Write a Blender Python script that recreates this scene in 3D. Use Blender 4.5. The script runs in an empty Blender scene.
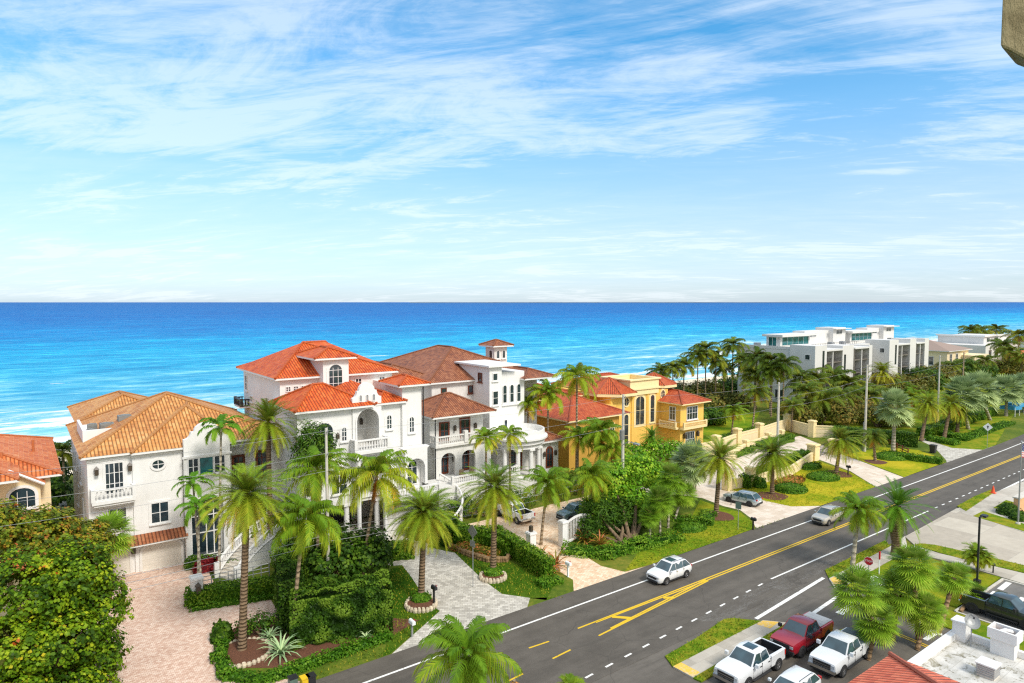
import bpy, bmesh, math, random
from mathutils import Vector, Matrix, noise
from mathutils.geometry import tessellate_polygon
R = math.radians
rng = random.Random(7)
scene = bpy.context.scene
COL = scene.collection

# ------------------------------------------------------------------ camera
F = 667.0; CAMZ = 25.5; YAW = R(53.4); PIT = math.atan(39.5 / F)
cam_d = bpy.data.cameras.new('camera'); cam = bpy.data.objects.new('camera', cam_d); COL.objects.link(cam)
cam.location = (0, 0, CAMZ)
cam.rotation_euler = (R(90) - PIT, 0, YAW - R(90))
cam_d.sensor_width = 36.0; cam_d.lens = F / 1024 * 36; cam_d.clip_start = 0.1; cam_d.clip_end = 200000
scene.camera = cam
_cp, _sp = math.cos(PIT), math.sin(PIT); _fx, _fy = math.cos(YAW), math.sin(YAW)
FWD = Vector((_fx * _cp, _fy * _cp, -_sp)); RGT = Vector((_fy, -_fx, 0)); UPV = Vector((_fx * _sp, _fy * _sp, _cp))
def ray(px, py): return FWD + RGT * ((px - 512) / F) - UPV * ((py - 341.5) / F)
def G(px, py, z=0.0):                       # where a sight line meets the level z
    d = ray(px, py); t = (z - CAMZ) / d.z
    return (d.x * t, d.y * t)
def onY(px, py, y):                         # where a sight line meets the plane y
    d = ray(px, py); t = y / d.y
    return (d.x * t, CAMZ + d.z * t)

# ------------------------------------------------------------------ things and parts
ORG = {}
def tag(o, label=None, cat=None, group=None, kind=None):
    if label: o['label'] = label
    if cat: o['category'] = cat
    if group: o['group'] = group
    if kind: o['kind'] = kind
    return o
def thing(name, label, cat, loc=(0, 0, 0), group=None, rz=0.0):
    o = bpy.data.objects.new(name, None); COL.objects.link(o); o.empty_display_size = 0.2
    o.location = loc; o.rotation_euler = (0, 0, rz)
    tag(o, label, cat, group); ORG[o] = Vector(loc) if rz == 0 else Vector((0, 0, 0))
    return o
def copy_tree(o, parent=None):
    c = o.copy(); COL.objects.link(c); c.parent = parent
    for ch in list(o.children): copy_tree(ch, c)
    return c

class Face:
    """A wall frame: u along the wall, d outwards, z up."""
    def __init__(s, ox, oy, ux, uy, nx, ny): s.o = (ox, oy); s.u = (ux, uy); s.n = (nx, ny)
    def __call__(s, p):
        return (s.o[0] + s.u[0] * p[0] + s.n[0] * p[1], s.o[1] + s.u[1] * p[0] + s.n[1] * p[1], p[2])
def south(y): return Face(0, y, 1, 0, 0, -1)          # u = world x, faces the road
def west(x): return Face(x, 0, 0, 1, -1, 0)           # u = world y, faces -x

class MB:
    def __init__(s, f=None): s.v = []; s.f = []; s.uv = []; s.face = f; s.mi = []
    def P(s, p): return s.face(p) if s.face else tuple(p)
    def poly(s, pts, uv=None, mi=0):
        n = len(s.v); s.v.extend(s.P(p) for p in pts); s.f.append(tuple(range(n, n + len(pts))))
        s.uv.append(uv); s.mi.append(mi)
    def idx(s, pts, faces, mi=0):
        n = len(s.v); s.v.extend(s.P(p) for p in pts)
        for f in faces: s.f.append(tuple(n + i for i in f)); s.uv.append(None); s.mi.append(mi)
    def box(s, x0, x1, y0, y1, z0, z1, mi=0):
        if x1 < x0: x0, x1 = x1, x0
        if y1 < y0: y0, y1 = y1, y0
        s.idx([(x0, y0, z0), (x1, y0, z0), (x1, y1, z0), (x0, y1, z0), (x0, y0, z1), (x1, y0, z1), (x1, y1, z1), (x0, y1, z1)],
              [(0, 3, 2, 1), (4, 5, 6, 7), (0, 1, 5, 4), (1, 2, 6, 5), (2, 3, 7, 6), (3, 0, 4, 7)], mi)
        return s
    def prism(s, pl, z0, z1, mi=0):
        n = len(pl); pts = [(p[0], p[1], z0) for p in pl] + [(p[0], p[1], z1) for p in pl]
        s.idx(pts, [tuple(range(n - 1, -1, -1)), tuple(range(n, 2 * n))] + [(i, (i + 1) % n, n + (i + 1) % n, n + i) for i in range(n)], mi)
        return s
    def slab(s, outer, holes, d0, d1):
        """plate in the (u,z) plane with holes, between depths d0 (back) and d1 (front)"""
        loops = [outer] + list(holes)
        tri = tessellate_polygon([[Vector((p[0], p[1], 0)) for p in l] for l in loops])
        flat = [p for l in loops for p in l]
        for d in (d0, d1): s.idx([(p[0], d, p[1]) for p in flat], [tuple(t) for t in tri])
        for l in loops:
            n = len(l)
            for i in range(n):
                a, b = l[i], l[(i + 1) % n]
                s.idx([(a[0], d0, a[1]), (b[0], d0, b[1]), (b[0], d1, b[1]), (a[0], d1, a[1])], [(0, 1, 2, 3)])
        return s
    def tube(s, pts, rad, n=8, cap=True, uvs=False):
        pts = [Vector(p) for p in pts]; m = len(pts)
        if not hasattr(rad, '__len__'): rad = [rad] * m
        base = len(s.v); ref = Vector((0.123, 0.05, 1)) if abs((pts[-1] - pts[0]).normalized().z) < .9 else Vector((1, .1, 0))
        for i, p in enumerate(pts):
            t = (pts[min(i + 1, m - 1)] - pts[max(i - 1, 0)]).normalized(); a = t.cross(ref).normalized(); b = t.cross(a)
            for k in range(n):
                an = 2 * math.pi * k / n
                s.v.append(s.P(p + (a * math.cos(an) + b * math.sin(an)) * rad[i]))
        for i in range(m - 1):
            for k in range(n):
                k2 = (k + 1) % n
                s.f.append((base + i * n + k, base + i * n + k2, base + (i + 1) * n + k2, base + (i + 1) * n + k)); s.uv.append(None); s.mi.append(0)
        if cap:
            s.f.append(tuple(base + k for k in range(n))); s.uv.append(None); s.mi.append(0)
            s.f.append(tuple(base + (m - 1) * n + k for k in range(n))); s.uv.append(None); s.mi.append(0)
        return s
    def lathe(s, prof, c=(0, 0), n=12):
        for (r0, z0), (r1, z1) in zip(prof, prof[1:]):
            for k in range(n):
                a, b = 2 * math.pi * k / n, 2 * math.pi * (k + 1) / n
                s.idx([(c[0] + r0 * math.cos(a), c[1] + r0 * math.sin(a), z0), (c[0] + r0 * math.cos(b), c[1] + r0 * math.sin(b), z0),
                       (c[0] + r1 * math.cos(b), c[1] + r1 * math.sin(b), z1), (c[0] + r1 * math.cos(a), c[1] + r1 * math.sin(a), z1)], [(0, 1, 2, 3)])
        return s
    def build(s, name, mat, parent=None, smooth=0, loc=None, merge=False, bevel=0):
        if parent is not None: o0 = ORG.get(parent, Vector((0, 0, 0)))
        else: o0 = Vector(loc) if loc else Vector((0, 0, 0))
        me = bpy.data.meshes.new(name)
        me.from_pydata([(p[0] - o0.x, p[1] - o0.y, p[2] - o0.z) for p in s.v], [], s.f)
        if any(u is not None for u in s.uv):
            ul = me.uv_layers.new(name='UVMap'); i = 0; buf = []
            for f, u in zip(s.f, s.uv):
                if u is None: buf.extend([0.0, 0.0] * len(f))
                else:
                    for q in u: buf.extend((q[0], q[1]))
            ul.data.foreach_set('uv', buf)
        for m in (mat if isinstance(mat, (list, tuple)) else [mat]): me.materials.append(m)
        if isinstance(mat, (list, tuple)): me.polygons.foreach_set('material_index', s.mi)
        if merge or bevel:
            bm = bmesh.new(); bm.from_mesh(me); bmesh.ops.remove_doubles(bm, verts=bm.verts, dist=1e-4)
            bmesh.ops.recalc_face_normals(bm, faces=bm.faces); bm.to_mesh(me); bm.free()
        if smooth:
            me.polygons.foreach_set('use_smooth', [True] * len(me.polygons))
            if smooth < 180: me.set_sharp_from_angle(angle=R(smooth))
        me.update()
        o = bpy.data.objects.new(name, me); COL.objects.link(o)
        if bevel:
            md = o.modifiers.new('bevel', 'BEVEL'); md.width = bevel; md.segments = 2; md.limit_method = 'ANGLE'; md.angle_limit = R(40)
        if parent is not None: o.parent = parent; ORG[o] = o0
        elif loc: o.location = loc
        return o
def structure(name, mb, mat, smooth=0): return tag(mb.build(name, mat, smooth=smooth), kind='structure')

# ------------------------------------------------------------------ materials
class NT:
    def __init__(s, name):
        s.m = bpy.data.materials.new(name); s.m.use_nodes = True; s.t = s.m.node_tree; s.b = s.t.nodes['Principled BSDF']; s.out = s.t.nodes['Material Output']
    def n(s, typ, **k):
        nd = s.t.nodes.new(typ)
        for a, v in k.items(): setattr(nd, a, v)
        return nd
    def l(s, a, b): s.t.links.new(a, b)
    def pos(s, scale=(1, 1, 1), uv=False, obj=False):
        if uv: c = s.n('ShaderNodeTexCoord').outputs['UV']
        elif obj: c = s.n('ShaderNodeTexCoord').outputs['Object']
        else: c = s.n('ShaderNodeNewGeometry').outputs['Position']
        if scale == (1, 1, 1): return c
        mp = s.n('ShaderNodeMapping'); mp.inputs['Scale'].default_value = scale; s.l(c, mp.inputs['Vector']); return mp.outputs['Vector']
    def noise(s, vec, scale, detail=4, rough=.55, dist=0.0):
        nd = s.n('ShaderNodeTexNoise'); nd.inputs['Scale'].default_value = scale; nd.inputs['Detail'].default_value = detail
        nd.inputs['Roughness'].default_value = rough; nd.inputs['Distortion'].default_value = dist; s.l(vec, nd.inputs['Vector']); return nd.outputs['Fac']
    def ramp(s, fac, stops, interp='LINEAR'):
        nd = s.n('ShaderNodeValToRGB'); cr = nd.color_ramp; cr.interpolation = interp
        while len(cr.elements) < len(stops): cr.elements.new(.5)
        for e, (p, c) in zip(cr.elements, stops):
            e.position = p; e.color = (c[0], c[1], c[2], 1) if hasattr(c, '__len__') else (c, c, c, 1)
        s.l(fac, nd.inputs['Fac']); return nd.outputs['Color']
    def mix(s, fac, a, b, mode='MIX'):
        nd = s.n('ShaderNodeMix', data_type='RGBA', blend_type=mode)
        for sock, val in ((nd.inputs[0], fac), (nd.inputs[6], a), (nd.inputs[7], b)):
            if hasattr(val, 'links') or hasattr(val, 'is_linked'): s.l(val, sock)
            elif hasattr(val, '__len__'): sock.default_value = (val[0], val[1], val[2], 1)
            else: sock.default_value = val
        return nd.outputs[2]
    def math(s, op, a, b=None, c=None):
        nd = s.n('ShaderNodeMath', operation=op)
        for i, v in enumerate((a, b, c)):
            if v is None: continue
            if hasattr(v, 'is_linked'): s.l(v, nd.inputs[i])
            else: nd.inputs[i].default_value = v
        return nd.outputs[0]
    def sep(s, vec):
        nd = s.n('ShaderNodeSeparateXYZ'); s.l(vec, nd.inputs[0]); return nd.outputs
    def comb(s, x, y, z=0.0):
        nd = s.n('ShaderNodeCombineXYZ')
        for i, v in enumerate((x, y, z)):
            if hasattr(v, 'is_linked'): s.l(v, nd.inputs[i])
            else: nd.inputs[i].default_value = v
        return nd.outputs[0]
    def bump(s, h, strength=.3, dist=.05):
        nd = s.n('ShaderNodeBump'); nd.inputs['Strength'].default_value = strength; nd.inputs['Distance'].default_value = dist
        s.l(h, nd.inputs['Height']); s.l(nd.outputs[0], s.b.inputs['Normal'])
    def done(s, col=None, rough=.6, metal=0.0, spec=None, coat=None):
        if col is not None:
            if hasattr(col, 'is_linked'): s.l(col, s.b.inputs['Base Color'])
            else: s.b.inputs['Base Color'].default_value = (*col[:3], 1)
        if hasattr(rough, 'is_linked'): s.l(rough, s.b.inputs['Roughness'])
        else: s.b.inputs['Roughness'].default_value = rough
        s.b.inputs['Metallic'].default_value = metal
        if spec is not None: s.b.inputs['Specular IOR Level'].default_value = spec
        if coat: s.b.inputs['Coat Weight'].default_value = coat; s.b.inputs['Coat Roughness'].default_value = .05
        return s.m
def L(r, g, b):                              # sRGB 0-255 to linear
    f = lambda c: (c / 255 / 12.92) if c <= 10 else ((c / 255 + .055) / 1.055) ** 2.4
    return (f(r), f(g), f(b))
def sc(c, k): return tuple(min(1, x * k) for x in c)

def plain(name, col, rough=.5, metal=0, var=.12, scale=3, bump=0, coat=None, spec=None, obj=False):
    t = NT(name); p = t.pos(obj=obj); f = t.noise(p, scale, 5)
    c = t.ramp(f, [(.3, sc(col, 1 - var)), (.7, sc(col, 1 + var))])
    if bump: t.bump(t.noise(p, scale * 12, 3), bump, .02)
    return t.done(c, rough, metal, spec, coat)
def stucco(name, col, dirt=.1):
    t = NT(name); p = t.pos(); q = t.pos(scale=(1, 1, .16))
    a = t.noise(p, .5, 5); b = t.noise(q, 2.6, 5)
    c = t.ramp(a, [(.3, sc(col, .93)), (.7, col)])
    st = t.ramp(b, [(.42, 0), (.75, 1)])
    c = t.mix(t.math('MULTIPLY', t.sep(st)[0], dirt * 2), c, sc(col, .62), 'MIX')
    t.bump(t.noise(p, 18, 4), .25, .02)
    return t.done(c, .8)
def tiles(name, hi, lo, pale, w=.31, h=.42):
    """barrel tile roof: UVs are metres along the eave and up the slope"""
    t = NT(name); uv = t.pos(uv=True); X, Y, _ = t.sep(uv)
    u = t.math('DIVIDE', X, w); v = t.math('DIVIDE', Y, h)
    cu = t.math('FLOOR', u); cv = t.math('FLOOR', v)
    wn = t.n('ShaderNodeTexWhiteNoise', noise_dimensions='2D'); t.l(t.comb(cu, cv), wn.inputs['Vector'])
    big = t.noise(t.pos(), .35, 5)
    k = t.math('ADD', t.math('MULTIPLY', wn.outputs['Value'], .34), t.math('MULTIPLY', big, .62))
    c = t.ramp(k, [(.22, lo), (.5, hi), (.95, pale)])
    fu = t.math('FRACT', u); fv = t.math('FRACT', v)
    barrel = t.math('SINE', t.math('MULTIPLY', fu, math.pi)); barrel = t.math('POWER', barrel, .7)
    nose = t.math('GREATER_THAN', .13, fv)                       # the pale mortared nose of each course
    c = t.mix(t.math('MULTIPLY', nose, .35), c, pale)
    pan_shade = t.math('LESS_THAN', barrel, .5)
    c = t.mix(t.math('MULTIPLY', pan_shade, .65), c, sc(lo, .55))  # darker pan tone: shade of the barrel valleys put into the colour
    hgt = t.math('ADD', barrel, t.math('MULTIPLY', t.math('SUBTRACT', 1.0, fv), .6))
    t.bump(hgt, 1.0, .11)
    return t.done(c, .62)
def leafy(name, stops, trans=.3, rough=.45, big=.12, bigamt=.35, hue=None):
    """foliage: UV x holds a random number per leaf"""
    t = NT(name); uv = t.pos(uv=True); X = t.sep(uv)[0]
    nz = t.noise(t.pos(), big, 3)
    k = t.math('ADD', X, t.math('MULTIPLY', t.math('SUBTRACT', nz, .5), bigamt * 2))
    oi = t.n('ShaderNodeObjectInfo').outputs['Random']
    k = t.math('ADD', k, t.math('MULTIPLY', t.math('SUBTRACT', oi, .5), .22))
    c = t.ramp(k, stops)
    c = t.mix(1.0, c, (1.42, 1.34, .95), 'MULTIPLY'); t.done(c, rough, spec=.12)
    tr = t.n('ShaderNodeBsdfTranslucent'); t.l(t.mix(.5, c, sc(stops[-1][1], 1.0)), tr.inputs['Color'])
    mx = t.n('ShaderNodeMixShader'); mx.inputs[0].default_value = trans
    t.l(t.b.outputs[0], mx.inputs[1]); t.l(tr.outputs[0], mx.inputs[2]); t.l(mx.outputs[0], t.out.inputs['Surface'])
    return t.m
def glass(name, col=(.02, .035, .045), rough=.06):
    t = NT(name); f = t.noise(t.pos(), .8, 2); c = t.ramp(f, [(.35, sc(col, .6)), (.65, sc(col, 1.5))])
    return t.done(c, rough, 0, 1.0)
def pavers(name, cols, bw, bh, mortar, stain=.25, rot=0.0):
    t = NT(name); p = t.pos()
    mp = t.n('ShaderNodeMapping'); mp.inputs['Rotation'].default_value = (0, 0, rot); t.l(p, mp.inputs['Vector'])
    br = t.n('ShaderNodeTexBrick'); t.l(mp.outputs[0], br.inputs['Vector'])
    br.inputs['Color1'].default_value = (0, 0, 0, 1); br.inputs['Color2'].default_value = (1, 1, 1, 1); br.inputs['Mortar'].default_value = (.5, .5, .5, 1)
    br.inputs['Scale'].default_value = 1; br.inputs['Mortar Size'].default_value = .012; br.inputs['Brick Width'].default_value = bw; br.inputs['Row Height'].default_value = bh
    v = t.n('ShaderNodeTexVoronoi'); v.inputs['Scale'].default_value = 1.7; t.l(p, v.inputs['Vector'])
    k = t.math('ADD', t.math('MULTIPLY', t.sep(br.outputs['Color'])[0], .55), t.math('MULTIPLY', t.noise(p, 1.3, 6, .7), .6))
    n = len(cols); c = t.ramp(k, [(.2 + .6 * i / (n - 1), cc) for i, cc in enumerate(cols)])
    c = t.mix(br.outputs['Fac'], c, mortar)
    st = t.ramp(t.noise(p, .25, 6, .65), [(.45, 0), (.75, 1)])
    c = t.mix(t.math('MULTIPLY', t.sep(st)[0], stain), c, sc(cols[0], .6))
    t.bump(t.math('SUBTRACT', 1.0, br.outputs['Fac']), .4, .02)
    return t.done(c, .8)
def lawn(name, dark, mid, dry, dryamt=.5, sc1=.16):
    t = NT(name); p = t.pos()
    a = t.noise(p, sc1, 6, .62, .6); b = t.noise(p, 1.6, 5, .65); f = t.noise(p, 9, 4, .7)
    k = t.math('ADD', t.math('ADD', t.math('MULTIPLY', a, .8), t.math('MULTIPLY', b, .35)), t.math('MULTIPLY', f, .25))
    c = t.ramp(k, [(.45, dark), (.62, mid), (.62 + .3 * (1 - dryamt) + .08, dry)])
    c = t.mix(.5, c, t.ramp(t.noise(p, 26, 3, .8), [(.3, (.35, .35, .35)), (.7, (1.6, 1.6, 1.6))]), 'MULTIPLY')
    t.bump(t.noise(p, 30, 3, .8), .7, .06)
    c = t.mix(1.0, c, (1.12, 1.1, .8), 'MULTIPLY'); return t.done(c, .9, spec=.05)
def asphalt(name, a, b, cracks=True):
    t = NT(name); p = t.pos(); lane = t.pos(scale=(.05, 1, 1))
    k = t.math('ADD', t.math('MULTIPLY', t.noise(p, .4, 7, .7), .6), t.math('MULTIPLY', t.noise(lane, .9, 3), .5))
    c = t.ramp(k, [(.35, a), (.75, b)]); tw = t.sep(p)[1]; c = t.mix(t.math('MULTIPLY', t.sep(t.ramp(t.noise(t.pos(scale=(.25, 1, 1)), .5, 6, .7), [(.52, 0), (.62, 1)]))[0], .35), c, sc(a, .7))
    sp = t.noise(p, 22, 2, .8); c = t.mix(.35, c, t.ramp(sp, [(.3, (.4, .4, .4)), (.7, (1.6, 1.6, 1.6))]), 'MULTIPLY')
    if cracks:
        vo = t.n('ShaderNodeTexVoronoi', feature='DISTANCE_TO_EDGE'); vo.inputs['Scale'].default_value = .13
        wp = t.n('ShaderNodeVectorMath', operation='ADD'); nz = t.n('ShaderNodeTexNoise'); nz.inputs['Scale'].default_value = .7; t.l(p, nz.inputs['Vector'])
        t.l(p, wp.inputs[0]); t.l(nz.outputs['Color'], wp.inputs[1]); t.l(wp.outputs[0], vo.inputs['Vector'])
        cr = t.math('LESS_THAN', vo.outputs['Distance'], .0035)
        c = t.mix(t.math('MULTIPLY', cr, .35), c, sc(a, .5))
    t.bump(sp, .3, .02)
    return t.done(c, .8)
def paint(name, col, wear=.5, under=(.07, .07, .07)):
    t = NT(name); p = t.pos(); k = t.ramp(t.noise(p, 3.5, 7, .75), [(.28 + wear * .2, 1), (.40 + wear * .2, 0)])
    return t.done(t.mix(t.math('MULTIPLY', t.sep(k)[0], .8), sc(col, 1), under), .65)
def bark(name, a, b, ring=7, seg=1.0):
    t = NT(name); p = t.pos(obj=True); X, Y, Z = t.sep(p)
    w = t.math('SINE', t.math('ADD', t.math('MULTIPLY', Z, ring * 2), t.math('MULTIPLY', t.noise(p, 3, 3), 6)))
    k = t.math('ADD', t.math('MULTIPLY', w, .12), t.noise(p, 5, 4))
    c = t.ramp(k, [(.2, a), (.8, b)]); t.bump(w, .8, .06)
    return t.done(c, .85)

M = {}
M['white'] = stucco('white_stucco', (.80, .79, .765), .08)
M['white2'] = stucco('warm_white_stucco', (.75, .735, .695), .12)
M['cream'] = stucco('cream_stucco', L(238, 218, 178), .14)
M['yellow'] = stucco('yellow_stucco', L(236, 192, 94), .12)
M['ochre'] = stucco('ochre_stucco', L(196, 150, 62), .15)
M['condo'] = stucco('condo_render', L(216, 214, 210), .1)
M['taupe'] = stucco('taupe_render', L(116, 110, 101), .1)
M['trim'] = plain('white_trim', (.76, .75, .73), .55, var=.04)
M['creamtrim'] = plain('cream_trim', L(238, 216, 164), .6, var=.05)
M['roof_tan'] = tiles('tan_barrel_tile', L(212, 146, 78), L(170, 104, 50), L(234, 192, 130))
M['roof_orange'] = tiles('orange_barrel_tile', L(216, 92, 22), L(176, 64, 16), L(232, 138, 70))
M['roof_brown'] = tiles('brown_barrel_tile', L(158, 92, 56), L(112, 60, 38), L(196, 136, 96))
M['roof_red'] = tiles('red_barrel_tile', L(196, 84, 34), L(156, 58, 24), L(218, 128, 74))
M['roof_salmon'] = tiles('salmon_flat_tile', L(214, 108, 76), L(186, 84, 58), L(228, 140, 106), .34, .4)
M['roof_coral'] = tiles('coral_barrel_tile', L(220, 120, 58), L(184, 86, 38), L(240, 172, 118))
M['roof_grey'] = plain('grey_shingle', L(150, 130, 118), .8, var=.2, scale=6)
M['glass'] = glass('dark_window_glass')
M['tealglass'] = glass('teal_window_glass', (.015, .12, .13))
M['carglass'] = glass('tinted_car_glass', (.03, .065, .08), .04)
M['wood'] = plain('red_brown_door_wood', L(112, 56, 34), .45, var=.25, scale=6)
M['garage'] = plain('white_garage_door', L(214, 208, 196), .6, var=.04)
M['dark'] = plain('dark_metal', (.02, .02, .022), .45, var=.2)
M['bronze'] = plain('bronze_lantern', (.06, .045, .03), .4, var=.2)
M['grey'] = plain('grey_metal', (.32, .33, .34), .5, .2, var=.12)
M['acgrey'] = plain('air_conditioner_grey', L(126, 126, 122), .6, var=.12)
M['conc'] = plain('pale_concrete', L(205, 198, 186), .85, var=.1, scale=1.2, bump=.2)
M['polew'] = plain('concrete_pole', L(196, 190, 178), .85, var=.12, scale=2)
M['kerb'] = plain('kerb_concrete', L(196, 190, 178), .85, var=.12, scale=2)
M['tan_wood'] = plain('weathered_wood', L(150, 130, 104), .8, var=.2, scale=4)
M['asphalt'] = asphalt('road_asphalt', L(76, 70, 62), L(104, 97, 88))
M['asphalt2'] = asphalt('old_asphalt', L(80, 74, 66), L(112, 105, 96))
M['lot'] = asphalt('lot_asphalt', L(90, 88, 84), L(128, 124, 118))
M['wpaint'] = paint('white_road_paint', L(236, 234, 228), .3)
M['ypaint'] = paint('yellow_road_paint', L(222, 182, 28), .12)
M['rampy'] = paint('yellow_ramp_paint', L(232, 186, 70), .5, L(200, 190, 170))
M['pink'] = pavers('pink_pavers', [L(196, 158, 138), L(222, 190, 170), L(236, 212, 194)], .24, .16, L(182, 148, 128), .3)
M['greypav'] = pavers('grey_pavers', [L(158, 152, 142), L(190, 184, 172), L(212, 206, 194)], .42, .3, L(146, 140, 130), .25, R(34))
M['beige'] = pavers('beige_pavers', [L(208, 170, 134), L(230, 200, 168), L(240, 218, 190)], .3, .3, L(200, 164, 130), .25, R(30))
M['creampav'] = pavers('cream_pavers', [L(200, 182, 162), L(216, 200, 182), L(226, 212, 196)], .8, .8, L(198, 172, 148), .12)
M['walk'] = pavers('sidewalk_concrete', [L(160, 152, 138), L(182, 173, 158), L(194, 186, 172)], 1.6, 1.6, L(170, 162, 150), .25)
M['slabconc'] = pavers('driveway_concrete', [L(160, 150, 134), L(182, 171, 154), L(196, 186, 168)], 4.5, 4.5, L(160, 154, 146), .3)
M['mulch'] = plain('brown_mulch', L(104, 66, 46), .95, var=.45, scale=9, bump=.8)
M['soil'] = plain('leaf_litter', L(120, 92, 58), .95, var=.4, scale=5, bump=.7)
M['sand'] = plain('pale_sand', L(232, 214, 184), .95, var=.08, scale=.6)
M['lawn'] = lawn('front_lawn', L(56, 92, 20), L(92, 124, 28), L(152, 148, 44), .5)
M['lawn_lush'] = lawn('watered_lawn', L(34, 64, 15), L(52, 88, 20), L(90, 110, 36), .1)
M['lawn_dry'] = lawn('yellowing_lawn', L(80, 110, 20), L(124, 140, 28), L(178, 164, 50), .6)
M['lawn_verge'] = lawn('verge_grass', L(56, 92, 20), L(92, 122, 28), L(150, 142, 52), .5, .5)
M['stone'] = plain('planter_stone', L(196, 182, 158), .85, var=.25, scale=3)
M['rubber'] = plain('tyre_rubber', (.018, .018, .019), .8, var=.2)
M['rim'] = plain('alloy_rim', (.45, .45, .46), .3, .8, var=.1)
M['rimdark'] = plain('dark_rim', (.06, .06, .065), .35, .6, var=.1)
M['chrome'] = plain('bright_chrome', (.6, .6, .6), .15, 1, var=.05)
M['lamp'] = plain('headlamp_lens', (.7, .72, .74), .1, .3, var=.1)
M['redlamp'] = plain('tail_lamp_red', (.45, .02, .015), .2, var=.2)
M['plastic'] = plain('black_trim_plastic', (.025, .025, .027), .6, var=.2)
def carpaint(name, col, metal=0.0): return plain(name, col, .28, metal, var=.03, scale=1, coat=.8)
M['p_white'] = carpaint('white_car_paint', (.76, .77, .78)); M['p_red'] = carpaint('dark_red_car_paint', L(158, 24, 40), .1)
M['p_silver'] = carpaint('silver_car_paint', L(186, 196, 202), .5); M['p_blue'] = carpaint('blue_grey_car_paint', L(116, 140, 150), .45)
M['p_dark'] = carpaint('dark_green_car_paint', L(52, 58, 52), .3); M['p_beige'] = carpaint('champagne_car_paint', L(196, 190, 178), .4)
M['cover'] = plain('grey_bed_cover', L(150, 154, 158), .7, var=.06); M['coverd'] = plain('dark_bed_cover', L(92, 104, 108), .7, var=.1)
# foliage
M['date'] = leafy('date_palm_leaves', [(0, L(56, 90, 22)), (.4, L(108, 136, 36)), (.75, L(158, 164, 56)), (1, L(196, 160, 80))], .3)
M['coco'] = leafy('coconut_palm_leaves', [(0, L(52, 90, 22)), (.45, L(96, 134, 36)), (.8, L(156, 168, 50)), (1, L(206, 168, 66))], .32)
M['darkpalm'] = leafy('dark_palm_leaves', [(0, L(44, 68, 22)), (.45, L(80, 104, 34)), (.8, L(128, 134, 46)), (1, L(164, 136, 64))], .25)
M['foxtail'] = leafy('foxtail_palm_leaves', [(0, L(40, 84, 22)), (.5, L(84, 132, 36)), (1, L(140, 164, 60))], .3)
M['sabal'] = leafy('sabal_palm_leaves', [(0, L(62, 100, 28)), (.45, L(114, 152, 46)), (.8, L(168, 186, 78)), (1, L(204, 196, 108))], .3)
M['silver'] = leafy('silver_palm_leaves', [(0, L(90, 114, 86)), (.5, L(136, 156, 122)), (1, L(180, 194, 156))], .2)
M['dead'] = leafy('dead_palm_fronds', [(0, L(126, 76, 34)), (.5, L(176, 116, 52)), (1, L(214, 160, 84))], .2)
M['grape'] = leafy('sea_grape_leaves', [(0, L(38, 68, 16)), (.38, L(86, 122, 24)), (.8, L(138, 160, 38)), (.97, L(186, 160, 50)), (1, L(160, 80, 40))], .3, big=.45, bigamt=.6)
M['grape2'] = leafy('bronze_sea_grape_leaves', [(0, L(50, 70, 20)), (.45, L(92, 112, 32)), (.8, L(142, 134, 46)), (1, L(140, 80, 40))], .25, big=.3)
M['ficus'] = leafy('ficus_hedge_leaves', [(0, L(28, 52, 15)), (.5, L(50, 82, 22)), (1, L(92, 120, 42))], .22, big=.4)
M['hedge'] = leafy('clipped_hedge_leaves', [(0, L(36, 68, 15)), (.5, L(68, 106, 24)), (1, L(116, 140, 46))], .22, big=.5)
M['ground'] = leafy('ground_cover_leaves', [(0, L(38, 74, 17)), (.5, L(68, 110, 28)), (1, L(110, 142, 48))], .22, big=.6)
M['scrub'] = leafy('dry_scrub_leaves', [(0, L(54, 66, 28)), (.5, L(88, 94, 40)), (1, L(128, 108, 58))], .2, big=.2)
M['broad'] = leafy('broad_leaf_tree_leaves', [(0, L(50, 94, 20)), (.5, L(92, 142, 34)), (1, L(158, 184, 60))], .3, big=.3)
M['agave'] = leafy('agave_leaves', [(0, L(96, 128, 108)), (.5, L(136, 164, 140)), (1, L(176, 196, 170))], .1)
M['redleaf'] = leafy('red_ti_leaves', [(0, L(70, 18, 30)), (.5, L(110, 28, 42)), (1, L(140, 60, 60))], .2)
M['crotonleaf'] = leafy('croton_leaves', [(0, L(60, 80, 30)), (.4, L(110, 110, 40)), (.7, L(150, 90, 60)), (1, L(196, 130, 90))], .2)
M['bark'] = bark('coconut_trunk', L(116, 98, 76), L(168, 146, 116))
M['datebark'] = bark('date_palm_trunk', L(98, 80, 60), L(140, 116, 88), 12)
M['sabalbark'] = bark('sabal_trunk', L(112, 86, 58), L(172, 140, 104), 10)
M['greybark'] = bark('grey_palm_trunk', L(140, 130, 112), L(190, 180, 160), 6)
M['wood_limb'] = bark('tree_limb', L(88, 70, 50), L(140, 118, 90), 2)
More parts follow.
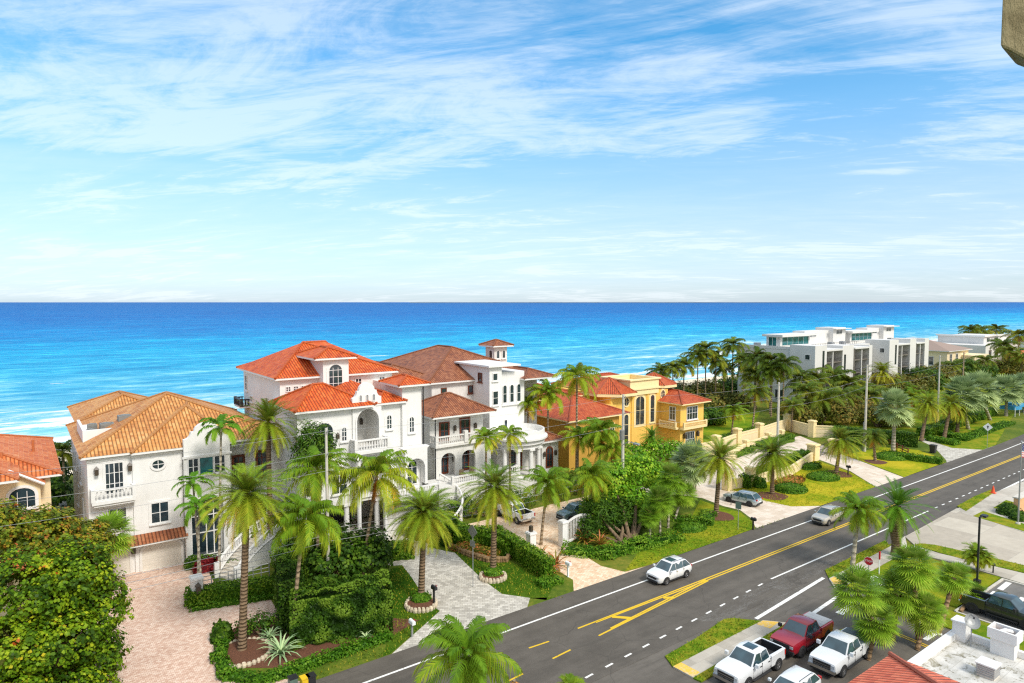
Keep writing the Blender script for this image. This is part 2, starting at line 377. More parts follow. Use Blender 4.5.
# ------------------------------------------------------------------ sky, sun
SUN_EL, SUN_AZ = R(45), R(-84)             # azimuth measured from +x towards +y: high sun, over the road side
w = bpy.data.worlds.new('World'); scene.world = w; w.use_nodes = True
t = w.node_tree; bg = t.nodes['Background']
def wn(typ, **k):
    nd = t.nodes.new(typ)
    for a, v in k.items(): setattr(nd, a, v)
    return nd
def wl(a, b): t.links.new(a, b)
def wm(op, a, b=None):
    nd = wn('ShaderNodeMath', operation=op)
    for i, v in enumerate((a, b)):
        if v is None: continue
        if hasattr(v, 'is_linked'): wl(v, nd.inputs[i])
        else: nd.inputs[i].default_value = v
    return nd.outputs[0]
def wramp(fac, stops):
    nd = wn('ShaderNodeValToRGB'); cr = nd.color_ramp
    while len(cr.elements) < len(stops): cr.elements.new(.5)
    for e, (p, c) in zip(cr.elements, stops): e.position = p; e.color = (*c, 1) if hasattr(c, '__len__') else (c, c, c, 1)
    wl(fac, nd.inputs[0]); return nd.outputs[0]
def wmix(fac, a, b, mode='MIX'):
    nd = wn('ShaderNodeMix', data_type='RGBA', blend_type=mode)
    for sck, val in ((nd.inputs[0], fac), (nd.inputs[6], a), (nd.inputs[7], b)):
        if hasattr(val, 'is_linked'): wl(val, sck)
        elif hasattr(val, '__len__'): sck.default_value = (*val, 1)
        else: sck.default_value = val
    return nd.outputs[2]
sky = wn('ShaderNodeTexSky', sky_type='NISHITA', sun_disc=False)
sky.sun_elevation = SUN_EL; sky.sun_rotation = math.pi / 2 - SUN_AZ; sky.air_density = 1.0; sky.dust_density = .6; sky.ozone_density = 1.0
tc = wn('ShaderNodeTexCoord').outputs['Generated']
sp = wn('ShaderNodeSeparateXYZ'); wl(tc, sp.inputs[0]); X, Y, Z = sp.outputs
zc = wm('MAXIMUM', Z, 0.0)
den = wm('ADD', zc, .10)
cb = wn('ShaderNodeCombineXYZ'); wl(wm('DIVIDE', X, den), cb.inputs[0]); wl(wm('DIVIDE', Y, den), cb.inputs[1])
def cloudnoise(rot, scl, scale, detail, rough, dist, off=(0, 0, 0)):
    # rotate first, then stretch along one axis
    mp = wn('ShaderNodeMapping'); mp.inputs['Rotation'].default_value = (0, 0, rot); mp.inputs['Location'].default_value = off; wl(cb.outputs[0], mp.inputs['Vector'])
    m2 = wn('ShaderNodeMapping'); m2.inputs['Scale'].default_value = scl; wl(mp.outputs[0], m2.inputs['Vector'])
    nz = wn('ShaderNodeTexNoise'); wl(m2.outputs[0], nz.inputs['Vector'])
    nz.inputs['Scale'].default_value = scale; nz.inputs['Detail'].default_value = detail; nz.inputs['Roughness'].default_value = rough; nz.inputs['Distortion'].default_value = dist
    return nz.outputs[0]
# wispy high cloud drawn out in streaks, over broader thin veils
veil = cloudnoise(R(20), (.6, 1.0, 1), .8, 6, .55, .5, (3.1, 1.2, 0))
wisp = cloudnoise(R(58), (.5, 1.25, 1), 1.7, 12, .68, 1.6, (1.7, 4.4, 0))
fine = cloudnoise(R(40), (.6, 1.8, 1), 5.0, 10, .72, 1.0, (7.7, 2.4, 0))
k = wm('ADD', wm('ADD', wm('MULTIPLY', veil, .7), wm('MULTIPLY', wisp, .75)), wm('MULTIPLY', fine, .3))
mask = wramp(k, [(.69, 0.0), (.83, .20), (.94, .48), (1.0, .6)])
hor = wramp(Z, [(0.0, .44), (.05, .46), (.13, .38), (.22, .2), (.34, .05), (.5, .05), (.75, .85)])  # the rise overhead is unseen cloud, added to keep the ambient light neutral
bank = wm('MULTIPLY', wramp(cloudnoise(R(24), (.22, .8, 1), .42, 7, .58, .6, (2.3, .9, 0)), [(.42, 0.0), (.62, .7)]), wramp(Z, [(.03, 0.0), (.09, 1.0), (.17, .8), (.25, .1)]))
m1 = wm('MAXIMUM', wm('MAXIMUM', mask, bank), hor)
m1 = wm('ADD', wm('MULTIPLY', m1, .8), wm('MULTIPLY', wm('MULTIPLY', mask, hor), .45))
tint = wmix(1.0, sky.outputs[0], wramp(Z, [(0.0, (.46, .66, .98)), (.10, (.46, .74, 1.02)), (.26, (.30, .94, 1.22)), (.42, (.17, .98, 1.30))]), 'MULTIPLY')
back = wramp(wm('MULTIPLY', Y, -1.0), [(0.0, 0.0), (.45, .85)])  # unseen cloud behind the camera, added and warmed to neutralise the ambient light
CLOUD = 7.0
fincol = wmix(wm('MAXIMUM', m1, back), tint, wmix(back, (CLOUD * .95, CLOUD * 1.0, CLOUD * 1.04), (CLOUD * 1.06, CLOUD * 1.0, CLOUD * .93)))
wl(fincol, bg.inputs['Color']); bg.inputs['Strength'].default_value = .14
sl = bpy.data.lights.new('sun', 'SUN'); so = bpy.data.objects.new('sun', sl); COL.objects.link(so)
sl.energy = 2.7; sl.angle = R(13); sl.color = (1, .945, .86)
sd = Vector((math.cos(SUN_EL) * math.cos(SUN_AZ), math.cos(SUN_EL) * math.sin(SUN_AZ), math.sin(SUN_EL)))
so.rotation_euler = sd.to_track_quat('Z', 'Y').to_euler(); so.location = (0, -60, 90)
vs = scene.view_settings; vs.view_transform = 'Standard'; vs.look = 'None'; vs.gamma = 1; vs.exposure = 0.28
scene.cycles.use_denoising = False; scene.cycles.filter_width = 1.25; scene.cycles.sampling_pattern = 'BLUE_NOISE'; scene.cycles.sample_clamp_indirect = 4.0; scene.cycles.use_adaptive_sampling = False
w.cycles.sampling_method = 'MANUAL'; w.cycles.sample_map_resolution = 1024
scene.cycles.max_bounces = 6; scene.cycles.transparent_max_bounces = 4; scene.cycles.caustics_reflective = False; scene.cycles.caustics_refractive = False

# ------------------------------------------------------------------ ground, beach, sea
gm = MB()
prof = [(-90, 0), (60, 0), (108, 0), (116, .5), (124, .4), (134, -.9), (150, -2.6), (175, -3.9), (240, -7)]
xs = [-160, -60, 0, 60, 140, 260, 420, 700, 1000]
for i in range(len(xs) - 1):
    for (y0, z0), (y1, z1) in zip(prof, prof[1:]):
        gm.poly([(xs[i], y0, z0), (xs[i + 1], y0, z0), (xs[i + 1], y1, z1), (xs[i], y1, z1)])
t = NT('land'); p = t.pos(); Yw = t.sep(p)[1]
beach = t.ramp(t.math('ADD', Yw, t.math('MULTIPLY', t.noise(p, .15, 4), 10)), [(0, 0), (1, 1)])
f = t.math('GREATER_THAN', t.math('ADD', Yw, t.math('MULTIPLY', t.noise(p, .12, 5), 14)), 124)
a = t.noise(p, .12, 6, .62, .6); b = t.noise(p, 1.7, 5, .65)
g = t.ramp(t.math('ADD', t.math('MULTIPLY', a, .8), t.math('MULTIPLY', b, .5)), [(.45, L(58, 84, 20)), (.65, L(92, 110, 28)), (.85, L(140, 130, 50))])
g = t.mix(.5, g, t.ramp(t.noise(p, 26, 3, .8), [(.3, (.4, .4, .4)), (.7, (1.5, 1.5, 1.5))]), 'MULTIPLY')
t.bump(t.noise(p, 24, 3, .8), .6, .06)
M['land'] = t.done(t.mix(f, g, t.ramp(t.noise(p, .8, 4), [(.3, L(222, 204, 172)), (.7, L(240, 226, 200))])), .9, spec=.2)
structure('ground', gm, M['land'])

t = NT('sea_water'); p = t.pos(); X, Y, Z = t.sep(p)
str_ = t.pos(scale=(.25, 1, 1))
n1 = t.noise(t.pos(scale=(.0016, .006, 1)), 1, 5, .6, .5); n2 = t.noise(t.pos(scale=(.012, .03, 1)), 1, 6, .65, .4)
yy = t.math('ADD', Y, t.math('MULTIPLY', t.math('SUBTRACT', n1, .5), 240)); yy = t.math('ADD', yy, t.math('MULTIPLY', t.math('SUBTRACT', n2, .5), 60))
lg = t.math('LOGARITHM', t.math('MAXIMUM', yy, 100.0), 10.0)         # 2.0 .. 4
d01 = t.math('DIVIDE', t.math('SUBTRACT', lg, 2.1), 1.9)
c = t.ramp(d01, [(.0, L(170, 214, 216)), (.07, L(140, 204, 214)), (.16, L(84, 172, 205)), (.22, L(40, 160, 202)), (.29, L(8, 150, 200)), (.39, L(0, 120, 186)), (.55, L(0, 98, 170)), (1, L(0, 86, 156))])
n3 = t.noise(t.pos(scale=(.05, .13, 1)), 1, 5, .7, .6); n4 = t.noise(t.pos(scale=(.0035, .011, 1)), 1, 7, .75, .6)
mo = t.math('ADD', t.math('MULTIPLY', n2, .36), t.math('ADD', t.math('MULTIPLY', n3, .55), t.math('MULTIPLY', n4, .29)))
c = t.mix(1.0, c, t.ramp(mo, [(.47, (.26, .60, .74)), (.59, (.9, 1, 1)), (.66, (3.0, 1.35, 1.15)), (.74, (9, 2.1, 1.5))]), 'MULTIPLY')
# surf: broken foam lines parallel to the beach
wob = t.math('MULTIPLY', t.math('SUBTRACT', t.noise(t.pos(scale=(.022, .05, 1)), 1, 5, .6), .5), 26)
ph = t.math('FRACT', t.math('DIVIDE', t.math('ADD', Y, wob), 17.0))
edge = t.math('POWER', ph, 1.6)
brk = t.noise(t.pos(scale=(.07, .22, 1)), 1, 7, .75)
zone = t.ramp(t.math('DIVIDE', t.math('SUBTRACT', t.math('ADD', Y, wob), 130), 100), [(0, 1), (.22, .9), (.55, .5), (.82, .0)])
fo = t.math('GREATER_THAN', t.math('ADD', t.math('ADD', t.math('MULTIPLY', edge, .5), t.math('MULTIPLY', brk, .75)), t.math('MULTIPLY', t.sep(zone)[0], .50)), .94)
fo = t.math('MULTIPLY', fo, t.math('GREATER_THAN', t.sep(zone)[0], .02))
cap = t.math('GREATER_THAN', t.noise(t.pos(scale=(.035, .09, 1)), 1, 6, .72, .6), .70)
fo = t.math('MAXIMUM', fo, cap)
c = t.mix(t.math('MULTIPLY', fo, .85), c, (.82, .86, .86))
bmp = t.math('ADD', t.noise(t.pos(scale=(.06, .22, 1)), 1, 5, .6), t.math('MULTIPLY', t.noise(t.pos(scale=(.35, .9, 1)), 1, 4, .6), .35))
t.bump(bmp, .9, 1.6)
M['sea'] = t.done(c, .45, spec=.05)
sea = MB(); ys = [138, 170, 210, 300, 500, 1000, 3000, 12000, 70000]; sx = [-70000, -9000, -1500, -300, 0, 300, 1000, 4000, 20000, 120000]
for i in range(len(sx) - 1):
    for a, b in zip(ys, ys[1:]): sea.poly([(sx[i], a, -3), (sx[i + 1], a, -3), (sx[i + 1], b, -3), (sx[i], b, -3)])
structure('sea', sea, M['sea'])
# the strip of coast that closes the horizon far up the shore
fc = MB(); ridge = [(9000 + i * 700, 17000 - i * 260 + 300 * math.sin(i * 1.7)) for i in range(24)]
for (a, b), (c_, d) in zip(ridge, ridge[1:]):
    fc.poly([(a, b, -3), (c_, d, -3), (c_, d, 9 + 3 * math.sin(a)), (a, b, 9 + 3 * math.sin(a * 1.3))])
    fc.poly([(a, b, 9 + 3 * math.sin(a * 1.3)), (c_, d, 9 + 3 * math.sin(a)), (c_ + 2500, d + 2500, 5), (a + 2500, b + 2500, 5)])
structure('distant_coast', fc, plain('far_coast', L(120, 130, 120), .9, scale=.002))

# ------------------------------------------------------------------ road and markings
def sheet(name, pts, mat, z=.004, kind='structure'):
    mb = MB(); n = len(pts); tri = tessellate_polygon([[Vector((p[0], p[1], 0)) for p in pts]])
    mb.idx([(p[0], p[1], z) for p in pts], [tuple(q) for q in tri])
    return tag(mb.build(name, mat), kind=kind)
def px(*a, z=0.0): return [G(x, y, z) for x, y in a]
def slabk(name, pts, mat, h=.12, kerb=None):
    """raised ground patch with a real kerb step"""
    mb = MB(); n = len(pts); tri = tessellate_polygon([[Vector((p[0], p[1], 0)) for p in pts]])
    mb.idx([(p[0], p[1], h) for p in pts], [tuple(q) for q in tri])
    for i in range(n):
        a, b = pts[i], pts[(i + 1) % n]
        mb.idx([(a[0], a[1], -.02), (b[0], b[1], -.02), (b[0], b[1], h), (a[0], a[1], h)], [(0, 1, 2, 3)])
    return tag(mb.build(name, mat), kind='structure')
def bend(x): return 0.0 if x < 130 else .0009 * (x - 130) ** 2        # the road swings gently towards the sea far off
def strip(name, x0, x1, y0, y1, mat, z, step=12):
    mb = MB(); x = x0; n = max(1, int((x1 - x0) / step))
    for i in range(n):
        a = x0 + (x1 - x0) * i / n; b = x0 + (x1 - x0) * (i + 1) / n
        mb.poly([(a, y0 + bend(a), z), (b, y0 + bend(b), z), (b, y1 + bend(b), z), (a, y1 + bend(a), z)])
    return mb
rd = strip('road', -80, 420, 31.6, 42.9, None, .018)
structure('road', rd, M['asphalt'])
sheet('parking_lot', [(-30, 8), (61.2, 8), (61.2, 31.7), (-30, 31.7)], M['asphalt2'], .004)
sheet('road_shoulder', [(63, 29.6), (92, 30.5), (92.4, 32.2), (120, 32.4), (200, 32), (200, 31), (108, 30.2), (96, 30.6), (76, 29.4)], M['asphalt2'], .005)
mk = strip('l', -80, 400, 40.54, 40.72, None, .024)
def bar(mb, a, b, wd, z=.024):
    a, b = Vector(a), Vector(b); d = (b - a).normalized(); nn = Vector((-d.y, d.x)) * wd / 2
    mb.poly([(*(a - nn), z), (*(b - nn), z), (*(b + nn), z), (*(a + nn), z)])
for a, b in ((55, 88.6), (150, 380)):
    s_ = strip('', a, b, 33.91, 34.08, None, .024); n0 = len(mk.v); mk.v += s_.v; mk.f += [tuple(i + n0 for i in f) for f in s_.f]; mk.uv += s_.uv; mk.mi += s_.mi
x = 24.0
while x < 54: bar(mk, (x, 32.3 + (x - 31) * .07), (x + .75, 32.3 + (x + .75 - 31) * .07), .16); x += 2.05
x = 90.5
while x < 150: bar(mk, (x, 34), (x + .8, 34), .16); x += 2.1
bar(mk, (105.8, 31.9), (150, 32.6), .3)
bar(mk, G(756, 619), G(823.5, 578), .32); bar(mk, G(808, 617), G(840, 595), .32)
bar(mk, G(839, 614), G(856, 602), .6)
structure('white_road_marking', mk, M['wpaint'])
ym = MB()
for yo in (37.32, 37.62):
    for i in range(40):
        a, b = 50 + i * 9, 50 + (i + 1) * 9; ym.poly([(a, yo - .08 + bend(a), .024), (b, yo - .08 + bend(b), .024), (b, yo + .08 + bend(b), .024), (a, yo + .08 + bend(a), .024)])
P = G(577.8, 628.7); bar(ym, P, (50, 37.62), .16); bar(ym, G(595.7, 622.7), (50, 37.32), .16)
bar(ym, G(598.7, 636), (50, 37.2), .16, .028); bar(ym, G(610.5, 628.7), (50, 37.48), .16, .032)
bar(ym, G(612, 617), G(631, 618.5), .4, .036); bar(ym, G(663, 598), G(674, 598), .4, .036)
bar(ym, G(529, 648.3), G(549, 641.6), .15); bar(ym, G(552.6, 658.9), G(570.6, 650), .15); bar(ym, G(482, 667), G(497, 661), .15); bar(ym, G(505, 683), G(523, 674), .15)
structure('yellow_road_marking', ym, M['ypaint'])
# scuffed seam and patches of the turning lane
am = MB(); bar(am, G(925, 640), G(936, 633), .35, .02); bar(am, (65.0, 20), (65.0, 8), .12, .02)
for p0, p1 in (((1000, 589.7), (1009, 582.5)), ((986, 600), (996, 592)), ((1012, 606), (1024, 598))): bar(am, G(*p0), G(*p1), .45, .02)
for i in range(3): bar(am, (33 + 2.2 * 0, 18.2 + i * 2.9), (38.5, 18.2 + i * 2.9), .12, .02)
a0 = Vector(G(936, 633)); am.poly([(a0.x - .1, a0.y - .5, .02), (a0.x + 1.1, a0.y + .1, .02), (a0.x - .2, a0.y + .6, .02)])
structure('parking_marking', am, M['wpaint'])
y2 = MB(); bar(y2, (53.6, 24.5), (52.2, 10), .14, .02); bar(y2, (53.9, 24.5), (52.5, 10), .14, .02); structure('yellow_lane_marking', y2, M['ypaint'])

t = NT('pale_road_dust'); p = t.pos(); k = t.ramp(t.math('ADD', t.math('MULTIPLY', t.noise(t.pos(scale=(.4, 1.4, 1)), .9, 7, .75, .8), .8), t.math('MULTIPLY', t.noise(p, 4, 4, .7), .3)), [(.52, 0), (.72, 1)])
t.done(L(150, 146, 140), .9); t.l(t.math('MULTIPLY', t.sep(k)[0], .55), t.b.inputs['Alpha']); M['dust'] = t.m
sheet('road_dust', px((690, 622), (735, 600), (790, 572), (838, 556), (850, 562), (815, 585), (770, 612), (745, 620)), M['dust'], .021)
# ------------------------------------------------------------------ drives and lawns on the sea side
sheet('pink_driveway', [(2.5, 43), (14.9, 42.9)] + [G(219, 670), G(215, 655)] + px((232, 632), (262, 622), (283, 620), (269, 597), (195, 609)) + [(10.4, 60.5), (13.6, 64), (14, 71), (2.5, 71)], M['pink'], .012)
sheet('grey_driveway', [(20.9, 42.85)] + px((440, 611), (428, 603), (412, 578), (402, 565)) + [(27.5, 58), (24, 64), (23, 72.5), (37, 72.5), (37, 63), (33.5, 60)] + px((455, 553), (483, 580), (502, 594), (530, 598)) + [(33.4, 42.85)], M['greypav'], .012)
sheet('beige_driveway', px((574, 595),) + px((573, 580), (551, 566), (530, 552)) + [(39.5, 59.5), (39, 63.5), (60, 63.5), (60, 57)] + px((583, 530), (567, 545), (601, 566), (625, 572)) + [(48.6, 42.85), (37, 42.85)], M['beige'], .012)
sheet('cream_driveway', px((757, 531), (752, 519), (740, 510), (723, 506), (702, 498)) + [(66, 62)] + px((722, 468)) + [(88, 66)] + px((733, 452), (752, 446), (800, 436), (834, 450), (814, 458), (770, 470), (735, 484), (722, 489), (747, 493), (761, 500), (791, 506.5)) + [(80, 42.9), (74, 42.85)], M['creampav'], .012)
sheet('gated_driveway', px((812, 457), (834, 452), (860, 461), (905, 478)) + [(104, 42.9), (92.5, 42.85)] + px((876, 487), (850, 471)), M['creampav'], .014)
sheet('side_lane', px((921, 441), (934, 447), (946, 460), (948, 466)) + [(118.5, 42.9), (138, 43)] + px((985, 450), (952, 448), (933, 442), (926, 438)), M['greypav'], .012)
sheet('front_lawn', px((404, 566), (412, 578), (428, 603), (440, 611)) + [(20.9, 43.0), (20.3, 43)] + px((388, 640), (386, 570)), M['lawn_lush'], .008)
sheet('sloping_lawn', px((455, 553), (483, 580), (502, 594), (530, 598), (566, 597)) + [(35.6, 43)] + px((556, 580), (505, 560), (460, 540)), M['lawn_lush'], .009)
sheet('island_lawn', px((722, 490), (747, 494), (761, 501), (791, 507)) + [(80.2, 43), (92, 43)] + px((875, 487), (850, 472), (812, 459), (770, 474)), M['lawn_dry'], .008)
sheet('corner_lawn', px((700, 500), (723, 508), (740, 512), (751, 521), (755, 531)) + [(73, 42.95), (49, 42.95)] + px((625, 571), (640, 550), (690, 520)), M['lawn'], .008)
sheet('far_lawn', px((845, 455), (870, 464), (907, 478)) + [(105, 43), (118, 43)] + px((945, 465), (941, 458), (918, 450), (880, 447)), M['lawn_dry'], .008)
sheet('roadside_lawn', [(140, 43.2), (300, 80), (300, 100), (118, 76)] + px((935, 441), (952, 449), (985, 451)), M['lawn_verge'], .007)
sheet('back_lawn', px((690, 410), (760, 412), (745, 440), (712, 446), (695, 440)), M['lawn'], .006)
sheet('drain_cover', px((727, 497), (737, 495), (743, 499), (733, 502)), M['conc'], .02)
sheet('mulch_bed', px((215, 640), (240, 625), (300, 612), (420, 620), (385, 640), (300, 668), (232, 668)), M['mulch'], .015)
for i, (cx, cy, r) in enumerate(((717, 516, 1.9), (773, 496, 1.9), (836, 474, 2.1), (876, 462, 1.6), (752, 433, 1.2))):
    c = G(cx, cy); sheet('mulch_circle', [(c[0] + r * math.cos(a * .3491 + i), c[1] + r * math.sin(a * .3491 + i) * (1 + .1 * math.sin(a))) for a in range(18)], M['mulch'], .03)
# ------------------------------------------------------------------ road side near the camera
slabk('verge', px((665, 657), (698, 638), (724, 620), (733, 619), (762, 622), (673, 668)), M['lawn_verge'], .1)
slabk('sidewalk', px((673, 668), (763, 621.5), (787, 624), (693, 679)) , M['walk'], .12)
slabk('sidewalk', px((787, 624), (693, 679)) + [(36, 27.2), (47.6, 27.4)], M['lawn_verge'], .1)
sheet('tactile_ramp', px((763, 622), (779, 623.5), (770, 630), (756, 625.5)), M['rampy'], .125)
sheet('tactile_ramp', px((673, 668), (681, 664), (700, 674), (693, 678.5)), M['rampy'], .125)
slabk('verge', px((829, 634), (846, 629), (858, 634), (842, 652), (826, 646)), M['lawn_verge'], .1)
slabk('verge', px((825, 571), (829, 579), (890, 547), (885, 541)), M['lawn_verge'], .1)
slabk('sidewalk', px((829, 579.5), (834, 588), (846, 586), (908, 551), (905, 537), (890, 547.5)), M['walk'], .12)
sheet('tactile_ramp', px((830, 580), (838, 576.5), (845, 583), (836, 588)), M['rampy'], .125)
slabk('verge', px((846, 587), (905, 553), (1000, 578), (984, 590), (957, 608), (930, 600), (880, 600)), M['lawn'], .1)
slabk('concrete_apron', px((905, 537.5), (957, 509), (963, 514), (1024, 533.5)) + [(95, 10), (82, 10)] + px((1024, 567), (914, 545.5)), M['slabconc'], .12)
slabk('verge', px((914, 546), (920, 544.5), (935, 546), (980, 556), (1024, 566.5)) + [(77, 18)] + px((1024, 574), (960, 559.5), (940, 554)), M['lawn_verge'], .14)
slabk('sidewalk', px((906, 552), (914, 546.5), (940, 554.5), (1024, 574.5)) + [(74, 16), (71.9, 16)] + px((1024, 585), (1001, 578), (960, 565.5)), M['walk'], .12)
slabk('verge', px((957, 507), (975, 497), (991, 490.5), (993, 494), (966, 512)), M['lawn_verge'], .14)
slabk('sidewalk', px((957, 509.5), (994, 493.5), (1024, 482)) + [(118, 27), (95, 22)] + px((1024, 533), (963, 514.5)), M['walk'], .115)
slabk('verge', px((973, 517), (983, 512), (1024, 525)) + [(91, 24)] + px((1024, 532.5)), M['lawn_verge'], .14)
slabk('verge', px((993, 509), (1006, 501), (1024, 506), (1024, 514)), M['lawn_verge'], .14)
slabk('verge', [(57.6, 8), (60.8, 8), (61, 21.2), (61.5, 26), (57.6, 27)], M['lawn_verge'], .1)
sheet('parking_bay', [(61.3, 8), (71.8, 8), (71.8, 21.1), (61.3, 21.1)], M['lot'], .012)
kb = MB(); kb.box(61.2, 72, 21.1, 21.28, 0, .14); kb.box(71.8, 72, 8, 21.1, 0, .14); kb.box(61.0, 61.2, 8, 21.1, 0, .14)
tag(kb.build('kerb', M['kerb']), kind='structure')
# ------------------------------------------------------------------ building helpers
def arch_pts(u0, u1, z0, z1, rise=None, n=9):
    r = (u1 - u0) / 2; rise = r if rise is None else rise; zs = z1 - rise; c = (u0 + u1) / 2
    return [(u0, z0), (u1, z0)] + [(c + r * math.cos(math.pi * i / n), zs + rise * math.sin(math.pi * i / n)) for i in range(n + 1)]
def rect_pts(u0, u1, z0, z1): return [(u0, z0), (u1, z0), (u1, z1), (u0, z1)]
def window(parent, face, u0, u1, z0, z1, cols=2, rows=2, rise=0, mat=None, gl=None, d=0.0, fr=.12, name='window', sill=True, surround=None):
    """frame (with muntins) and its pane; face's d axis points outwards"""
    mat = mat or M['trim']; gl = gl or M['glass']
    out = arch_pts(u0, u1, z0, z1, rise) if rise else rect_pts(u0, u1, z0, z1)
    inn = arch_pts(u0 + fr, u1 - fr, z0 + fr, z1 - fr, max(.05, rise - fr)) if rise else rect_pts(u0 + fr, u1 - fr, z0 + fr, z1 - fr)
    mb = MB(face); mb.slab(out, [inn], d - .05, d + .09)
    zt = z1 - (rise if rise else 0) * .55
    for i in range(1, cols):
        u = u0 + (u1 - u0) * i / cols; wv = .05 if (cols % 2 or i != cols // 2) else .08
        mb.box(u - wv / 2, u + wv / 2, d + .0, d + .065, z0 + fr * .8, (z1 - fr * .8) if abs(u - (u0 + u1) / 2) < .05 else zt)
    for i in range(1, rows):
        z = z0 + (z1 - z0) * i / rows; mb.box(u0 + fr * .8, u1 - fr * .8, d + .003, d + .06, z - .025, z + .025)
    if surround:
        s_ = surround; o2 = arch_pts(u0 - s_, u1 + s_, z0 - s_, z1 + s_, rise + s_) if rise else rect_pts(u0 - s_, u1 + s_, z0 - s_, z1 + s_)
        mb.slab(o2, [out], d - .05, d + .06)
    if sill: mb.box(u0 - .12, u1 + .12, d, d + .2, z0 - .12, z0 - .004)
    w_ = mb.build(name, mat, parent)
    pm = MB(face); pm.slab(arch_pts(u0 + .03, u1 - .03, z0 + .03, z1 - .03, rise) if rise else rect_pts(u0 + .03, u1 - .03, z0 + .03, z1 - .03), [], d + .004, d + .025)
    pm.build('pane', gl, w_)
    return w_
def oval(parent, face, uc, zc, ru, rz, mat=None, d=0.0):
    e = lambda k, a=0: [(uc + (ru + k) * math.cos(2 * math.pi * i / 18), zc + (rz + k) * math.sin(2 * math.pi * i / 18)) for i in range(18)]
    mb = MB(face); mb.slab(e(.16), [e(-.04)], d - .05, d + .1); mb.box(uc - .03, uc + .03, d, d + .06, zc - rz, zc + rz); mb.box(uc - ru, uc + ru, d + .003, d + .055, zc - .03, zc + .03)
    w_ = mb.build('window', mat or M['trim'], parent); pm = MB(face); pm.slab(e(0), [], d + .004, d + .02); pm.build('pane', M['glass'], w_)
def lantern(parent, face, u, z, k=1.0):
    mb = MB(face); mb.box(u - .05 * k, u + .05 * k, .0, .12 * k, z - .1, z + .1); mb.box(u - .14 * k, u + .14 * k, .1 * k, .38 * k, z - .3 * k, z + .18 * k)
    mb.idx([(u - .19 * k, .05 * k, z + .18 * k), (u + .19 * k, .05 * k, z + .18 * k), (u + .19 * k, .43 * k, z + .18 * k), (u - .19 * k, .43 * k, z + .18 * k), (u, .24 * k, z + .46 * k)], [(0, 1, 4), (1, 2, 4), (2, 3, 4), (3, 0, 4), (0, 3, 2, 1)])
    mb.build('wall_lantern', M['bronze'], parent)
def balustrade(parent, face, u0, u1, d, z0, z1, mat=None, ends=None, name='balustrade', post=.32, step=.3):
    """rail, base and turned balusters along u at depth d; ends: depth the returns run back to"""
    mat = mat or M['trim']; mb = MB(face); h = z1 - z0
    mb.box(u0, u1, d - .12, d + .12, z0, z0 + .12); mb.box(u0 - .03, u1 + .03, d - .15, d + .15, z1 - .14, z1)
    for u in (u0, u1): mb.box(u - post / 2, u + post / 2, d - post / 2, d + post / 2, z0 - .01, z1 + .08)
    n = max(1, int((u1 - u0 - post) / step))
    for i in range(n):
        u = u0 + post / 2 + (u1 - u0 - post) * (i + .5) / n; mb.tube([(u, d, z0 + .1), (u, d, z0 + .1 + h * .3), (u, d, z1 - .12)], [.06, .1, .055], 5, cap=False)
    if ends is not None:
        for u in (u0, u1):
            mb.box(u - .12, u + .12, ends, d - .13, z0, z0 + .12); mb.box(u - .15, u + .15, ends, d - .16, z1 - .14, z1)
            m = max(1, int((d - ends) / step))
            for i in range(m):
                q = ends + (d - ends) * (i + .5) / m; mb.tube([(u, q, z0 + .1), (u, q, z0 + .1 + h * .3), (u, q, z1 - .12)], [.06, .1, .055], 5, cap=False)
    return mb.build(name, mat, parent)
def wall(parent, x0, x1, y0, y1, z0, z1, mat, name='wall'): return MB().box(x0, x1, y0, y1, z0, z1).build(name, mat, parent)
def hip(parent, x0, x1, y0, y1, z, pitch, mat, name='roof', caps=True, fascia=None, th=.22, capmat=None, apex=None):
    """hipped roof over the rectangle (overhang included), with an eave board and ridge tiles"""
    wx, wy = x1 - x0, y1 - y0; d = min(wx, wy) / 2; zt = z + d * pitch
    if wx >= wy: A, B = (x0 + d, y0 + d, zt), (x1 - d, y0 + d, zt)
    else: A, B = (x0 + d, y0 + d, zt), (x0 + d, y1 - d, zt)
    if apex: A, B = apex
    a, b, c, e = (x0, y0, z), (x1, y0, z), (x1, y1, z), (x0, y1, z)
    mb = MB(); sl = math.sqrt(1 + pitch * pitch)
    def put(pts, side):
        uv = []
        for p in pts:
            u = p[0] if side in 'SN' else p[1]
            v = {'S': p[1] - y0, 'N': y1 - p[1], 'W': p[0] - x0, 'E': x1 - p[0]}[side] * sl
            uv.append((u, v))
        q = []; qu = []
        for p, u in zip(pts, uv):
            if not q or (Vector(p) - Vector(q[-1])).length > 1e-4: q.append(p); qu.append(u)
        if (Vector(q[0]) - Vector(q[-1])).length < 1e-4: q.pop(); qu.pop()
        mb.poly(q, qu)
    if wx >= wy: put([a, b, B, A], 'S'); put([c, e, A, B], 'N'); put([b, c, B], 'E'); put([e, a, A], 'W')
    else: put([a, b, A], 'S'); put([c, e, B], 'N'); put([b, c, B, A], 'E'); put([e, a, A, B], 'W')
    r = mb.build(name, mat, parent)
    fb = MB(); fb.box(x0 + .03, x1 - .03, y0 + .03, y1 - .03, z - th, z - .012); fb.build('eave', fascia or M['trim'], r)
    if caps:
        cb_ = MB(); lines = [(a, A), (b, A if wx < wy else B), (c, B), (e, A if wx >= wy else B)]
        if (Vector(A) - Vector(B)).length > .1: lines.append((A, B))
        for p, q in lines:
            p, q = Vector(p), Vector(q); n = max(1, int((q - p).length / .45))
            for i in range(n):
                s0 = p.lerp(q, i / n); s1 = p.lerp(q, (i + 1.15) / n if i < n - 1 else 1.0)
                cb_.tube([s0 + Vector((0, 0, .03)), s1 + Vector((0, 0, .03))], [.15, .12], 6)
        cb_.build('ridge_cap', capmat or mat, r)
    return r
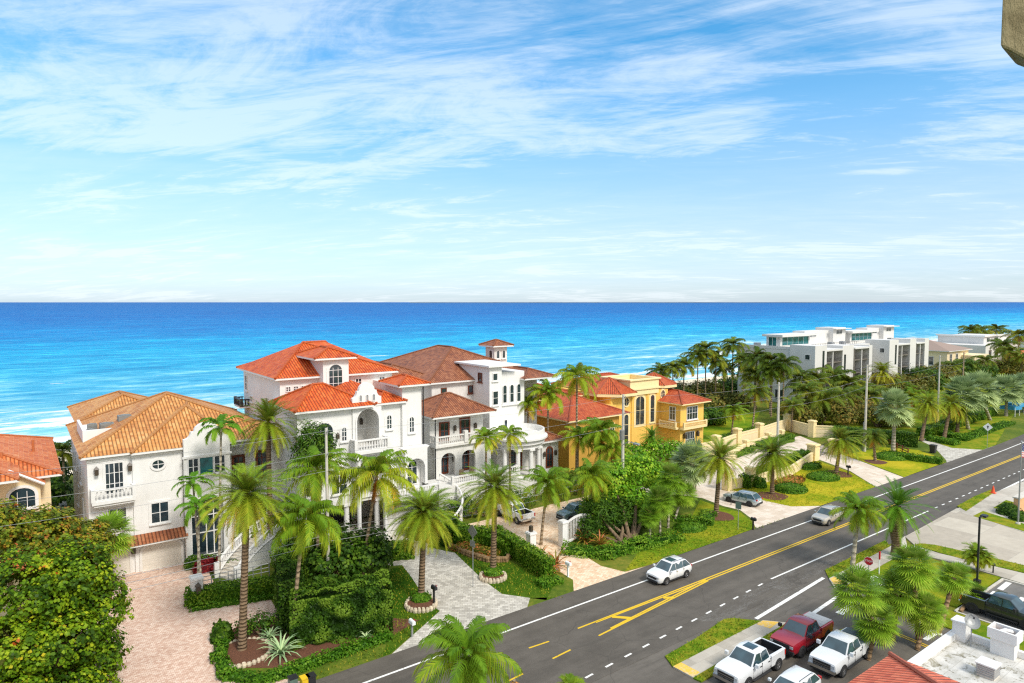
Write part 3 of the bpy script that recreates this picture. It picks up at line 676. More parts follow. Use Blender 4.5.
def column(parent, x, y, z0, z1, r, mat, name='column'):
    mb = MB(); mb.box(x - r * 1.35, x + r * 1.35, y - r * 1.35, y + r * 1.35, z0, z0 + .25); mb.box(x - r * 1.35, x + r * 1.35, y - r * 1.35, y + r * 1.35, z1 - .25, z1)
    mb.lathe([(r * 1.15, z0 + .25), (r, z0 + .5), (r * .92, z1 - .5), (r * 1.15, z1 - .25)], (x, y), 12); return mb.build(name, mat, parent)
def gutter(parent, x, y, z0, z1, mat=None): MB().tube([(x, y, z0), (x, y, z1)], .07, 6).build('downpipe', mat or M['dark'], parent)

# ================================================================== white villa with tan roof (nearest, beside the pink drive)
H = thing('villa', 'white villa with tan barrel tile roof and arched garage doors by the pink drive', 'house', (4, 70.8, 0), 'villas along the sea side of the road')
S = south(70.8); W_ = west(4.65)
wall(H, 4.65, 8.2, 70.8, 92, 0, 11.34, M['white']); wall(H, 8.2, 12.45, 70.55, 94, 0, 11.3, M['white']); wall(H, 16.6, 22.6, 72.6, 93, 0, 11.0, M['white'])
cv = [(12.45, 0), (16.65, 0), (16.65, 12.2)]
def curly(u0, u1, z0, zt):
    """curved mission gable outline from right to left"""
    w_ = u1 - u0; c = (u0 + u1) / 2
    o = [(u1, z0), (u1, z0 + (zt - z0) * .3)]
    for i in range(7): a = math.pi / 2 * i / 6; o.append((u1 - w_ * .16 * math.sin(a) - .001 * i, z0 + (zt - z0) * (.3 + .32 * (1 - math.cos(a)))))
    for i in range(13): a = math.pi * i / 12; o.append((c + w_ * .27 * math.cos(a), z0 + (zt - z0) * (.62 + .38 * math.sin(a))))
    for i in range(7): a = math.pi / 2 * (1 - i / 6); o.append((u0 + w_ * .16 * math.sin(a) + .001 * i, z0 + (zt - z0) * (.3 + .32 * (1 - math.cos(a)))))
    o += [(u0, z0 + (zt - z0) * .3), (u0, z0)]
    return o
g = MB(south(69.7)); g.slab([(12.45, 0), (16.65, 0)] + curly(12.45, 16.65, 11.6, 13.75), [rect_pts(13.0, 15.9, .3, 6.2)], -.5, 0); g.box(12.3, 16.8, -.02, .14, 10.42, 10.62); g.build('gable_wall', M['white'], H)
wall(H, 12.5, 16.6, 70.25, 86, 6.4, 11.6, M['white2'])
rb = MB(); rb.box(12.5, 16.6, 72.4, 72.6, 0, 6.4); rb.build('porch_back_wall', M['white2'], H)
ew = MB(south(70.6))
for i in range(5): ew.box(13.0 + i * .7, 13.1 + i * .7, 0, .1, .3, 6.2)
for z in (.3, 2.6, 4.3, 6.1): ew.box(13.0, 15.9, .003, .09, z, z + .1)
e_ = ew.build('entry_window', M['trim'], H); MB(south(70.62)).box(13, 15.9, -.02, 0, .3, 6.2).build('pane', M['glass'], e_)
window(H, south(69.7), 12.75, 13.75, 8.65, 10.4, 2, 2, fr=.09); window(H, south(69.7), 13.77, 15.1, 8.65, 10.4, 1, 1, gl=M['tealglass'], fr=.08); window(H, south(69.7), 15.12, 16.2, 8.65, 10.4, 2, 2, fr=.09)
S2 = south(70.55)
window(H, S, 6.05, 7.7, 4.4, 6.5, 2, 2, surround=.14); window(H, S2, 9.55, 11.2, 4.35, 6.45, 2, 2, surround=.14)
window(H, S, 5.95, 7.55, 7.75, 10.75, 4, 3, name='french_door', sill=False, surround=.12)
oval(H, S2, 10.35, 10.05, .55, .46)
for u in (5.35, 8.0): lantern(H, S, u, 10.1, 1.1)
bm_ = MB(S); bm_.box(4.85, 8.3, 0, 1.15, 7.2, 7.5); bm_.box(5.0, 8.15, 0, 1.0, 6.98, 7.2); bm_.box(5.3, 7.85, 0, .7, 6.75, 6.98); bm_.build('balcony', M['trim'], H)
balustrade(H, S, 4.95, 8.2, 1.0, 7.5, 8.55, ends=.02)
for u0, u1 in ((4.75, 7.75), (8.75, 12.1)):
    f_ = S if u0 < 8 else S2
    q = MB(f_); q.slab(arch_pts(u0, u1, 0.02, 2.6, .85), [], .01, .05)
    for z in (.55, 1.05, 1.55): q.box(u0 + .05, u1 - .05, .05, .065, z, z + .03)
    dr = q.build('garage_door', M['garage'], H)
    q = MB(f_); q.slab(arch_pts(u0 - .22, u1 + .22, 0.03, 2.86, 1.0), [arch_pts(u0, u1, 0.01, 2.6, .85)], -.02, .14); q.build('door_surround', M['white2'], dr)
lantern(H, S, 8.05, 2.3, 1.3)
aw = MB(); 
for (u0, u1, y) in ((4.2, 12.6, 70.5),): aw.poly([(u0, y - 1.15, 2.95), (u1, y - 1.15, 2.95), (u1, y + .05, 3.6), (u0, y + .05, 3.6)], [(u0, 0), (u1, 0), (u1, 1.3), (u0, 1.3)])
a_ = aw.build('garage_awning', M['roof_brown'], H); MB().box(4.2, 12.6, 69.42, 70.5, 2.78, 2.93).build('soffit', M['trim'], a_)
for z, y in ((4.2, 76), (7.6, 77), (4.2, 82), (7.6, 84), (8.5, 90)): window(H, W_, y, y + 1.3, z, z + 2.0, 2, 3)
S3 = south(72.6)
window(H, S3, 17.6, 18.7, 6.5, 9.4, 2, 4, mat=M['wood'], surround=.12); window(H, S3, 20.0, 21.1, 6.8, 9.6, 2, 4, mat=M['wood'], surround=.12); window(H, S3, 17.6, 21.0, 1.0, 4.6, 4, 3)
mld = MB(); mld.box(16.6, 22.75, 72.45, 72.6, 10.3, 10.7); mld.build('cornice', M['trim'], H); mld = MB(); mld.box(4.6, 8.2, 70.7, 70.8, 10.95, 11.2); mld.box(8.15, 12.45, 70.46, 70.55, 10.95, 11.18); mld.build('cornice', M['trim'], H)
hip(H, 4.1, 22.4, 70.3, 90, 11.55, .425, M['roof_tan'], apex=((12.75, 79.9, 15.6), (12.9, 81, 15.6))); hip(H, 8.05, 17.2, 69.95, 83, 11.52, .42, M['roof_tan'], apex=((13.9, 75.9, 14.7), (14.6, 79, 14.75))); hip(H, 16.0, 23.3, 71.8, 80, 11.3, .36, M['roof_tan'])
hip(H, 4.9, 15.5, 89, 103, 11.9, .42, M['roof_tan']); wall(H, 5.5, 14.8, 90, 102.4, 0, 11.6, M['white'])
pl_ = MB(); pl_.box(4.75, 9.6, 76.3, 76.55, 11.6, 13.0); pl_.box(4.75, 5.0, 76.55, 84, 11.6, 13.0); pl_.box(5.0, 9.6, 76.55, 84, 12.2, 12.4); pl_.build('roof_well', M['white'], H)
for i, (x, y, s_, h) in enumerate(((8.6, 78.2, 1.3, 1.5), (7.0, 78.6, 1.2, .8), (5.8, 79.5, .8, .7), (5.5, 77.6, .6, .5))):
    q = MB(); q.box(x - s_ / 2, x + s_ / 2, y - s_ / 2, y + s_ / 2, 12.4, 12.4 + h)
    for k in range(5): q.box(x - s_ / 2 - .02, x + s_ / 2 + .02, y - s_ / 2 - .02, y + s_ / 2 + .02, 12.5 + k * h * .16, 12.5 + k * h * .16 + .05)
    q.lathe([(s_ * .38, 12.4 + h), (s_ * .38, 12.46 + h), (.05, 12.47 + h)], (x, y), 12)
    tag(q.build('air_conditioner', M['acgrey'], loc=(x, y, 12.4)), ['large square grey air conditioner in the tan roof well', 'low grey air conditioner beside the large one in the tan roof well', 'small grey condenser towards the rear of the tan roof well', 'smallest grey vent box at the edge of the tan roof well'][i], 'air conditioner', 'roof machinery on the tan villa')
# entrance stairs with white balustrades
st = thing('staircase', 'curved white balustraded staircase climbing to the tan roofed villa entrance', 'stairs', (16.5, 64.5, 0))
q = MB()
def arcp(t_, off):   # the stair sweeps from the drive up to the right
    a = R(205 - 70 * t_); cx, cy, r = 20.2, 62.6, 5.2 + off
    return (20.6 + r * math.cos(a), 63.0 + r * math.sin(a) * 1.0)
NS = 16
SA, SB_ = Vector((14.7, 63.9, 0)), Vector((20.4, 67.0, 0))
def arcp(t_, off):
    d = (SB_ - SA); n = Vector((d.y, -d.x, 0)).normalized(); p = SA.lerp(SB_, t_) + n * (off - 1.1 * math.sin(math.pi * t_) * .7); return (p.x, p.y)
for i in range(NS):
    t0, t1 = i / NS, (i + 1) / NS; z = .17 * (i + 1) * 1.05
    q.prism([arcp(t0, -1.1), arcp(t1, -1.1), arcp(t1, 1.1), arcp(t0, 1.1)], 0, z)
q.build('steps', M['conc'], st)
for off in (-1.25, 1.25):
    b = MB(); pts = [(*arcp(i / 24, off), .17 * NS * 1.05 * i / 24 + .1) for i in range(25)]
    b.tube([(p_[0], p_[1], p_[2] + 1.0) for p_ in pts], .13, 6); b.tube([(p_[0], p_[1], p_[2] + .12) for p_ in pts], .14, 6)
    for p_ in pts[::1]: b.tube([(p_[0], p_[1], p_[2]), (p_[0], p_[1], p_[2] + .4), (p_[0], p_[1], p_[2] + 1)], [.07, .11, .06], 5, cap=False)
    for p_ in (pts[0], pts[-1]): b.box(p_[0] - .2, p_[0] + .2, p_[1] - .2, p_[1] + .2, p_[2] - .1, p_[2] + 1.25)
    for a_, c_ in zip(pts, pts[1:]): b.poly([(a_[0], a_[1], 0), (c_[0], c_[1], 0), (c_[0], c_[1], c_[2]), (a_[0], a_[1], a_[2])])
    b.build('balustrade', M['trim'], st)

# ================================================================== coral roofed house beyond the sea grapes
H = thing('villa', 'cream house with coral tile roof and arched gable window behind the big sea grape trees', 'house', (-4, 74, 0), 'villas along the sea side of the road')
wall(H, -16, 2.0, 74.6, 96, 0, 9.4, M['cream']); wall(H, -3.2, 1.2, 73.4, 75, 0, 9.0, M['cream'])
hip(H, -17, 2.9, 74.0, 94, 9.6, .36, M['roof_coral']); hip(H, -9, -.3, 70, 84, 10.4, .42, M['roof_coral'])
gb = MB(south(73.4)); gb.slab([(-3.2, 8.6), (1.2, 8.6), (1.2, 9.1), (-1.0, 10.5), (-3.2, 9.1)], [], -.3, .02); gb.build('gable_wall', M['cream'], H)
rf = MB()
for s_ in (-1, 1): rf.poly([(-1.0, 72.9, 10.75), (-1.0, 80, 10.75), (-1 + s_ * 2.6, 80, 9.1), (-1 + s_ * 2.6, 72.9, 9.1)], [(0, 3), (7, 3), (7, 0), (0, 0)])
rr = rf.build('roof', M['roof_coral'], H); tb = MB(); tb.tube([(-3.5, 72.95, 9.05), (-1, 72.95, 10.65), (1.5, 72.95, 9.05)], .13, 6); tb.build('gable_trim', M['trim'], rr)
window(H, south(73.37), -1.2, .9, 7.0, 9.0, 3, 2, rise=.8, surround=.14)
window(H, south(74.57), -9, -6, 5.0, 7.6, 3, 2)
window(H, west(-16), 80, 82, 5, 7.5)
for (x, y) in ((-1.6, 78), (.9, 83)): MB().tube([(x, y, 10.2), (x, y, 11.5)], .12, 8).build('vent_pipe', M['roof_coral'], H)
lr = MB(); lr.poly([(-7, 66.5, 3.3), (2.6, 66.5, 3.3), (2.6, 73.3, 4.9), (-7, 73.3, 4.9)], [(0, 0), (9.6, 0), (9.6, 7), (0, 7)]); lo_ = lr.build('porch_roof', M['roof_coral'], H); MB().box(-6.8, 2.4, 67, 73.2, 0, 3.2).build('porch_wall', M['cream'], lo_)
sheet('patio', [(2.4, 76), (3.9, 76), (4.4, 108), (-1, 108), (2.2, 97)], M['walk'], .01); sheet('pool_water', [(2.1, 98), (3.2, 98), (3.3, 105), (1, 105)], plain('pool_water_tile', L(60, 170, 190), .15, var=.1), .02)

# ================================================================== white villa with bright orange roof
H = thing('villa', 'white villa with bright orange tile roofs, arched balcony, curved gable and small tower', 'house', (21.2, 66, 0), 'villas along the sea side of the road')
S = south(66.0); S2 = south(66.4); W_ = west(22.9)
wall(H, 22.2, 28.0, 66.0, 76, 4.6, 14.5, M['white']); wall(H, 22.9, 36.4, 73.5, 88, 0, 17.0, M['white']); wall(H, 31.1, 34.0, 66.4, 74, 4.6, 14.4, M['white']); wall(H, 33.9, 36.3, 66.0, 74, 4.6, 16.2, M['white'])
# centre bay with open arched loggia under a curved gable
g = MB(south(65.8)); g.slab([(28.0, 4.6), (31.3, 4.6)] + curly(28.0, 31.3, 14.7, 16.95), [arch_pts(28.45, 30.95, 10.1, 14.15), arch_pts(28.6, 30.8, 4.9, 8.6, .9)], -.45, 0); g.build('gable_wall', M['white'], H)
q = MB(); q.box(28.0, 31.3, 69.3, 69.5, 4.6, 14.8); q.box(28.0, 28.15, 66.3, 69.3, 4.6, 14.8); q.box(31.15, 31.3, 66.3, 69.3, 4.6, 14.8); q.box(28, 31.3, 66.25, 69.5, 9.6, 9.9); q.box(28, 31.3, 66.25, 69.5, 14.5, 14.7); q.build('loggia', M['white2'], H)
window(H, south(69.28), 28.5, 29.5, 9.95, 13.0, 2, 4, rise=.5, name='french_door', sill=False); lantern(H, south(69.28), 30.4, 12.2); window(H, south(69.28), 28.9, 30.5, 5.0, 8.0, 2, 3, rise=.6, name='front_door', sill=False)
for k in (-.75, 0, .75): window(H, south(65.8), 29.65 + k - .17, 29.65 + k + .17, 14.95, 15.7, 1, 1, rise=.17, gl=M['grey'], sill=False, fr=.05)
sr = MB(south(65.8)); sr.slab(arch_pts(28.3, 31.1, 10.1, 14.32), [arch_pts(28.45, 30.95, 10.05, 14.15)], 0, .1); sr.build('arch_trim', M['trim'], H)
bm_ = MB(S); bm_.box(27.7, 31.6, .2, 1.5, 9.6, 9.95); bm_.box(27.9, 31.4, .2, 1.1, 9.3, 9.6); bm_.build('balcony', M['trim'], H)
balustrade(H, S, 27.8, 31.5, 1.35, 9.95, 11.1, ends=.22)
for p0 in (28.15, 31.2): column(H, p0, 64.75, 0, 9.3, .22, M['trim'])
window(H, S, 23.9, 26.0, 9.6, 13.2, 3, 3, rise=1.0, surround=.16); window(H, S, 26.75, 27.45, 10.9, 12.5, 2, 3, rise=.35, surround=.14); lantern(H, S, 26.35, 11.6, .9); window(H, S2, 32.1, 32.85, 11.5, 13.2, 2, 3, rise=.37, surround=.14); window(H, S, 34.65, 35.4, 10.9, 12.8, 2, 3, rise=.37, surround=.16)
window(H, S, 22.9, 24.6, 5.6, 8.0, 3, 2); window(H, S, 25.6, 27.4, 5.4, 8.4, 2, 3, rise=.5)
# arched entry portico
q = MB(south(64.9)); q.slab([(33.6, 8.2), (36.4, 8.2), (36.4, 9.2), (36.7, 9.45), (33.3, 9.45), (33.6, 9.2)], [], -1.0, 0); q.slab([(33.6, 5.2), (33.9, 5.2)] + [(35.0 + 1.1 * math.cos(math.pi * (1 - i / 10)), 7.1 + 1.1 * math.sin(math.pi * i / 10)) for i in range(11)] + [(36.1, 5.2), (36.4, 5.2), (36.4, 8.2), (33.6, 8.2)], [], -1.0, 0); q.build('portico', M['trim'], H)
window(H, S, 34.3, 35.7, 5.0, 8.0, 2, 3, rise=.7, name='entry_door', sill=False, gl=M['glass'])
# garage level: open bays between piers
q = MB(); q.box(22.2, 23.0, 66.01, 72.9, 0, 4.2); q.box(35.6, 36.3, 66.01, 72.9, 0, 4.2); q.box(22.2, 36.3, 72.9, 73.4, 0, 4.2); q.box(22.2, 36.3, 66.01, 73.45, 4.2, 4.597); q.build('garage_wall', M['white2'], H)
for x in (24.6, 27.4, 30.9, 33.0): column(H, x, 66.35, 0, 4.2, .3, M['trim'])
for x0, x1 in ((24.9, 27.2), (27.6, 30.6)): MB(south(72.88)).box(x0, x1, 0, .05, .05, 3.2).build('garage_door', M['dark'], H)
q = MB(); q.box(31.2, 37.2, 63.2, 65.9, 4.25, 4.6); q.box(31.4, 37.0, 65.3, 65.9, 0, 4.2); q.build('terrace', M['white2'], H); balustrade(H, south(63.3), 31.4, 37.0, 0, 4.6, 5.5)
# main block
S3 = south(73.5)
for i in range(4): window(H, S3, 23.5 + i * .85, 24.1 + i * .85, 15.6, 16.2, 2, 2, sill=False, fr=.08)
for u in (31.6, 34.6): window(H, S3, u, u + .9, 15.6, 16.6, 2, 2)
for u, z, zz in ((86.2, 14.4, 16.4), (75.5, 13.2, 14.2), (80, 9, 11), (85.6, 6, 9.5), (84, 13.2, 14.0)): window(H, W_, u, u + 1.1, z, zz, 2, 2)
bb = MB(W_); bb.box(85.4, 88.4, 0, 1.1, 12.4, 12.6); bb.build('balcony', M['trim'], H); balustrade(H, W_, 85.5, 88.3, 1.0, 12.6, 13.5, M['dark'], ends=.02)
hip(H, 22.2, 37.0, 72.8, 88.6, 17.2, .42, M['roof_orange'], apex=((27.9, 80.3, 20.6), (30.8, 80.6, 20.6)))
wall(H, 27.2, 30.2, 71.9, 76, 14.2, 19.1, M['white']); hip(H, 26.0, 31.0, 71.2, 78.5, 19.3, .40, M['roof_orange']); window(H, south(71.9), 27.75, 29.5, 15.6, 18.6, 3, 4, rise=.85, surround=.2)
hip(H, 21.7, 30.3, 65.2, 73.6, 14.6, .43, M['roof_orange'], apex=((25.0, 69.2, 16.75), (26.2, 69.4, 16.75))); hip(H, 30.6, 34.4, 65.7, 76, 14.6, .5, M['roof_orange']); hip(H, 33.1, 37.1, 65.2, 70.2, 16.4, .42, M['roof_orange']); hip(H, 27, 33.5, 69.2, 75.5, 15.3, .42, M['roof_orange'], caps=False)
cs = MB(); cs.box(33.8, 36.4, 65.9, 66.0, 15.9, 16.15); cs.build('cornice', M['trim'], H); cs = MB(); cs.box(22.1, 28, 65.9, 66.0, 14.15, 14.35); cs.box(22.1, 22.2, 66, 73.5, 14.15, 14.35); cs.build('cornice', M['trim'], H)
gutter(H, 36.45, 65.85, 0, 16)

# ================================================================== white villa with brown roof
H = thing('villa', 'white villa with brown tile roof, slim tower, cupola and round columned portico', 'house', (40.4, 70, 0), 'villas along the sea side of the road')
S = south(70.0)
wall(H, 40.4, 48.3, 71.4, 79, 0, 11.4, M['white2']); wall(H, 43.9, 61.2, 77, 98, 0, 14.6, M['white2']); wall(H, 38.6, 44, 80, 96, 0, 13.4, M['white2'])
g = MB(S); g.slab(rect_pts(40.4, 48.6, 0, 8.0), [arch_pts(41.2, 43.2, 4.02, 6.9, .8), arch_pts(44.2, 46.2, 4.02, 6.9, .8)], -.4, 0); g.build('arcade_wall', M['white2'], H)
window(H, south(71.38), 41.5, 43.0, 4.0, 6.9, 2, 3, rise=.75, mat=M['wood'], name='arched_door', sill=False, fr=.2); window(H, south(71.38), 44.6, 46.1, 4.0, 6.9, 2, 3, rise=.75, mat=M['wood'], name='arched_door', sill=False, fr=.2)
window(H, south(71.38), 41.7, 43.2, 8.1, 10.6, 2, 2, mat=M['wood'], name='wood_door', sill=False, fr=.22); window(H, south(71.38), 44.7, 46.3, 8.1, 10.8, 2, 2, mat=M['wood'], name='wood_door', sill=False, fr=.22)
for u, z in ((43.9, 9.6), (47.0, 9.6), (43.7, 5.7)): lantern(H, south(71.38), u, z)
fl = MB(); fl.box(40.2, 48.8, 69.6, 71.4, 7.75, 8.05); fl.build('balcony', M['white2'], H); balustrade(H, south(69.8), 40.4, 48.6, 0, 8.05, 9.1, M['white2'], ends=-1.4); MB().box(44.3, 44.8, 69.5, 70.0, 8.05, 9.5).build('balcony_post', M['white2'], H)
hip(H, 39.6, 49.0, 69.3, 78.0, 11.6, .5, M['roof_brown']); gutter(H, 40.35, 69.95, 0, 11.4)
hip(H, 43.0, 62.0, 76.3, 99.5, 14.85, .41, M['roof_brown']); hip(H, 37.6, 46, 80, 97.5, 15.2, .38, M['roof_brown'])
for u, w__ in ((45.3, .9), (49.6, .9)): window(H, south(77), u, u + w__, 12.9, 14.0, 1, 1, mat=M['wood'])
wall(H, 50.4, 52.4, 72.9, 80.5, 0, 16.8, M['white']); wall(H, 52.4, 56.8, 73.6, 80, 0, 15.9, M['white'])
wall(H, 56.8, 61, 76, 90, 0, 14.6, M['white2'])
q = MB(); q.box(49.9, 55.2, 72.3, 81, 16.82, 17.05); q.build('tower_slab', M['trim'], H)
window(H, south(72.9), 50.85, 51.75, 14.9, 16.0, 1, 1); window(H, south(72.9), 50.85, 51.85, 11.6, 13.6, 1, 2); window(H, south(72.9), 50.85, 51.9, 6.0, 8.2, 1, 2); window(H, west(50.4), 74.6, 75.6, 14.6, 15.9, 1, 1, mat=M['wood']); window(H, west(50.4), 77.8, 78.8, 12.8, 14.0, 1, 1, mat=M['wood'])
for u in (53.0, 54.2, 55.4): window(H, south(73.6), u, u + .8, 11.6, 14.2, 1, 2, rise=.4)
MB(south(73.6)).box(52.8, 56.5, 0, .25, 11.3, 11.5).build('window_ledge', M['trim'], H); window(H, south(73.6), 53.2, 53.9, 8.2, 9.4, 1, 1); MB(south(73.6)).box(52.55, 52.75, 0, .05, 8, 14.6).build('slot_window', M['glass'], H)
hip(H, 56, 62, 72.5, 82, 14.9, .35, M['roof_brown'])
# cupola
wall(H, 59.0, 61.4, 84, 86.4, 14, 18.6, M['white2'], 'cupola'); hip(H, 58.2, 62.2, 83.2, 87.2, 18.8, .42, M['roof_brown'])
for u in (59.3, 60.4): window(H, south(84), u, u + .7, 16.7, 18.1, 1, 1, rise=.35)
window(H, west(59.0), 84.4, 85.4, 16.7, 18.1, 1, 1, rise=.35)
# round portico with terrace on top
pc = MB(); PX, PY = 53.6, 71.0
pc.lathe([(3.3, 6.3), (3.3, 6.8), (3.7, 6.9), (3.7, 7.4), (4.1, 7.5), (4.1, 7.75), (3.7, 7.8), (3.7, 8.6), (3.5, 8.6), (3.5, 7.9), (0, 7.9)], (PX, PY), 36); pc.build('portico', M['trim'], H, smooth=30)
MB().lathe([(3.45, 8.35), (3.45, 8.62)], (PX, PY), 24)
for a in (200, 235, 270, 305, 340): column(H, PX + 3.0 * math.cos(R(a)), PY + 3.0 * math.sin(R(a)), 2.6, 6.3, .3, M['trim'])
wall(H, 50.6, 57.2, 71.5, 73.6, 0, 7.7, M['white2']); window(H, south(71.5), 52.6, 54.8, 2.7, 5.9, 2, 3, rise=.8, mat=M['wood'], name='arched_door', sill=False, fr=.2)
q = MB(); q.lathe([(3.6, 0), (3.6, 2.6), (0, 2.6)], (PX, PY), 24); q.build('portico_base', M['white2'], H)
wall(H, 57.2, 60.2, 70.2, 76, 0, 6.2, M['white2']); window(H, south(70.2), 57.9, 59.2, 2.6, 5.6, 2, 3, rise=.65, mat=M['wood'], name='arched_door', sill=False, fr=.2); lantern(H, south(70.2), 57.55, 4.6); lantern(H, south(70.2), 59.55, 4.6); hip(H, 56.6, 61, 69.4, 77, 6.5, .4, M['roof_brown'])
# terrace, low walls and stair
q = MB(); q.box(38.6, 50.2, 66.2, 70, 0, 3.95); q.build('terrace', M['white2'], H); balustrade(H, south(66.4), 40.6, 50.0, 0, 3.97, 4.9)
q = MB(); pts = [(37.6 + 3.4 * math.cos(R(a)), 66.2 + 4.0 * math.sin(R(a)), 4.9 - 3.4 * (1 - (a + 90) / 130)) for a in range(-90, 41, 10)]
q.tube(pts, .12, 6)
for p_ in pts: q.tube([(p_[0], p_[1], p_[2] - 1), p_], .05, 5)
for a_, c_ in zip(pts, pts[1:]): q.poly([(a_[0], a_[1], 0), (c_[0], c_[1], 0), (c_[0], c_[1], c_[2] - .9), (a_[0], a_[1], a_[2] - .9)])
q.build('stair_balustrade', M['trim'], H)
q = MB(); 
for k in range(2): q.box(43.0 + k * 1.5, 43.6 + k * 1.5, 68.2, 68.8, 4.0, 4.45); q.box(43.0 + k * 1.5, 43.6 + k * 1.5, 68.7, 68.8, 4.4, 4.95)
tag(q.build('patio_chair', M['tan_wood'], loc=(43.8, 68.4, 4)), 'pair of tan patio seats on the terrace before the brown roofed villa', 'patio seat')

# ================================================================== yellow villa
H = thing('villa', 'yellow stucco villa with red tile roofs, tall arched windows and corner balcony', 'house', (78.5, 78.5, 0), 'villas along the sea side of the road')
S = south(78.5); SB = south(74.0)
wall(H, 78.5, 93, 78.5, 94, 0, 10.0, M['yellow']); wall(H, 91.0, 97.3, 74, 82, 0, 7.9, M['yellow']); wall(H, 66, 76.6, 74.5, 92, 0, 7.6, M['ochre']); wall(H, 76.6, 78.5, 77, 92, 0, 8.6, M['yellow']); wall(H, 62, 76, 84, 100, 0, 9.6, M['ochre'])
# eight sided corner roofs either side of the raised centre
def oct_roof(cx, cy, r, z, h):
    mb = MB(); cbm = MB(); n = 8
    for i in range(n):
        a, b = 2 * math.pi * (i + .5) / n, 2 * math.pi * (i + 1.5) / n
        p, q_ = (cx + r * math.cos(a), cy + r * math.sin(a), z), (cx + r * math.cos(b), cy + r * math.sin(b), z); ln = (Vector(p) - Vector(q_)).length
        mb.poly([p, q_, (cx, cy, z + h)], [(0, 0), (ln, 0), (ln / 2, math.hypot(r * .92, h))]); cbm.tube([p, (cx, cy, z + h)], .1, 5)
    o = mb.build('roof', M['roof_red'], H); cbm.build('ridge_cap', M['roof_red'], o)
    pl = [(cx + (r - .05) * math.cos(2 * math.pi * (i + .5) / n), cy + (r - .05) * math.sin(2 * math.pi * (i + .5) / n)) for i in range(n)]; MB().prism(pl, z - .5, z - .01).build('eave', M['creamtrim'], o)
oct_roof(81.4, 81.6, 5.1, 10.3, 2.3); oct_roof(93.6, 82.4, 4.4, 10.7, 1.9)
hip(H, 79.5, 95, 82, 95, 10.35, .3, M['roof_red'], fascia=M['creamtrim'])
q = MB(); q.prism([(83.0, 78.2), (90.2, 78.2), (90.2, 85), (83.0, 85)], 9.6, 11.5)
for b_ in ((83.0, 90.2, 78.2, 78.5, 11.5, 12.1), (83.0, 90.2, 84.7, 85, 11.5, 12.1), (83.0, 83.3, 78.5, 84.7, 11.5, 12.1), (89.9, 90.2, 78.5, 84.7, 11.5, 12.1), (82.7, 90.5, 77.9, 78.6, 12.1, 12.32), (82.7, 90.5, 84.6, 85.3, 12.1, 12.32), (82.7, 83.4, 78.6, 84.6, 12.1, 12.32), (89.8, 90.5, 78.6, 84.6, 12.1, 12.32)): q.box(*b_)
q.prism([(82.8, 77.95), (90.4, 77.95), (90.4, 78.6), (82.8, 78.6)], 10.5, 10.75); q.build('centre_parapet', M['creamtrim'], H)
window(H, S, 84.6, 86.9, 4.3, 9.4, 2, 2, rise=.8, mat=M['creamtrim'], sill=False, surround=.3); window(H, S, 88.3, 89.5, 4.4, 9.4, 1, 2, rise=.6, mat=M['creamtrim'], surround=.3); window(H, S, 81.8, 83.0, 1.0, 6.6, 1, 3, rise=.65, mat=M['creamtrim'], surround=.3); window(H, S, 88.5, 89.7, .4, 3.0, 1, 2, mat=M['creamtrim'])
oval(H, S, 82.4, 8.6, .6, .75, M['creamtrim']); oval(H, S, 90.4 + 1.2, 9.2, .55, .75, M['creamtrim'])
hip(H, 90.2, 98.2, 73.0, 83, 8.1, .42, M['roof_red'], fascia=M['creamtrim'])
window(H, SB, 92.6, 95.6, 5.0, 7.4, 4, 2); window(H, west(91.0), 75.0, 76.4, 5.0, 7.4, 2, 2); window(H, SB, 92.4, 94.8, .3, 3.0, 4, 2, name='french_door', sill=False); lantern(H, SB, 91.9, 2.4, 1.4); lantern(H, SB, 95.4, 2.4, 1.4)
for f_, u0, u1 in ((SB, 90.8, 97.2), (west(91.0), 74.2, 78.0)):
    q = MB(f_); q.box(u0, u1, .02, .9, 3.6, 3.9); q.build('balcony', M['creamtrim'], H); balustrade(H, f_, u0 + .2, u1 - .2, .8, 3.9, 4.8, M['creamtrim'])
q = MB(SB); q.box(90.9, 97.4, 0, .08, 3.4, 3.62); q.box(90.9, 97.4, 0, .1, 0, .5); q.build('band', M['creamtrim'], H); q = MB(S)
for u in (78.6, 83.6, 87.5): q.box(u, u + .5, 0, .12, 0, 10)
q.build('pilaster', M['yellow'], H)
hip(H, 65.2, 78.3, 73.7, 93, 7.8, .42, M['roof_red'], fascia=M['creamtrim']); hip(H, 60.8, 77, 83, 101, 9.8, .3, M['roof_red'], fascia=M['creamtrim'])
for u in (68, 71.5, 74.5): window(H, south(74.5), u, u + 1.1, 4.2, 6.4, 2, 3, mat=M['creamtrim'])
for u in (78, 84): window(H, west(66), u, u + 1.2, 2.5, 5.5, 2, 3, mat=M['creamtrim'])
q = MB(); q.box(79, 91, 74.5, 74.8, 0, 1.5); q.box(78.8, 79.1, 74.5, 78.4, 0, 1.5); q.build('terrace_wall', M['creamtrim'], H)

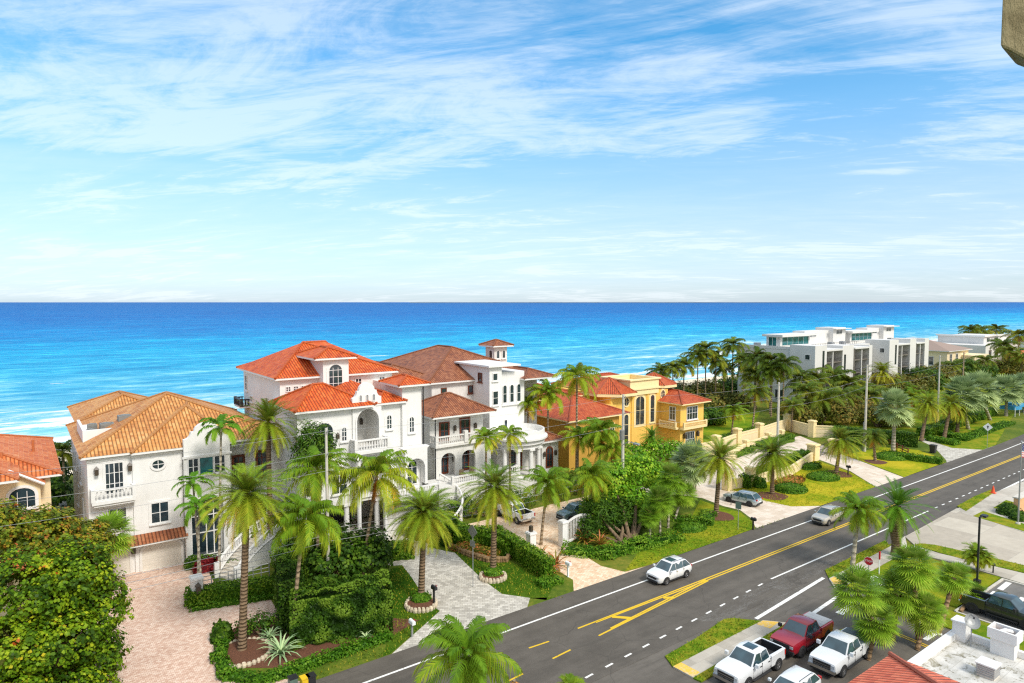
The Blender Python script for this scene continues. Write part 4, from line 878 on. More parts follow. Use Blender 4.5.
# ================================================================== white condominium block
H = thing('apartment_block', 'white modern four storey apartment block with flat roofs and teal glass beyond the palms', 'apartment block', (154, 85, 0))
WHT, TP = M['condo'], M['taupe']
def cbox(name, x0, x1, y0, y1, z0, z1, m=WHT): return MB().box(x0, x1, y0, y1, z0, z1).build(name, m, H)
cbox('wall', 155, 221, 91.6, 107, 0, 13.6)
FB = south(91.6); FR = south(85)
for ui, (x0, n0) in enumerate(((154, 0), (192.4, 1))):
    x1 = 192.2 if ui == 0 else 220.6; zt = 14.9 if ui == 0 else 15.0
    # projecting corner block with a blank side wall
    cbox('wall', x0, x0 + 5.4, 85, 91.6, 0, zt); window(H, west(x0), 86.2, 87.6, 11.4, 12.8, 1, 1, sill=False); window(H, west(x0), 88.6, 90.6, 3, 6, 2, 1, sill=False)
    window(H, FR, x0 + 3.4, x0 + 4.2, 8.2, 13.6, 1, 3, sill=False, mat=M['dark']); window(H, FR, x0 + .8, x0 + 2.6, .6, 3.2, 2, 1, gl=M['tealglass'], sill=False)
    # recessed balconies between fins
    bays = ((x0 + 5.4, x0 + 15.8), (x0 + 21.5, x0 + 29.5)) if ui == 0 else ((x0 + 5.4, x0 + 15.6), (x0 + 19.5, x0 + 25.4))
    for bx0, bx1 in bays:
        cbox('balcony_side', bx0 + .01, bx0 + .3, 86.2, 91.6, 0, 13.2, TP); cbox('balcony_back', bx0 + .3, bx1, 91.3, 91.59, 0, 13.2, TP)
        cbox('balcony_roof', bx0, bx1, 86.0, 91.59, 13.2, 13.6)
        for z in (3.3, 6.7, 10.1):
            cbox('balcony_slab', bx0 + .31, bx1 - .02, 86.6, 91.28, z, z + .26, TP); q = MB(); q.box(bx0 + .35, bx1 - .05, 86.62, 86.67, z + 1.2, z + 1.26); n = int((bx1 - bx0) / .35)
            for i in range(n): q.box(bx0 + .4 + i * (bx1 - bx0 - .5) / n, bx0 + .43 + i * (bx1 - bx0 - .5) / n, 86.63, 86.66, z + .26, z + 1.2)
            q.build('balcony_rail', M['dark'], H)
        for kf in (.52,): cbox('fin', bx0 + (bx1 - bx0) * kf, bx0 + (bx1 - bx0) * kf + .35, 86.35, 91.29, 0, 13.19)
        fb_ = south(91.3)
        for z in (.1, 3.56, 6.96, 10.36):
            w__ = bx1 - bx0; window(H, fb_, bx0 + w__ * .1, bx0 + w__ * .46, z, z + 2.5, 2, 1, mat=M['dark'], name='glass_door', sill=False); window(H, fb_, bx0 + w__ * .54, bx0 + w__ * .92, z, z + 2.5, 2, 1, mat=M['dark'], name='glass_door', sill=False, gl=M['tealglass'])
    if ui == 0:
        cbox('wall', x0 + 15.8, x0 + 21.5, 86.4, 91.6, 0, 14.3); cbox('fin', x0 + 29.5, x0 + 31.2, 86.2, 91.6, 0, 13.9); cbox('wall', x0 + 31.2, x0 + 38.4, 90.2, 91.6, 0, 13.9)
        window(H, south(86.4), x0 + 16.6, x0 + 17.4, 4, 12, 1, 3, sill=False, mat=M['dark'])
    else:
        cbox('wall', x0 + 15.6, x0 + 19.5, 86.2, 91.6, 0, 14.8); cbox('fin', x0 + 25.4, x0 + 28.2, 86.2, 91.6, 0, 14.6);
for f_, a, b, z0, z1, g_ in ((west(155), 93, 95, 7.5, 10, 0), (west(155), 97, 103, .8, 3.6, 1), (west(155), 100, 102, 5, 9, 1), (west(155), 93.5, 96, .8, 3.4, 0)): window(H, f_, a, b, z0, z1, 2, 1, sill=False, gl=M['tealglass'] if g_ else M['glass'])
cbox('terrace_wall', 154.9, 155.15, 91.61, 107, 13.6, 14.3)
for (x0, x1, x2) in ((157, 171, 190), (192.6, 206, 220)):
    cbox('penthouse', x0, x1, 96, 100, 13.6, 16.6); cbox('penthouse_roof', x0 - 1.4, x1 + 1.0, 94.6, 100.4, 16.6, 17.15); cbox('penthouse', x1 + .01, x2, 97.5, 101, 13.6, 17.6 - .02); cbox('penthouse', x2 - 6.5, x2 + .4, 96.2, 101.4, 13.6, 18.3)
    window(H, south(96), x0 + .6, x1 - .6, 14.2, 16.5, 5, 1, gl=M['tealglass'], sill=False); window(H, west(x0), 97, 99.4, 14, 16.5, 2, 1, gl=M['tealglass'], sill=False); window(H, south(97.5), x1 + 2.2, x1 + 6, 15.9, 17.1, 2, 1, sill=False); window(H, south(96.2), x2 - 5, x2 - 1.6, 16.4, 17.7, 2, 1, sill=False); cbox('canopy', x2 - 7.4, x2 + 1.4, 95.0, 96.19, 17.9, 18.1)
q = MB()
for (x0, x1) in ((156, 190), (194, 219)):
    q.box(x0, x1, 92.0, 92.06, 14.5, 14.56)
    for i in range(int((x1 - x0) / 1.2)): q.box(x0 + i * 1.2, x0 + i * 1.2 + .05, 92.0, 92.05, 13.6, 14.5)
q.build('roof_rail', M['dark'], H)
for x, y in ((160, 92.6), (176, 92.4), (183, 92.8), (199, 92.4), (211, 92.6), (158, 103)): cbox('roof_box', x, x + 1.5, y + .2, y + 1.4, 13.6, 14.7, M['grey'])

# ================================================================== houses farther up the road
def far_house(label, blocks, roofs, wins, wm_, rm):
    x, y = blocks[0][0], blocks[0][2]; h = thing('house', label, 'house', (x, y, 0), 'houses farther up the road')
    for b in blocks: MB().box(*b).build('wall', wm_, h)
    for r_ in roofs: hip(h, *r_, rm, caps=False)
    for f_, a, b, c_, d in wins: window(h, f_, a, b, c_, d, 2, 2)
far_house('cream villa with brown hipped roof just past the white apartment block', [(250, 268, 92, 110, 0, 9), (262, 275, 88, 108, 0, 7.2)], [(249, 269, 91, 111, 9.1, .3)], [(south(92), 252, 254, 5, 8), (south(92), 257, 259, 5, 8), (west(250), 96, 99, 4, 7), (west(250), 103, 106, 5, 7.6), (south(88), 264, 267, 4, 6)], M['cream'], M['roof_grey'])
far_house('low villa with dark roof on the shore behind the cream villa', [(285, 303, 116, 128, 0, 9)], [(284, 304, 115, 129, 9.2, .25)], [(south(116), 288, 292, 5, 8), (west(285), 119, 123, 5, 8)], M['condo'], M['roof_grey'])
H = thing('house', 'plain white flat roofed building standing among the far palms', 'house', (290, 92, 0), 'houses farther up the road')
MB().box(290, 326, 94, 114, 0, 9.2).build('wall', M['condo'], H); MB().box(300, 328, 98, 114, 9.2, 12.0).build('upper_wall', M['condo'], H); q = MB(); q.box(299.4, 328.6, 97.4, 98, 12.0, 12.6); q.box(299.4, 300, 98, 114.6, 12.0, 12.6); q.build('parapet', M['trim'], H)
for u in (293, 300, 308, 316): window(H, south(94), u, u + 3, 4.5, 7.5, 2, 1)
for u in (303, 312): window(H, south(98), u, u + 3, 9.8, 11.6, 2, 1)
far_house('yellow house with low terracotta roof half hidden by far palms', [(296, 330, 78, 90, 0, 6.2)], [(295, 331, 77, 91, 6.3, .22)], [(south(78), 299, 302, 2.5, 5), (south(78), 308, 311, 2.5, 5), (west(296), 80, 83, 2.5, 5)], M['yellow'], M['roof_coral'])
far_house('small pale house at the far bend of the road', [(372, 400, 92, 110, 0, 8)], [(371, 401, 91, 111, 8.1, .25)], [(south(92), 376, 380, 3, 6), (west(372), 96, 100, 3, 6)], M['white'], M['roof_grey'])
# ------------------------------------------------------------------ palms
UP = Vector((0, 0, 1))
def rv(a, b): return rng.uniform(a, b)
def frond(mb, Lh, el, az, curl, n, ll, lw, vee, hue, droop=.3, wind=None, bend2=False, fwdk=.55, start=.16, rach=.035):
    h = Vector((math.cos(az), math.sin(az), 0)); p = Vector((0, 0, 0)); ds = Lh / n; pts = []
    for i in range(n + 1):
        s = i / n; a = el - curl * s ** 1.35; d = h * math.cos(a) + UP * math.sin(a)
        if wind: d = (d + Vector(wind) * s * 1.1).normalized()
        pts.append((p.copy(), d)); p = p + d * ds
    for i in range(n):                                # midrib
        (p0, d0), (p1, d1) = pts[i], pts[i + 1]; sd = d0.cross(UP).normalized() * rach * (1 - .8 * i / n)
        mb.poly([p0 - sd, p0 + sd, p1 + sd * .9, p1 - sd * .9], [(min(1, hue + .25), 0)] * 4)
    for i in range(1, n + 1):
        s = i / n
        if s < start: continue
        p0, d = pts[i]; sd = d.cross(UP)
        if sd.length < 1e-3: sd = Vector((h.y, -h.x, 0))
        sd.normalize(); nr = sd.cross(d)
        env = math.sin(math.pi * (.12 + .83 * s)) ** .6
        for sg in (-1, 1):
            dr = (d * (fwdk + .5 * s) + sd * sg * (1 - .35 * s) + nr * (vee + rv(-.15, .15))).normalized()
            l = ll * env * rv(.85, 1.1); u = min(1, max(0, hue + rv(-.12, .12))); hw = d * lw * .5
            if bend2:
                m = p0 + dr * l * .55 - UP * droop * l * .12; e = p0 + dr * l - UP * droop * l * rv(.8, 1.3)
                mb.poly([p0 - hw, p0 + hw, m + hw, m - hw], [(u, 0)] * 4); mb.poly([m - hw, m + hw, e], [(min(1, u + .06), 1)] * 3)
            else:
                e = p0 + dr * l - UP * droop * l; mb.poly([p0 - hw, p0 + hw, e + hw * .15], [(u, 0), (u, 0), (u, 1)])
def crown_date(seed, nf=96, Lh=4.15, stiff=0.0):
    rng.seed(seed); mb = MB(); ga = 2.39996
    for i in range(nf):
        s = i / nf; el = R(80) - R(128) * s ** .85 + R(rv(-7, 7))
        frond(mb, Lh * rv(.78, 1.06) * (.75 + .25 * min(1, s * 4)), el, i * ga + rv(-.15, .15), R(68 - 22 * s) * (1 - stiff), 30, .66, .11, .38, .16 + .56 * s + rv(-.12, .14), .24, start=.1)
    return mb
def crown_coco(seed, nf=32, Lh=4.4, wind=None, droop=.75):
    rng.seed(seed); mb = MB(); ga = 2.39996
    for i in range(nf):
        s = i / nf; el = R(80) - R(105) * s + R(rv(-8, 8))
        frond(mb, Lh * rv(.72, 1.08) * (.7 + .3 * min(1, s * 3)), el, i * ga + rv(-.45, .45), R(85 - 15 * s) + R(rv(-16, 18)), 32, 1.05, .12, .12, .2 + .5 * s + rv(-.12, .14), droop * rv(.7, 1.1), wind, True, start=.14)
    return mb
def crown_fox(seed):
    rng.seed(seed); mb = MB()
    for i in range(13):
        s = i / 13; el = R(70) - R(80) * s; frond(mb, 2.4 * rv(.9, 1.05), el, i * 2.39996 + rv(-.2, .2), R(95), 22, .68, .17, .18, .3 + .3 * s + rv(-.1, .1), .45, bend2=True, start=.2)
    return mb
def fan(mb, base, d, rad, nb, hue, droopk, spread=R(250), fold=.25, wd=.11):
    sd = d.cross(UP)
    if sd.length < .05: sd = Vector((1, 0, 0))
    sd.normalize(); nr = sd.cross(d).normalized()
    for k in range(nb):
        a = -spread / 2 + spread * k / (nb - 1); dr = (d * math.cos(a) + sd * math.sin(a) + nr * fold * abs(math.sin(a))).normalized()
        l = rad * (.72 + .28 * math.cos(a * .5)) * rv(.9, 1.05); w_ = (sd * math.cos(a) - d * math.sin(a)) * wd * rad * .5; u = min(1, max(0, hue + rv(-.1, .1)))
        m = base + dr * l * .6; e = base + dr * l - UP * droopk * l * rv(.6, 1.2)
        mb.poly([base, m - w_, m + w_], [(u, 0)] * 3); mb.poly([m - w_, e, m + w_], [(min(1, u + .08), 1)] * 3)
def crown_fan(seed, nl=42, pet=1.1, rad=1.05, nb=15, droopk=.35, lo=-60, fold=.25, hue0=.2, wd=.11):
    rng.seed(seed); mb = MB()
    for i in range(nl):
        s = i / nl; el = R(82) - R(82 - lo) * s ** .85 + R(rv(-8, 8)); az = i * 2.39996 + rv(-.2, .2)
        d = Vector((math.cos(az) * math.cos(el), math.sin(az) * math.cos(el), math.sin(el))); b = d * pet * rv(.8, 1.1); b.z -= .12 * pet * s
        sd = d.cross(UP); sd = sd.normalized() * .025 if sd.length > .05 else Vector((.025, 0, 0))
        mb.poly([-sd, sd, b + sd, b - sd], [(min(1, hue0 + .4), 0)] * 4)
        d2 = (d - UP * .25).normalized(); fan(mb, b, d2, rad * rv(.85, 1.1), nb, hue0 + .35 * s + rv(-.1, .12), droopk, fold=fold, wd=wd)
    return mb
def skirt(seed, n=10, Lh=2.2):
    rng.seed(seed); mb = MB()
    for i in range(n): frond(mb, Lh * rv(.7, 1.1), R(rv(-75, -25)), i * 2.4 + rv(-.4, .4), R(rv(10, 40)), 12, .6, .08, .1, rv(.2, .9), .6, bend2=True)
    return mb
CROWN = {}
def proto(kind, mb, mat):
    me_o = mb.build('crown', mat); CROWN.setdefault(kind, []).append(me_o.data); bpy.data.objects.remove(me_o)
for sd_, nf_, st_ in ((11, 96, 0), (12, 84, .08), (13, 104, -.06), (14, 90, .04)): proto('date', crown_date(sd_, nf_, 4.15, st_), M['date'])
for sd_, nf_, L_, dr_ in ((21, 32, 4.4, .75), (22, 26, 4.7, .9), (23, 30, 4.2, .6), (24, 24, 4.5, 1.0), (25, 34, 4.3, .8)): proto('coco', crown_coco(sd_, nf_, L_, (rv(-.25, .25), rv(-.25, .25), 0), dr_), M['coco'])
for sd_ in (31, 32): proto('fox', crown_fox(sd_), M['foxtail'])
for sd_ in (41, 42, 43): proto('sabal', crown_fan(sd_, 46, 1.35, 1.4, 21, .14, -50, wd=.095, fold=.15), M['sabal'])
for sd_ in (51, 52): proto('silver', crown_fan(sd_, 46, 1.5, 1.45, 21, .06, -48, .3, .25, .14), M['silver'])
for sd_ in (61, 62): proto('canary', crown_date(sd_, 56, 4.1, .32), M['foxtail'])
for sd_ in (71, 72, 73): proto('wind', crown_coco(sd_, 26, 4.0, (-.75, -.28, -.12), .6), M['darkpalm'])
for sd_ in (81, 82): proto('darkcoco', crown_coco(sd_, 28, 4.4), M['darkpalm'])
proto('robel', crown_date(91, 22, 1.5, -.1), M['date'])
proto('dead', skirt(95, 11), M['dead']); proto('dead', skirt(96, 7, 2.6), M['dead'])
NPALM = [0]
def palm(kind, label, base, top, s=1.0, r=.16, group=None, barkm='bark', dead=0, lean=.3, boots=None, ringbase=True, name='palm_tree'):
    """base (x,y,z), top = crown centre (x,y,z)"""
    i = NPALM[0]; NPALM[0] += 1; rr = random.Random(i * 17 + 3)
    h = thing(name, label, 'palm tree', base, group)
    b, t_ = Vector(base), Vector(top); n = 9; pts = []; rad = []
    for k in range(n + 1):
        q = k / n; z = b.z + (t_.z - b.z) * q; q2 = q ** (1 + lean)
        pts.append((b.x + (t_.x - b.x) * q2, b.y + (t_.y - b.y) * q2, z)); rad.append(r * (1.35 - .5 * q ** .4) if ringbase else r * (1 + .06 * math.sin(k * 2.2)))
    mb = MB(); mb.tube(pts, rad, 9); mb.build('trunk', M[barkm], h, smooth=60)
    if boots:                                       # old leaf bases left on the trunk under the crown
        q = MB(); q.lathe([(r * 1.0, boots[0]), (r * boots[1], boots[0] + .3 * (boots[2])), (r * boots[1] * 1.1, boots[0] + .8 * boots[2]), (r * .8, boots[0] + boots[2])], (t_.x, t_.y), 10)
        for k in range(46):
            a = rr.uniform(0, 6.28); z = boots[0] + boots[2] * rr.uniform(.05, .95); ra = r * boots[1]; d = Vector((math.cos(a), math.sin(a), .9)).normalized(); p = Vector((t_.x + ra * .9 * math.cos(a), t_.y + ra * .9 * math.sin(a), z)); sd = Vector((-math.sin(a), math.cos(a), 0)) * .07
            q.poly([p - sd, p + sd, p + d * .34 + sd * .4, p + d * .34 - sd * .4])
        q.build('leaf_base', M['datebark'], h)
    c = bpy.data.objects.new('crown', CROWN[kind][i % len(CROWN[kind])]); COL.objects.link(c); c.parent = h; c.location = t_ - b; k = s * rr.uniform(.92, 1.08); c.scale = (k, k, k * rr.uniform(.94, 1.06)); c.rotation_euler = (rr.uniform(-.16, .16), rr.uniform(-.16, .16), rr.uniform(0, 6.28) if kind != 'wind' else rr.uniform(-.35, .35))
    if not dead and kind in ('coco', 'date') and rr.random() < .6: dead = 1 + (i % 2)
    if dead:
        c = bpy.data.objects.new('dead_fronds', CROWN['dead'][dead - 1]); COL.objects.link(c); c.parent = h; c.location = t_ - b - Vector((0, 0, .25)); c.scale = (s, s, s); c.rotation_euler = (0, 0, rr.uniform(0, 6.28))
    return h
def palm_at(kind, label, base, crown, s=1.0, r=.16, y=None, dy=0.0, **k):
    """base: pixel of the foot, or None with the plane y; crown: pixel of the crown's centre"""
    if base is not None: bx, by = G(*base)
    else: bx, by = onY(crown[0], crown[1], y)[0], y
    tx, tz = onY(crown[0], crown[1], by + dy); 
    return palm(kind, label, (bx, by, 0), (tx, by + dy, tz), s, r, **k)
GD, GC = 'date palms in the front gardens', 'coconut palms in the front gardens'
D = dict(group=GD, barkm='datebark', r=.26, lean=0)
palm_at('date', 'tall date palm rising from the ring of stones beside the blue agaves', (242, 652), (247, 494), 1.0, **D)
palm_at('date', 'date palm in front of the tan roof, beside the bright orange roofed villa', None, (268, 422), .92, y=66, **D)
palm_at('date', 'date palm in a ringed planter between the grey paver drive and dark front lawn', (421, 600), (424, 513), .92, **D)
palm_at('date', 'date palm in a ringed planter on the sloping lawn below the brown roofed villa', (493, 574), (495, 487), .92, **D)
C = dict(group=GC)
palm_at('coco', 'leaning coconut palm in front of the big clipped hedge, above the agaves', (293, 640), (304, 520), .9, .15, **C)
palm_at('coco', 'coconut palm growing out of the top of the clipped hedge near the villa steps', (318, 590), (318, 470), .92, .15, **C)
palm_at('coco', 'coconut palm with yellow lower fronds before the arched balcony of the orange roofed villa', (362, 590), (377, 476), 1.0, .15, dead=1, **C)
palm_at('coco', 'coconut palm against the corner wall of the brown roofed villa terrace', None, (486, 438), .62, .13, y=65, **C)
palm_at('coco', 'coconut palm by the round portico of the brown roofed villa', None, (510, 435), .62, .13, y=65, **C)
palm_at('coco', 'slanting coconut palm beside the beige drive behind the croton bed', (541, 545), (548, 484), .76, .14, dead=2, **C)
palm_at('coco', 'coconut palm with orange hanging frond beside the white driveway gate', (593, 532), (592, 476), .78, .14, dead=2, **C)
palm_at('coco', 'tallest coconut palm between the brown roofed villa and the yellow villa', None, (577, 378), 1.0, .16, y=70, **C)
palm_at('coco', 'coconut palm rising close against the ochre side of the yellow villa', None, (548, 394), .9, .15, y=72, dead=2, **C)
palm_at('coco', 'low drooping coconut palm between the white portico and the ochre wall', None, (528, 405), .65, .14, y=74, **C)
palm_at('coco', 'coconut palm before the low wing of the yellow villa, next to the utility pole', None, (600, 432), .88, .14, y=64, **C)
palm_at('coco', 'short coconut palm crowding the ochre wall of the yellow villa', None, (578, 437), .72, .14, y=67, **C)
palm_at('coco', 'small coconut palm below the low red roof, behind the broad leaved trees', None, (612, 450), .72, .14, y=62, **C)
F_ = dict(group='slender palms by the tan roofed villa entrance', barkm='greybark', lean=0)
palm_at('fox', 'thin tall palm with windswept crown level with the tan villa curved gable', (219, 575), (221, 428), 1.0, .11, dead=0, **F_)
palm_at('fox', 'slender palm reaching just under the wide window of the tan roofed villa', (201, 580), (193, 483), .92, .1, **F_)
palm_at('fox', 'shorter slender palm in front of the dark entry window of the tan roofed villa', (198, 590), (199, 507), .92, .1, **F_)
palm('canary', 'young spreading palm before the tall arched windows of the yellow villa', (*onY(650, 470, 70)[:1], 70, 0), (onY(651, 436, 70)[0], 70, onY(651, 436, 70)[1]), .62, .28, None, 'datebark')
palm_at('date', 'date palm on mulch circle beside the street sign and black mailbox', (716, 514), (720, 458), .92, **D)
palm_at('date', 'date palm on mulch circle in the middle of the yellowing island lawn', (772, 494), (773, 454), 1.05, **D)
palm_at('date', 'date palm on mulch circle beside the gated drive and mailbox', (836, 473), (841, 440), .92, **D)
palm_at('darkcoco', 'ragged brownish palm on mulch beside the utility pole past the gated drive', (875, 461), (873, 437), .7, .2, dead=1)
palm_at('coco', 'palm inside the garden wall next to the yellow villa corner', (731, 442), (734, 411), .72, .15)
palm_at('darkcoco', 'tall palm with drooping crown behind the cream garden wall pillars', (752, 434), (757, 392), .92, .17, dead=1)
palm_at('darkcoco', 'palm directly behind the cream garden wall, beside the tall white utility pole', (791, 432), (793, 405), .72, .15)
palm_at('darkcoco', 'low palm seen through the gap between the coral roof and the white tan roofed villa', None, (63, 452), .75, .15, y=104)
# windblown row along the beach
beach = [(660, 372, 'first windblown shore palm, standing alone just past the yellow villa roof', .7), (673, 368, 'short windblown shore palm between the lone palm and the taller beach palms', .75), (684, 366, 'windblown shore palm leaning against pale sea, thin trunk in full view', .8), (698, 356, 'tall windblown shore palm at the sea end of the clump', .9), (706, 350, 'tallest windblown shore palm of the seaside clump', .9), (716, 360, 'stocky windblown shore palm under the tallest palm', .85), (724, 368, 'low windblown shore palm squeezed in the seaside clump', .8), (733, 345, 'windblown shore palm with its crown up against the horizon water', .9), (744, 362, 'windblown shore palm in front of the low white end wing of the apartment block', .9), (757, 358, 'windblown palm masking the white apartment block side wall', .9), (771, 362, 'windblown palm under the stepped wing of the apartment block', .9), (784, 364, 'windblown palm nearest to the apartment block front corner', .85)]
for i, (x, y_, lb, s_) in enumerate(beach):
    palm_at('wind', lb, None, (x, y_), s_ * 1.4, .16, y=[104, 106, 106, 105, 106, 104, 104, 105, 100, 92, 86, 82][i], group='windblown palms along the shore', dead=0)
condo_p = [('darkcoco', 800, 378, 82, .9, 'dark palm at the foot of the apartment block front corner'), ('darkcoco', 815, 380, 81, .85, 'dark palm second along the apartment block from its front corner'), ('darkcoco', 834, 377, 82, .95, 'full dark palm before the first balcony stack of the apartment block'), ('darkcoco', 849, 384, 78, .9, 'dark palm under the balconies of the apartment block'), ('darkcoco', 862, 388, 77, .75, 'small dark palm beside the utility pole at the apartment block'), ('date', 882, 372, 80, .95, 'orange tinged date palm in front of the second apartment unit'), ('coco', 904, 390, 76, .85, 'bright green palm at the apartment block entrance'), ('darkcoco', 921, 379, 82, .85, 'dark palm at the far end corner of the apartment block'), ('darkcoco', 938, 384, 82, .85, 'dark palm just past the far end of the apartment block')]
for k_, x, y_, yy, s_, lb in condo_p: palm_at(k_, lb, None, (x, y_), s_ * 1.3, .17, y=yy, group='palms before the apartment block')
D2 = dict(group='date palms along the grey side lane', barkm='datebark', r=.3, lean=0)
palm_at('date', 'date palm at the corner of the grey side lane, nearest the black bin', (921, 441), (928, 404), .92, **D2)
palm_at('date', 'date palm on the roadside lawn across the lane from the black bin', (944, 438), (951, 403), .92, **D2)
palm_at('date', 'date palm on the roadside lawn next to the silver fan palms', (957, 432), (959, 411), .85, **D2)
B_ = dict(group='silver fan palms on the roadside lawn', barkm='greybark', r=.3, lean=0)
palm_at('silver', 'silver fan palm behind the clipped hedge beside the utility pole', (893, 452), (895, 408), 1.25, **B_)
palm_at('silver', 'silver fan palm first in the lawn row after the date palms', (968, 429), (962, 396), 1.5, **B_)
palm_at('silver', 'largest silver fan palm, middle of the lawn row', (990, 420), (979, 391), 1.75, **B_)
palm_at('silver', 'silver fan palm far along the lawn row near the blue shapes', (1006, 416), (1007, 391), 1.45, **B_)
palm_at('silver', 'half silver fan palm at the far end of the lawn row', (1024, 412), (1026, 388), 1.45, **B_)
palm_at('silver', 'pale silver fan palm beside the yellow villa behind the broad leaved trees', (694, 492), (692, 463), 1.1, **B_)
for i, (x, y_, yy, s_, lb) in enumerate(((951, 366, 86, .75, 'far dark palm in front of the cream villa'), (969, 366, 84, .8, 'far dark palm beside the terracotta roofed yellow house'), (986, 361, 83, .85, 'far dark palm between the two wooden poles'), (1003, 346, 86, 1.0, 'tall far palm rising over the white flat roofed building'), (1019, 336, 90, 1.1, 'tallest far palm at the bend of the road'), (971, 331, 122, 1.25, 'far palm on the skyline behind the white flat roofed building'), (981, 332, 124, 1.25, 'broad far palm on the skyline, middle of its clump'), (996, 330, 122, 1.2, 'far palm on the skyline with a star shaped crown'), (1010, 352, 80, .9, 'far palm low beside the second wooden pole'), (1022, 358, 76, .9, 'far palm above the silver fan palms'))):
    palm_at('darkcoco', lb, None, (x, y_), s_ * 1.35, .18, y=yy, group='palms far up the road')
# road side near the camera
palm_at('coco', 'green trunked coconut palm with orange dead fronds standing on the sidewalk verge', (852, 572), (859, 511), .66, .2, dead=1, barkm='greybark')
kb_ = G(896, 556); tx, tz = onY(897, 506, kb_[1]); palm('canary', 'thick trunked date palm with a brown pineapple shaped boss beside the sidewalk', (kb_[0], kb_[1], 0), (tx, kb_[1], tz), .98, .42, None, 'datebark', boots=(1.6, 1.5, tz - 1.9), lean=0)
sab = [((918, 640), (913, 565), 1.0, 'tallest cabbage palm at the back of the clump over the white flat roof', 1), ((884, 645), (856, 590), .95, 'cabbage palm on the road side of the clump above the white pickup', 0), ((893, 640), (897, 592), 1.0, 'full cabbage palm in the middle of the clump', 0), ((868, 660), (876, 622), .95, 'low cabbage palm with two trunks hanging over the salmon tile roof', 0), ((917, 650), (926, 612), .85, 'small cabbage palm between the clump and the parapet corner', 0), ((939, 633), (954, 578), .8, 'cabbage palm with brown leaf boots beside the lamp post', 1), ((960, 612), (974, 594), .6, 'smallest cabbage palm hanging over the dark pickup bed', 0)]
for b_, c_, s_, lb, bt in sab:
    h_ = palm_at('sabal', lb, b_, c_, s_ * .8, .17, group='cabbage palms beside the white flat roof', barkm='sabalbark', lean=0, ringbase=False, boots=None)
g0 = G(977, 573); h_ = palm('robel', 'small clumping dwarf palm on the verge beside the black lamp post', (g0[0], g0[1], 0), (g0[0] + .3, g0[1] + .2, 1.9), .95, .08, None, 'greybark')
for dx_, dy_ in ((-.5, .1), (.1, -.5)):
    MB().tube([(g0[0], g0[1], 0), (g0[0] + dx_ * .6, g0[1] + dy_ * .6, 1.0), (g0[0] + dx_, g0[1] + dy_, 1.7)], .07, 6).build('trunk', M['greybark'], h_)
    c = bpy.data.objects.new('crown', CROWN['robel'][0]); COL.objects.link(c); c.parent = h_; c.location = (dx_, dy_, 1.7); c.scale = (.75,) * 3; c.rotation_euler = (0, 0, dx_ * 3)
palm('coco', 'yellow green coconut palm whose crown alone shows against the near lane', (*G(466, 657, 5.9), 0), (*G(466, 657, 5.9), 5.9), .82, .16, dead=0)
palm('dead', 'brown wilted palm crown beside the yellow green one at the near lane', (*G(514, 680, 4.4), 0), (*G(514, 680, 4.4), 4.4), .5, .12)
palm('robel', 'little green palm tip at the edge of the near lane', (*G(570, 687, 3.6), 0), (*G(570, 687, 3.6), 3.6), .7, .1)

# ------------------------------------------------------------------ broad leaved trees, hedges, shrubs
def leaf(mb, p, nrm, size, u, asp=1.0):
    t_ = nrm.cross(Vector((rv(-1, 1), rv(-1, 1), rv(-1, 1))))
    if t_.length < 1e-3: return
    t_.normalize(); b = nrm.cross(t_); a = t_ * size * .5; b = b * size * .5 * asp
    mb.poly([p - a, p - a * .2 + b, p + a, p - a * .2 - b] if asp < .8 else [p - a - b * .6, p + a - b, p + a * .9 + b * .8, p - a * .8 + b], [(u, 0)] * 4)
def cloud(lumps, ncl, per, csz, lsz, asp=1.0, shell=.55, hue=(.1, .75)):
    """leaf clusters spread through overlapping lumps; ragged by noise"""
    mb = MB(); vol = [l[3] * l[4] * l[5] for l in lumps]; tot = sum(v ** .67 for v in vol)
    for (cx, cy, cz, rx, ry, rz), v in zip(lumps, vol):
        for k in range(int(ncl * v ** .67 / tot)):
            d = Vector((rng.gauss(0, 1), rng.gauss(0, 1), rng.gauss(0, 1))).normalized(); q = (shell + (1 - shell) * rng.random() ** .6)
            if d.z < -.55: continue
            q *= 1 + .5 * noise.noise(Vector((cx + d.x * 2.3, cy + d.y * 2.3, cz + d.z * 2.3)))
            c = Vector((cx + d.x * rx * q, cy + d.y * ry * q, cz + d.z * rz * q)); hu = rv(*hue)
            if c.z < .05: continue
            for j in range(per):
                off = Vector((rng.gauss(0, 1), rng.gauss(0, 1), rng.gauss(0, .8))) * csz; n_ = (d + off * .6 / csz * .8 + Vector((0, 0, .5)) + Vector((rv(-.6, .6), rv(-.6, .6), rv(-.3, .6)))).normalized()
                p = c + off
                if p.z > .02: leaf(mb, p, n_, lsz * rv(.7, 1.25), min(1, max(0, hu + rv(-.2, .2))), asp)
    return mb
